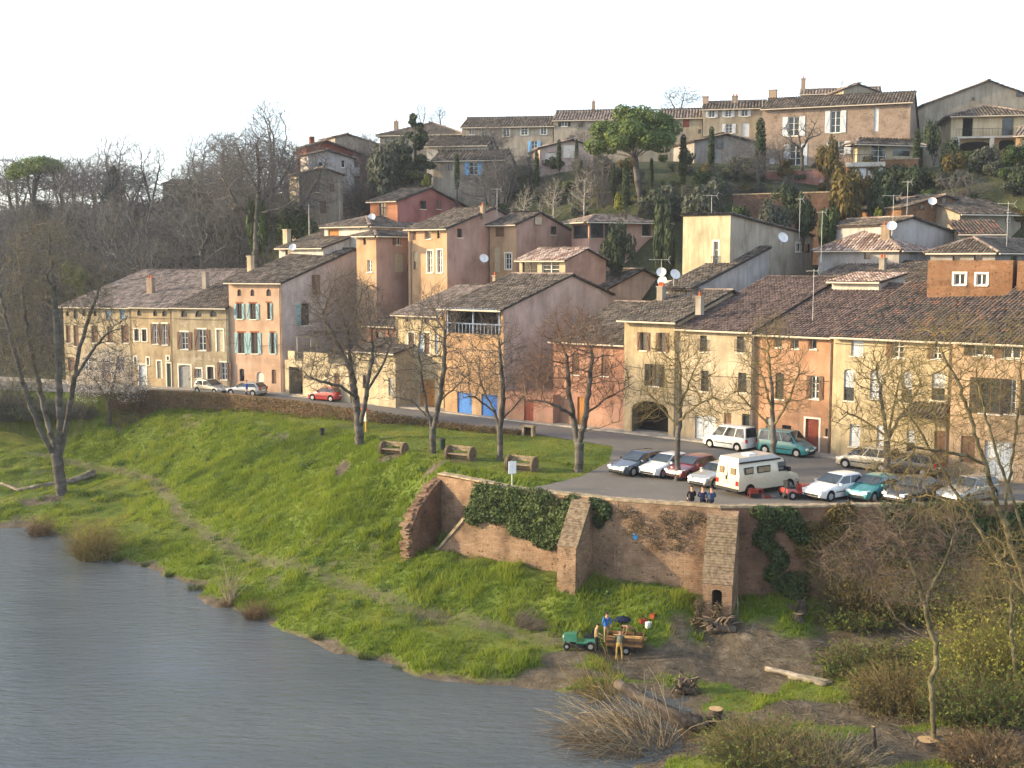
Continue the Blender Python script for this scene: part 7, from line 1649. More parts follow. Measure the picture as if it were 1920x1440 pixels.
def person(label, loc, rz, pose, top, legs, group=None, hair=HAIRM, cat='person'):
    J = {k: Vector(v) for k, v in STAND.items()}; J.update({k: Vector(v) for k, v in pose.items()})
    names = list(J); vs = [J[k] for k in names]; es = [(names.index(a), names.index(b)) for a, b in BONES]
    rad = [RADII.get(k) or RADII[k[:2]] for k in names]; kind = list(names)
    for s in 'lr':
        wv, el = J['wr' + s], J['el' + s]; d = (wv - el).normalized(); side = d.cross(Vector((1, 0, .2))).normalized(); up = side.cross(d)
        palm = wv + d * .07; vs.append(palm); rad.append((.034, .018)); kind.append('hand'); es.append((names.index('wr' + s), len(vs) - 1)); pi = len(vs) - 1
        for k, (o_, ln) in enumerate(((-.028, .070), (-.010, .082), (.009, .076), (.027, .060))):
            vs += [palm + side * o_ + d * .035, palm + side * o_ + d * (.035 + ln * .55) - up * .012, palm + side * o_ * .95 + d * (.03 + ln) - up * .035]; rad += [(.0095, .0095), (.0085, .0085), (.007, .007)]; kind += ['hand'] * 3
            n = len(vs); es += [(pi, n - 3), (n - 3, n - 2), (n - 2, n - 1)]
        vs += [wv + d * .03 + side * .035, wv + d * .075 + side * .055 - up * .015]; rad += [(.011, .011), (.009, .009)]; kind += ['hand'] * 2; n = len(vs); es += [(names.index('wr' + s), n - 2), (n - 2, n - 1)]
    fwd = (J['head'] - J['neck']).cross(Vector((0, 1, 0))).normalized() * -1 if 'facing' not in pose else Vector(pose['facing'])
    if fwd.x < 0 and 'flip' not in pose: fwd = -fwd
    me = bpy.data.meshes.new('person'); me.from_pydata(vs, es, [])
    o = bpy.data.objects.new('person', me); COL.objects.link(o)
    sk = o.modifiers.new('skin', 'SKIN'); ss = o.modifiers.new('sub', 'SUBSURF'); ss.levels = ss.render_levels = 1
    if not me.skin_vertices: 
        bpy.context.view_layer.objects.active = o
    for i, r_ in enumerate(rad): me.skin_vertices[0].data[i].radius = r_
    me.skin_vertices[0].data[0].use_root = True
    bpy.context.view_layer.update()
    ev = o.evaluated_get(bpy.context.evaluated_depsgraph_get()); nm = bpy.data.meshes.new_from_object(ev)
    bpy.data.objects.remove(o); bpy.data.meshes.remove(me)
    nm.name = 'body'; nm.materials.clear()
    for m_ in (SKIN, top, legs, SHOE): nm.materials.append(m_)
    grp = dict(pelvis=2, waist=1, chest=1, neck=0, chin=0, head=0, crown=0, hand=0); pa = np.array([tuple(v) for v in vs])
    def g_of(k): return grp[k] if k in grp else dict(sh=1, el=1, wr=1, hp=2, kn=2, an=2, to=3)[k[:2]]
    for p in nm.polygons:
        c = np.array(p.center); i = int(((pa - c) ** 2).sum(1).argmin()); p.material_index = g_of(kind[i]); p.use_smooth = True
    root = empty('person', loc, rz, label, cat, group)
    link('body', nm, root)
    # hair cap, nose, ears
    H0 = J['head']; up = (J['crown'] - J['chin']).normalized(); f = fwd; sd = up.cross(f)
    m = MB(); rows = 6
    for i in range(rows):
        for j in range(12):
            def q(i_, j_):
                th = i_ / rows * 1.75; ph = j_ / 12 * 2 * math.pi; front = max(0, math.cos(ph)); th = th * (1 - .38 * front)
                return H0 + up * (.02 + math.cos(th) * .108) + (f * math.cos(ph) * 1.05 + sd * math.sin(ph) * .9) * math.sin(th) * .098 - f * .008
            m.add([q(i, j), q(i, j + 1), q(i + 1, j + 1), q(i + 1, j)], [(0, 1, 2, 3)])
    m.build('hair', hair, root, smooth=True)
    m = MB(); nb = H0 + f * .088 - up * .012; m.add([nb + up * .03, nb + f * .026 - up * .012, nb + sd * .016 - up * .018, nb - sd * .016 - up * .018], [(0, 2, 1), (0, 1, 3), (1, 2, 3)])
    for s in (-1, 1): m.tube([H0 + sd * s * .078 - up * .03, H0 + sd * s * .088 + up * .012], [.014, .018], 6)
    m.build('nose_and_ears', SKIN, root)
    m = MB()
    for s in (-1, 1): m.disc(H0 + f * .083 + sd * s * .032 + up * .012, .011, f, .01, 8)
    m.build('eyes', M_dark, root)
    return root
gw = 'workers clearing the river bank'
p = ground_at(1118, 1228)
person('standing worker in a tan shirt and dark trousers looking down beside the tractor', p, math.radians(-10), dict(head=(.09, 0, 1.63), crown=(.10, 0, 1.71), chin=(.06, 0, 1.54), ell=(.06, .26, 1.15), wrl=(.27, .18, 1.05), elr=(.05, -.26, 1.14), wrr=(.25, -.16, 1.02)), cloth('tan', '8d7a58'), cloth('navy_trousers', '23242c'), gw)
p = ground_at(1137, 1206)
person('standing worker in a bright blue shirt behind the trailer', p, math.radians(-60), dict(head=(.07, 0, 1.64), ell=(.05, .27, 1.15), wrl=(.24, .14, 1.06), elr=(.0, -.27, 1.14), wrr=(.16, -.2, .98)), cloth('blue', '2f5f9c'), cloth('beige_trousers', '8e8064'), gw)
p = ground_at(1187, 1212)
person('worker bending far over into the wooden trailer', p, math.radians(195), dict(pelvis=(-.05, 0, .92), waist=(.08, 0, 1.02), chest=(.30, 0, 1.14), neck=(.47, 0, 1.18), chin=(.54, 0, 1.16), head=(.62, 0, 1.15), crown=(.68, 0, 1.13), shl=(.38, .18, 1.13), ell=(.46, .22, .87), wrl=(.55, .16, .66), shr=(.38, -.18, 1.13), elr=(.46, -.22, .87), wrr=(.55, -.16, .66), hpl=(-.05, .10, .88), hpr=(-.05, -.10, .88)), cloth('brown', '7a5f46'), cloth('green_trousers', '3e4032'), gw)
p = ground_at(1161, 1240)
person('stooping worker in a grey-green jacket and khaki trousers with his back to the river', p, math.radians(80), dict(waist=(.05, 0, 1.06), chest=(.20, 0, 1.24), neck=(.34, 0, 1.37), chin=(.41, 0, 1.40), head=(.47, 0, 1.46), crown=(.49, 0, 1.53), shl=(.26, .19, 1.30), ell=(.34, .27, 1.04), wrl=(.52, .20, .90), shr=(.26, -.19, 1.30), elr=(.34, -.27, 1.04), wrr=(.52, -.20, .90), anl=(-.05, .16, .09), tol=(.12, .18, .04), anr=(-.02, -.16, .09), tor=(.15, -.18, .04), knl=(.03, .14, .49), knr=(.04, -.14, .49)), cloth('camo', '5d6052'), cloth('khaki', '927a48'), gw)
SIT = dict(pelvis=(0, 0, .12), waist=(-.02, 0, .27), chest=(.0, 0, .49), neck=(.04, 0, .68), chin=(.07, 0, .75), head=(.08, 0, .85), crown=(.08, 0, .92), shl=(.02, .18, .61), ell=(.08, .25, .36), wrl=(.26, .15, .25), shr=(.02, -.18, .61), elr=(.08, -.25, .36), wrr=(.26, -.15, .25), hpl=(.02, .10, .10), knl=(.42, .12, .12), anl=(.44, .12, -.15), tol=(.58, .12, -.17), hpr=(.02, -.10, .10), knr=(.42, -.12, .12), anr=(.44, -.12, -.15), tor=(.58, -.12, -.17))
for px, top, legs, lab, rz in ((1294, 'black', '1d1c1e', 'seated person in black leaning on the parapet cap', 100), (1314, 'navy', '1f2540', 'seated person in a navy jumper on the parapet cap', 75), (1331, 'denim', '33415e', 'seated person in a denim jacket on the parapet cap', 95)):
    q = col_on_line(px, b0, b1, .25); person(lab, (q.x + .15, q.y + .35, .22), math.radians(rz), SIT, cloth(top, legs), cloth('trousers_' + top, '20222c'), 'people sitting on the parapet')
p = G(463, 746, .45)
person('pedestrian in a royal blue jacket walking past the pale grey coupe', p, math.radians(200), dict(knl=(.12, .11, .5), anl=(.16, .11, .1), tol=(.32, .12, .05), anr=(-.2, -.11, .12), tor=(-.04, -.12, .05)), cloth('royal_blue', '24388c'), cloth('blue_trousers', '262c50'))
# ------------------------------------------------------------------ lawn furniture
def bench(label, px, py, rz):
    g = ground_at(px, py); root = empty('log_bench', g, rz, label, 'bench', 'wheel-ended benches on the lawn')
    WD = plain('weathered_log', '7f715c', .95, .1, var=.35, scale=6); WE = plain('log_end_grain', '6a5a48', .95, .1, var=.4, scale=8)
    for s in (-1, 1):
        m = MB(); m.disc((s * .95, 0, .46), .50, (1, 0, 0), .14, 22); e = m.build('end_wheel', WE, root)
        m = MB(); m.tube([(s * 1.03, .50 * math.cos(a), .46 + .50 * math.sin(a)) for a in np.linspace(0, 6.283, 23)], .03, 5, cap=False); m.build('rim', WD, e)
    for k in range(3): m = MB(); m.box(-.95, .95, -.40 + k * .19, -.23 + k * .19, .40, .46); m.build('seat_plank', WD, root)
    for k in range(2): m = MB(); m.box(-.95, .95, .26 + k * .05, .31 + k * .05, .60 + k * .19, .76 + k * .19); m.build('back_plank', WD, root)
    m = MB(); m.tube([(-.95, .05, .2), (.95, .05, .2)], .09, 8); m.build('base_log', WE, root)
bench('log bench with round wheel ends beside the many-stemmed tree', 738, 853, math.radians(-28))
bench('log bench with round wheel ends beside the green bin', 863, 862, math.radians(-30))
bench('log bench with round wheel ends beside the white signpost', 978, 882, math.radians(-30))
def bin_(name, label, px, py, h, r, mat, cat='bin'):
    g = ground_at(px, py); root = empty(name, g, 0, label, cat)
    m = MB(); m.tube([(0, 0, .08), (0, 0, h * .92), (0, 0, h)], [r * .9, r, r * 1.05], 14); m.build('body', mat, root)
    m = MB(); m.tube([(0, 0, h), (0, 0, h + .07), (0, 0, h + .10)], [r * 1.08, r * .9, r * .3], 14); m.build('lid', M_trim, root)
    m = MB(); m.tube([(0, r, -.2), (0, r, h * .9)], .03, 6); m.build('post', M_iron, root)
bin_('litter_bin', 'dark green litter bin beside the forked lawn tree', 829, 845, .85, .26, plain('bin_green', '26382e', .5, .3))
bin_('litter_bin', 'small dark litter bin at the brow of the grass bank', 604, 818, .65, .20, plain('bin_dark', '2c2e30', .5, .3))
g = ground_at(686, 812); root = empty('notice_board', g, math.radians(-30), 'small wooden notice board with a tiled top behind the many-stemmed tree', 'sign')
m = MB(); m.box(-.06, .06, -.05, .05, -.2, 2.0); m.build('post', plain('post_yellow_wood', 'b08a4a', .85, .1), root); m = MB(); m.box(-.5, .1, -.08, -.05, 1.0, 1.85); m.build('panel', plain('notice_paper', 'cfc8b4', .8, .1, var=.2), root); m = MB(); m.prism([(-.65, 1.95), (.25, 1.95), (-.2, 2.2)], -.25, .25); m.build('roof', TERRA, root)
q = col_on_line(960, a0, a1, .2); root = empty('signpost', (q.x, q.y + .3, .05), math.radians(25), 'white double signboard on a slim post above the clipped ivy', 'sign')
m = MB(); m.tube([(0, 0, -1.2), (0, 0, 1.75)], .035, 8); m.build('post', plain('post_galvanised', 'c4c4bc', .4, .4), root)
for s in (-1, 1): m = MB(); m.box(s * .14 - .12, s * .14 + .12, -.06, -.035, .95, 1.72); m.build('board', plain('sign_white', 'dcdcd8', .5, .3, var=.06), root)
g = ground_at(990, 818); root = empty('hatch_cover', g, math.radians(-35), 'small stone drain opening in the roadside wall beside the lawn', 'drain'); m = MB(); m.box(-.55, -.35, -.1, .3, -.1, .75); m.box(.35, .55, -.1, .3, -.1, .75); m.build('jamb', CAPM, root); m = MB(); m.box(-.6, .6, -.12, .32, .75, .9); m.build('lintel', CAPM, root); m = MB(); m.box(-.35, .35, .1, .15, -.1, .75); m.build('opening', M_dark, root)
q = col_on_line(1187, b0, b1, -2.4); m = MB(); m.add([(0, 0, 0), (.22, -.05, -.02), (.26, -.08, -.22), (.16, -.1, -.36), (-.02, -.08, -.30), (-.06, -.03, -.12)], [(0, 1, 2, 3, 4, 5)]); m.add([(0, -.02, 0), (.2, -.12, -.04), (.1, -.16, -.24)], [(0, 1, 2)])
zq = P(1187, 1000, q.y).z; tag(m.build('plastic_bag', plain('bag_blue', '3f8fc4', .6, .3, var=.15), loc=(q.x, q.y - .03, zq)), 'pale blue plastic bag snagged on the brick wall', 'bag')
# tools and clothes on the meadow
g = ground_at(1168, 1166); m = MB(); rs = random.Random(5)
m.add([(rs.uniform(-.05, .05) + .55 * math.cos(a) * q, .32 * math.sin(a) * q, .26 * (1 - q * q) + rs.uniform(0, .05)) for q in (.1, .5, .8, 1.0) for a in np.linspace(0, 2 * math.pi, 10)[:-1]], [(i * 9 + k, i * 9 + (k + 1) % 9, (i + 1) * 9 + (k + 1) % 9, (i + 1) * 9 + k) for i in range(3) for k in range(9)])
tag(m.build('jacket', cloth('jacket_navy', '1c2238'), loc=g + Vector((0, 0, .02))), 'navy jacket dropped in a heap on the grass', 'jacket')
for px, py, mat, lab, rz in ((1207, 1172, RED, 'red chainsaw lying on the grass behind the trailer', .3), (1224, 1162, ORA, 'orange brush cutter lying on the grass near the buttress', 1.2)):
    g = ground_at(px, py)
    toolbox('chainsaw' if mat is RED else 'brush_cutter', lab, 0, 0, 0, [('housing', mat, [(-.22, .16, -.12, .12, .02, .26)], []), ('handle', M_trim, [], [([(-.18, 0, .22), (-.28, 0, .36), (.02, 0, .40), (.10, 0, .25)], .022)]), ('bar', M_rim, [(.16, .70, -.03, .03, .08, .16)], [])], 'tool', rz, on=g)
g = ground_at(1216, 1178); toolbox('fuel_can', 'white fuel can on the grass beside the red chainsaw', 0, 0, 0, [('can', M_plate, [(-.16, .16, -.1, .1, .0, .34)], []), ('cap', M_trim, [], [([(.1, 0, .34), (.1, 0, .42)], .035)])], 'can', .5, on=g)
# ------------------------------------------------------------------ felled wood
LOGM = bark('log_bark', (.030, .024, .019), (.062, .050, .040), (.11, .090, .072)); CUT = plain('sawn_end', 'a08560', .9, .1, var=.25, scale=6); BLEACH = bark('bleached_wood', (.11, .092, .070), (.19, .162, .125), (.29, .255, .21))
def log(name, label, pts_px, radii, mat, cut=True, group=None, cat='log', dz=0.0, absz=None):
    pts = []
    for i, q in enumerate(pts_px):
        if len(q) == 3: g_ = G(q[0], q[1], q[2])
        else: g_ = ground_at(*q); g_.z += radii[i] * .7
        pts.append(g_)
    o0 = pts[0]; root = empty(name, o0, 0, label, cat, group); P_ = [p_ - o0 for p_ in pts]
    rs_ = random.Random(len(label)); fine, rf = [], []
    for i in range(len(P_) - 1):
        for k in range(5): t = k / 5; fine.append(P_[i].lerp(P_[i + 1], t) + Vector((rs_.uniform(-1, 1), rs_.uniform(-1, 1), rs_.uniform(-1, 1))) * radii[i] * .14); rf.append((radii[i] * (1 - t) + radii[i + 1] * t) * rs_.uniform(.9, 1.1))
    fine.append(P_[-1]); rf.append(radii[-1])
    m = MB(); m.tube(fine, rf, 10); m.build('trunk', mat, root, smooth=True)
    if cut:
        d = (fine[0] - fine[1]).normalized(); m = MB(); m.disc(fine[0] + d * .005, rf[0] * .96, d, .02, 12); m.build('sawn_face', CUT, root)
    return root
log('felled_trunk', 'long dark felled trunk lying slanted across the creek mouth', [(1158, 1283, -6.3), (1215, 1318, -6.7), (1270, 1345, -7.0), (1312, 1358, -7.3)], [.27, .33, .38, .42], LOGM)
log('driftwood_log', 'pale driftwood log lying at the foot of the riverside tree', [(2, 908), (35, 922), (75, 916), (130, 908), (178, 893)], [.10, .20, .24, .30, .38], bark('driftwood', (.09, .07, .05), (.17, .14, .105), (.27, .235, .19)), cut=False)
log('pole', 'long pale pole beside the creek', [(1437, 1257), (1500, 1272), (1562, 1283)], [.14, .13, .11], BLEACH, group='pale poles beside the creek')
log('pole', 'shorter thick pale pole laid against the long one', [(1482, 1272), (1550, 1288)], [.17, .15], BLEACH, group='pale poles beside the creek')
def stump(label, px, py, r_, h, lean=(0, 0)):
    g = ground_at(px, py); root = empty('tree_stump', g, 0, label, 'stump')
    m = MB(); N = 12; rs_ = random.Random(px)
    rings = []
    for z, q in ((-.3, 1.5), (.05, 1.25), (h * .5, 1.02), (h, .96)): rings += [(q * r_ * math.cos(a) * rs_.uniform(.9, 1.12) + lean[0] * z, q * r_ * math.sin(a) * rs_.uniform(.9, 1.12) + lean[1] * z, z) for a in np.linspace(0, 2 * math.pi, N + 1)[:-1]]
    m.add(rings, [(i * N + k, i * N + (k + 1) % N, (i + 1) * N + (k + 1) % N, (i + 1) * N + k) for i in range(3) for k in range(N)]); m.build('bark', LOGM, root, smooth=True)
    m = MB(); m.add([(v[0], v[1], v[2] + .004) for v in rings[-N:]], [tuple(range(N))]); m.build('sawn_face', CUT, root)
stump('upright stump with a bright cut face beside the felled trunk', 1335, 1362, .34, .9, (.15, -.2)); stump('broad flat stump beside the slender kinked tree', 1738, 1398, .42, .25); stump('thin leaning cut stem in the foreground brambles', 1640, 1405, .09, 1.0, (-.1, 0))
stump('low cut stump on the cleared ground under the wall', 1495, 1163, .3, .35)
ROOTW = bark('root_wood', (.055, .042, .031), (.105, .083, .062), (.18, .148, .112))
def rootball(label, px, py, R_, seed, mat=ROOTW):
    g = ground_at(px, py); root = empty('uprooted_stump', g, 0, label, 'stump'); rs_ = random.Random(seed)
    m = MB(); m.tube([(-R_ * .6, .1, .15), (0, 0, .35), (R_ * .6, -.2, .25)], [.18, .30, .16], 10); m.build('trunk', mat, root, smooth=True)
    for k in range(24):
        a = rs_.uniform(0, 6.28); l = rs_.uniform(.5, 1.0) * R_; p0 = Vector((rs_.uniform(-.4, .4), rs_.uniform(-.2, .2), .4)); p2 = p0 + Vector((math.cos(a) * l, math.sin(a) * l * .7, rs_.uniform(-.3, .7))); p1 = (p0 + p2) / 2 + Vector((0, 0, rs_.uniform(.05, .3)))
        m = MB(); m.tube([p0, p1, p2], [.11, .06, .018], 6); m.build('root', mat, root, smooth=True)
rootball('large bleached uprooted stump with splayed roots under the doorway buttress', 1352, 1188, 1.3, 1); rootball('grey snag of roots standing in the creek pool', 1285, 1305, .8, 2); rootball('small brown root mass on the cleared bank', 1500, 1158, .5, 3, LOGM)
for px, py, h, lab in ((1344, 1165, 1.1, 'short bare stake beside the bleached stump'), (1382, 1160, 1.3, 'tall bare stake beside the bleached stump'), (1208, 1290, .9, 'stake standing in the creek mouth')):
    g = ground_at(px, py); m = MB(); m.tube([(0, 0, -.4), (.02, 0, h * .5), (0, .03, h)], [.035, .032, .025], 6); tag(m.build('stake', BLEACH, loc=g), lab, 'stake')
# ------------------------------------------------------------------ bushes and reeds by the water
def twig_bush(name, label, bpx, w, h, n, mat, seed, lean=(0, 0), leaves=None, nleaf=0, lsize=.07, spread=.6, cat='bush', group=None, base=None, rt=.02):
    b = base if base is not None else ground_at(*bpx); r = np.random.default_rng(seed)
    root = empty(name, b, 0, label, cat, group)
    a = r.uniform(0, 2 * np.pi, n); q = np.sqrt(r.random(n)); P0 = np.stack([q * np.cos(a) * w * .35, q * np.sin(a) * w * .3, np.full(n, -.15)], 1)
    d = np.stack([np.cos(a) * q * spread + lean[0], np.sin(a) * q * spread + lean[1], np.full(n, 1.0)], 1) + r.normal(0, .22, (n, 3)); d /= np.linalg.norm(d, axis=1, keepdims=True)
    L = h * r.uniform(.5, 1.1, n)[:, None]; segs = []; p = P0; rad = np.full(n, rt)
    for k in range(4):
        d = d + r.normal(0, .16, d.shape) + np.array([lean[0] * .15, lean[1] * .15, -.05 * k]); d /= np.linalg.norm(d, axis=1, keepdims=True); e = p + d * L / 4
        segs.append((p, e, rad, rad * .7)); 
        if k: 
            dd = d + r.normal(0, .6, d.shape); dd /= np.linalg.norm(dd, axis=1, keepdims=True); segs.append((p, p + dd * L * .22, rad * .6, rad * .3))
        p = e; rad = rad * .7
    S = [np.concatenate([s[k] for s in segs]) for k in range(4)]; V, Q, _ = seg_mesh(*S, 3)
    link('twigs', np_mesh('twigs', V, Q, mat, np.repeat(r.random(len(S[0])), 3)), root)
    if leaves is not None:
        i = r.integers(0, len(S[0]), nleaf); t = r.random(nleaf)[:, None]; pos = S[0][i] * (1 - t) + S[1][i] * t + r.normal(0, .05, (nleaf, 3))
        V, Q, R = leaf_arrays(r, [((0, 0, 0), (.01, .01, .01))], nleaf, lsize, up=.1); V = (V.reshape(-1, 4, 3) + pos[:, None]).reshape(-1, 3); link('foliage', np_mesh('foliage', V, Q, leaves, R), root)
    return root
TW_will = bark('twigs_willow', (.11, .080, .030), (.20, .150, .055), (.30, .235, .095)); TW_brown = bark('twigs_rust_brown', (.075, .048, .026), (.14, .095, .052), (.22, .16, .095)); TW_straw = bark('twigs_straw', (.15, .12, .075), (.25, .205, .135), (.35, .30, .21))
twig_bush('willow_bush', 'orange-twigged willow bush at the waterline under the riverside tree', (76, 1006), 1.6, 2.0, 260, TW_brown, 201, leaves=L_dry, nleaf=400)
twig_bush('willow_bush', 'golden willow bush standing in the shallows', (176, 1046), 3.0, 3.2, 520, TW_will, 202, leaves=L_yel, nleaf=1800, lsize=.06)
twig_bush('willow_bush', 'thin straw-coloured sapling growing out of the water', (432, 1134), .5, 3.4, 26, TW_straw, 203, spread=.25, rt=.03)
twig_bush('willow_bush', 'low pinkish twiggy bush beside a black snag in the water', (480, 1160), 1.6, 1.5, 240, TW_brown, 204)
twig_bush('willow_bush', 'small rusty tuft at the foot of the straw-coloured sapling', (425, 1136), .7, .7, 90, TW_brown, 205)
g = ground_at(484, 1160); m = MB(); m.tube([(0, 0, -.6), (.1, 0, .1), (.05, .1, .45)], [.2, .17, .1], 8); tag(m.build('snag', LOGM, loc=(g.x, g.y, WATER_Z + .05), smooth=True), 'short black snag standing in the shallows', 'snag')
for i, (px, py, sx) in enumerate(((368, 1106, 1.0), (600, 1196, .7), (686, 1232, .7), (748, 1256, .6), (220, 1050, .8), (275, 1060, .6), (320, 1078, .6))):
    twig_bush('reed_tuft', ['broad green reed tuft standing in the shallows', 'small green reed tuft below the grass nose', 'green reed tuft left of the last one along the shore', 'last small green reed tuft before the bare shore', 'green reed tuft right of the golden willow', 'tiny green reed tuft between willow and the broad tuft', 'tiny green reed tuft beside the broad tuft'][i], (px, py), 1.2 * sx, .7 * sx, 170, L_green, 210 + i, spread=.9, cat='reeds', group='reed tufts along the shore', rt=.022)
twig_bush('brush_pile', 'heap of grey brushwood drying on the meadow', (1000, 1168), 3.2, 1.3, 420, TW_grey, 230, lean=(1.2, .1), spread=1.6)
twig_bush('brush_pile', 'straw-coloured tangle of felled willow tops in the shallows', None, 5.0, 3.6, 110, TW_straw, 231, lean=(-.9, .1), spread=1.5, base=G(1190, 1392, -8.0), rt=.034)
twig_bush('brush_pile', 'rusty fine brush trailing in the water before the felled trunk', None, 7.0, 3.2, 300, TW_brown, 232, lean=(-1.6, .3), spread=1.9, base=G(1195, 1385, -8.0))
twig_bush('brush_pile', 'cut willow wands standing behind the felled trunk', None, 2.6, 3.0, 60, TW_will, 233, spread=.5, lean=(-.4, 0), base=G(1135, 1310, -8.0), rt=.028)
twig_bush('bramble', 'dark bramble mound in the bottom foreground', (1440, 1425), 4.8, 2.2, 900, TW_ochre, 234, spread=1.6, leaves=L_green, nleaf=4500, cat='bramble')
twig_bush('bramble', 'ochre bramble mound beside the dark one', (1540, 1440), 4.4, 1.7, 700, TW_straw, 235, spread=1.7, leaves=L_gold, nleaf=3000, cat='bramble')
twig_bush('bramble', 'straw-brown bramble mound left of the slender kinked tree', (1690, 1320), 4.4, 2.2, 800, TW_ochre, 236, spread=1.5, leaves=L_gold, nleaf=4500, cat='bramble')
twig_bush('bramble', 'leafy green bramble bank above the creek', (1640, 1262), 5.0, 2.0, 700, TW_brown, 237, spread=1.5, leaves=L_green, nleaf=7000, lsize=.08, cat='bramble')
twig_bush('bramble', 'low green bramble bank along the foot of the wall', (1600, 1160), 5.5, 1.2, 600, TW_brown, 238, spread=1.8, leaves=L_green, nleaf=5000, lsize=.07, cat='bramble')
twig_bush('thicket', 'tall yellow-green thicket at the right edge', (1880, 1290), 4.0, 4.6, 700, TW_ochre, 239, leaves=L_yel, nleaf=14000, lsize=.07, spread=.9, cat='thicket')
twig_bush('thicket', 'yellow-green thicket in front of the thin sapling', (1840, 1345), 4.2, 2.6, 700, TW_ochre, 240, leaves=L_green, nleaf=9000, lsize=.07, spread=1.2, cat='thicket')
twig_bush('thicket', 'grey-brown scrub below the ivy curtain', (1720, 1150), 5.0, 2.8, 700, TW_ochre, 241, leaves=L_green, nleaf=6000, spread=1.2, cat='thicket')
twig_bush('thicket', 'rust-brown scrub leaning against the wall under the ochre creeper', (1620, 1135), 4.2, 3.6, 700, TW_ochre, 242, leaves=L_gold, nleaf=5000, spread=.9, cat='thicket')
twig_bush('thicket', 'tangled scrub with ivy leaves beside the leaning tree', (1800, 1150), 4.4, 3.4, 900, TW_ochre, 243, leaves=L_ivy, nleaf=6000, lsize=.09, spread=.9, cat='thicket')
twig_bush('thicket', 'brown dry scrub in the bottom right corner', (1860, 1425), 4.5, 1.3, 900, TW_brown, 244, leaves=L_dry, nleaf=2500, spread=1.7, cat='thicket')
twig_bush('shrub', 'grey wooded scrub at the far left of the bank', (10, 800), 7.0, 4.5, 1500, TW_far, 245, leaves=L_dark, nleaf=4000, lsize=.12, spread=.9, cat='shrub', rt=.03)
twig_bush('shrub', 'brown hedge growth where the roadside wall begins', (245, 772), 4.0, 2.2, 700, TW_brown, 246, spread=.9, cat='shrub', rt=.022)
twig_bush('shrub', 'grey-brown scrub left of the blossom tree', (150, 785), 5.0, 2.6, 900, TW_far, 247, leaves=L_dry, nleaf=900, spread=.9, cat='shrub', rt=.025)
twig_bush('shrub', 'dull green scrub under the left end of the tan houses', (85, 790), 6.0, 3.0, 900, TW_far, 248, leaves=L_ivy, nleaf=3500, lsize=.11, spread=.9, cat='shrub', rt=.025)
# dry growth on the roadside wall
r = np.random.default_rng(250); n = 9000
i = r.integers(0, 4, n); t = r.random(n); RE = np.array([(p[0], p[1]) for p in REDGE]); i = np.clip((r.random(n) * 6).astype(int), 0, 6)
q0 = RE[i] * (1 - t[:, None]) + RE[i + 1] * t[:, None]; dn = RE[i + 1] - RE[i]; dn /= np.linalg.norm(dn, axis=1, keepdims=True); nrm = np.stack([dn[:, 1], -dn[:, 0]], 1)
xy = q0 + nrm * r.uniform(.36, .75, n)[:, None]; zlo = hz(xy[:, 0] + nrm[:, 0] * .5, xy[:, 1] + nrm[:, 1] * .5); zhi = zroad(xy[:, 0]) + .35; z = zlo + (zhi - zlo) * r.random(n)
V, Q, R = leaf_arrays(r, [((0, 0, 0), (.02, .02, .02))], n, .085); V = (V.reshape(-1, 4, 3) + np.stack([xy[:, 0], xy[:, 1], z], 1)[:, None]).reshape(-1, 3)
tag(link('dry_growth', np_mesh('dry_growth', V, Q, L_dry, R)), 'dry brown weeds growing all along the roadside wall', 'weeds', kind='stuff')
# ------------------------------------------------------------------ grass
def grass_patch(name, label, n, seed, zone, hgt, wid, mat, cat='grass'):
    r = np.random.default_rng(seed)
    X = r.uniform(NX0 + 12, NX1 - 10, n); Yy = r.uniform(NY0 + 2, 128, n)
    px = CX + F * X / (Yy * _cp); ok = (px > -30) & (px < 1950) & ~inside(UP, X, Yy) & (Yy < np.interp(X, [p[0] for p in REDGE], [p[1] for p in REDGE]) - .3 + 1e3 * (X > REDGE[-1][0]))
    X, Yy = X[ok], Yy[ok]; Z = hz(X, Yy)
    ok = (Z > WATER_Z + .06) & (Z < .3); X, Yy, Z = X[ok], Yy[ok], Z[ok]
    D_ = dirt_mask(X, Yy, Z); nn = vnoise(X, Yy, 3.0, 12); n2 = vnoise(X, Yy, 1.1, 14)
    sl = np.hypot(hz(X + .6, Yy) - hz(X - .6, Yy), hz(X, Yy + .6) - hz(X, Yy - .6)) / 1.2
    ok = zone(r, X, Yy, Z, D_, sl, nn, n2); X, Yy, Z, sl, nn, n2 = X[ok], Yy[ok], Z[ok], sl[ok], nn[ok], n2[ok]; n = len(X)
    n4 = vnoise(X, Yy, .55, 15); h = hgt * r.uniform(.5, 1.3, n) * (.35 + 1.3 * n2 * n4 * 1.6) * (.55 + np.clip(sl * 2.2, 0, .9)); a = r.uniform(0, 2 * np.pi, n); ln = r.uniform(.2, .8, n)
    parts_V, rn = [], []
    for k in range(3):
        ak = a + k * 2.1 + r.normal(0, .3, n); c, s = np.cos(ak), np.sin(ak); w = wid * r.uniform(.6, 1.3, n)
        tipx = X + c * h * ln; tipy = Yy + s * h * ln
        parts_V.append(np.stack([np.stack([X - s * w, Yy + c * w, Z - .03], 1), np.stack([X + s * w, Yy - c * w, Z - .03], 1), np.stack([tipx, tipy, Z + h], 1)], 1))
        rn.append(np.clip(.5 * nn + .35 * r.random(n) + .7 * (n2 - .5) + .08, 0, 1))
    V = np.concatenate(parts_V).reshape(-1, 3); Q = np.arange(len(V)).reshape(-1, 3)
    tag(link(name, np_mesh(name, V, Q, mat, np.concatenate(rn), ns=3)), label, cat, kind='stuff')
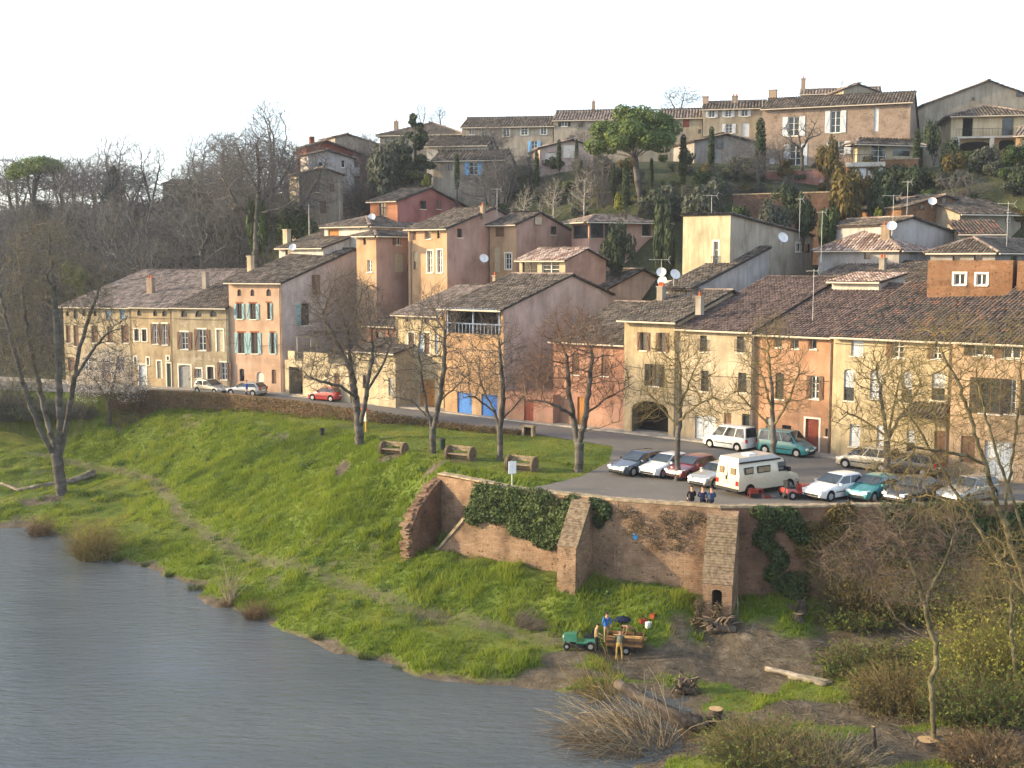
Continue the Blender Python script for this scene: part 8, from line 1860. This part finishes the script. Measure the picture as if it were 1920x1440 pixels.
G_lush = lf('grass_lush', (.078, .128, .011), (.160, .222, .018), (.255, .295, .035), .5); G_lawn = lf('grass_lawn', (.105, .130, .021), (.180, .205, .030), (.275, .265, .054), .5); G_dry = lf('grass_dry', (.085, .070, .032), (.15, .122, .058), (.22, .185, .10), .25)
grass_patch('long_grass', 'long lush green grass on the bank slopes', 420000, 301, lambda r, X, Y, Z, D, sl, nn, n2: (r.random(len(X)) > D * 2.2) & (sl > .16) & (r.random(len(X)) < np.clip(sl * 2.6, .25, 1)), .25, .034, G_lush)
grass_patch('meadow_grass', 'short trodden grass of the meadow and upper lawn', 420000, 302, lambda r, X, Y, Z, D, sl, nn, n2: (r.random(len(X)) > D * 1.9) & (sl < .30) & (r.random(len(X)) < .75), .15, .028, G_lawn)
grass_patch('dry_grass', 'dry straw-coloured grass along worn ground and the shore', 160000, 303, lambda r, X, Y, Z, D, sl, nn, n2: (D > .12) & (D < .8) & (r.random(len(X)) < .45), .16, .020, G_dry)
# broad-leaved weeds on the bank
r = np.random.default_rng(320); bl = []
for k in range(420):
    x, y = r.uniform(-44, 6), r.uniform(66, 118)
    if inside(UP, np.array(x), np.array(y)): continue
    z = float(hz(x, y)); sl = math.hypot(float(hz(x + .6, y) - hz(x - .6, y)), float(hz(x, y + .6) - hz(x, y - .6))) / 1.2
    if z > -7.6 and sl > .16 and vnoise(x, y, 6, 21) > .42: q = r.uniform(.2, .55); bl.append(((x, y, z + q * .35), (q, q, q * .6)))
tag(link('weeds', leaf_mesh('weeds', 321, bl, 60 * len(bl), .075, lf('weed_leaves', (.030, .062, .012), (.065, .115, .022), (.12, .18, .04)), shell=.3, up=.5)), 'dark leafy weed clumps dotted over the steep grass bank', 'weeds', kind='stuff')
# chips and sticks on the cleared ground
r = np.random.default_rng(310); n = 3000; X = r.uniform(6, 34, n); Yy = r.uniform(48, 68, n); Z = hz(X, Yy); D_ = dirt_mask(X, Yy, Z); ok = (D_ > .35) & (Z > WATER_Z) & (Z < -4) & ~inside(UP, X, Yy); X, Yy, Z = X[ok], Yy[ok], Z[ok]; n = len(X)
a = r.uniform(0, 6.28, n); L = r.uniform(.08, .7, n); d = np.stack([np.cos(a) * L, np.sin(a) * L, r.uniform(-.02, .15, n)], 1); P0 = np.stack([X, Yy, Z + .02], 1)
V, Q, _ = seg_mesh(P0, P0 + d, np.full(n, .018), np.full(n, .009), 3); tag(link('wood_litter', np_mesh('wood_litter', V, Q, bark('wood_litter', (.06, .048, .035), (.12, .098, .072), (.21, .175, .13)), np.repeat(r.random(n), 3))), 'scattered chips and sticks on the cleared ground', 'litter', kind='stuff')
# ------------------------------------------------------------------ air
mb = MB(); mb.box(-325, 325, -45, 415, -11, 62); hzo = mb.build('haze', [])
t = NT('haze_air'); t.t.nodes.remove(t.b); pv_ = t.n('VolumePrincipled'); pv_.inputs['Color'].default_value = (.86, .91, 1, 1); pv_.inputs['Density'].default_value = .00019; pv_.inputs['Anisotropy'].default_value = .2
t.l(pv_.outputs[0], t.out.inputs['Volume']); hzo.data.materials.clear(); hzo.data.materials.append(t.m); tag(hzo, 'thin pale evening haze over the valley', 'haze', kind='stuff')
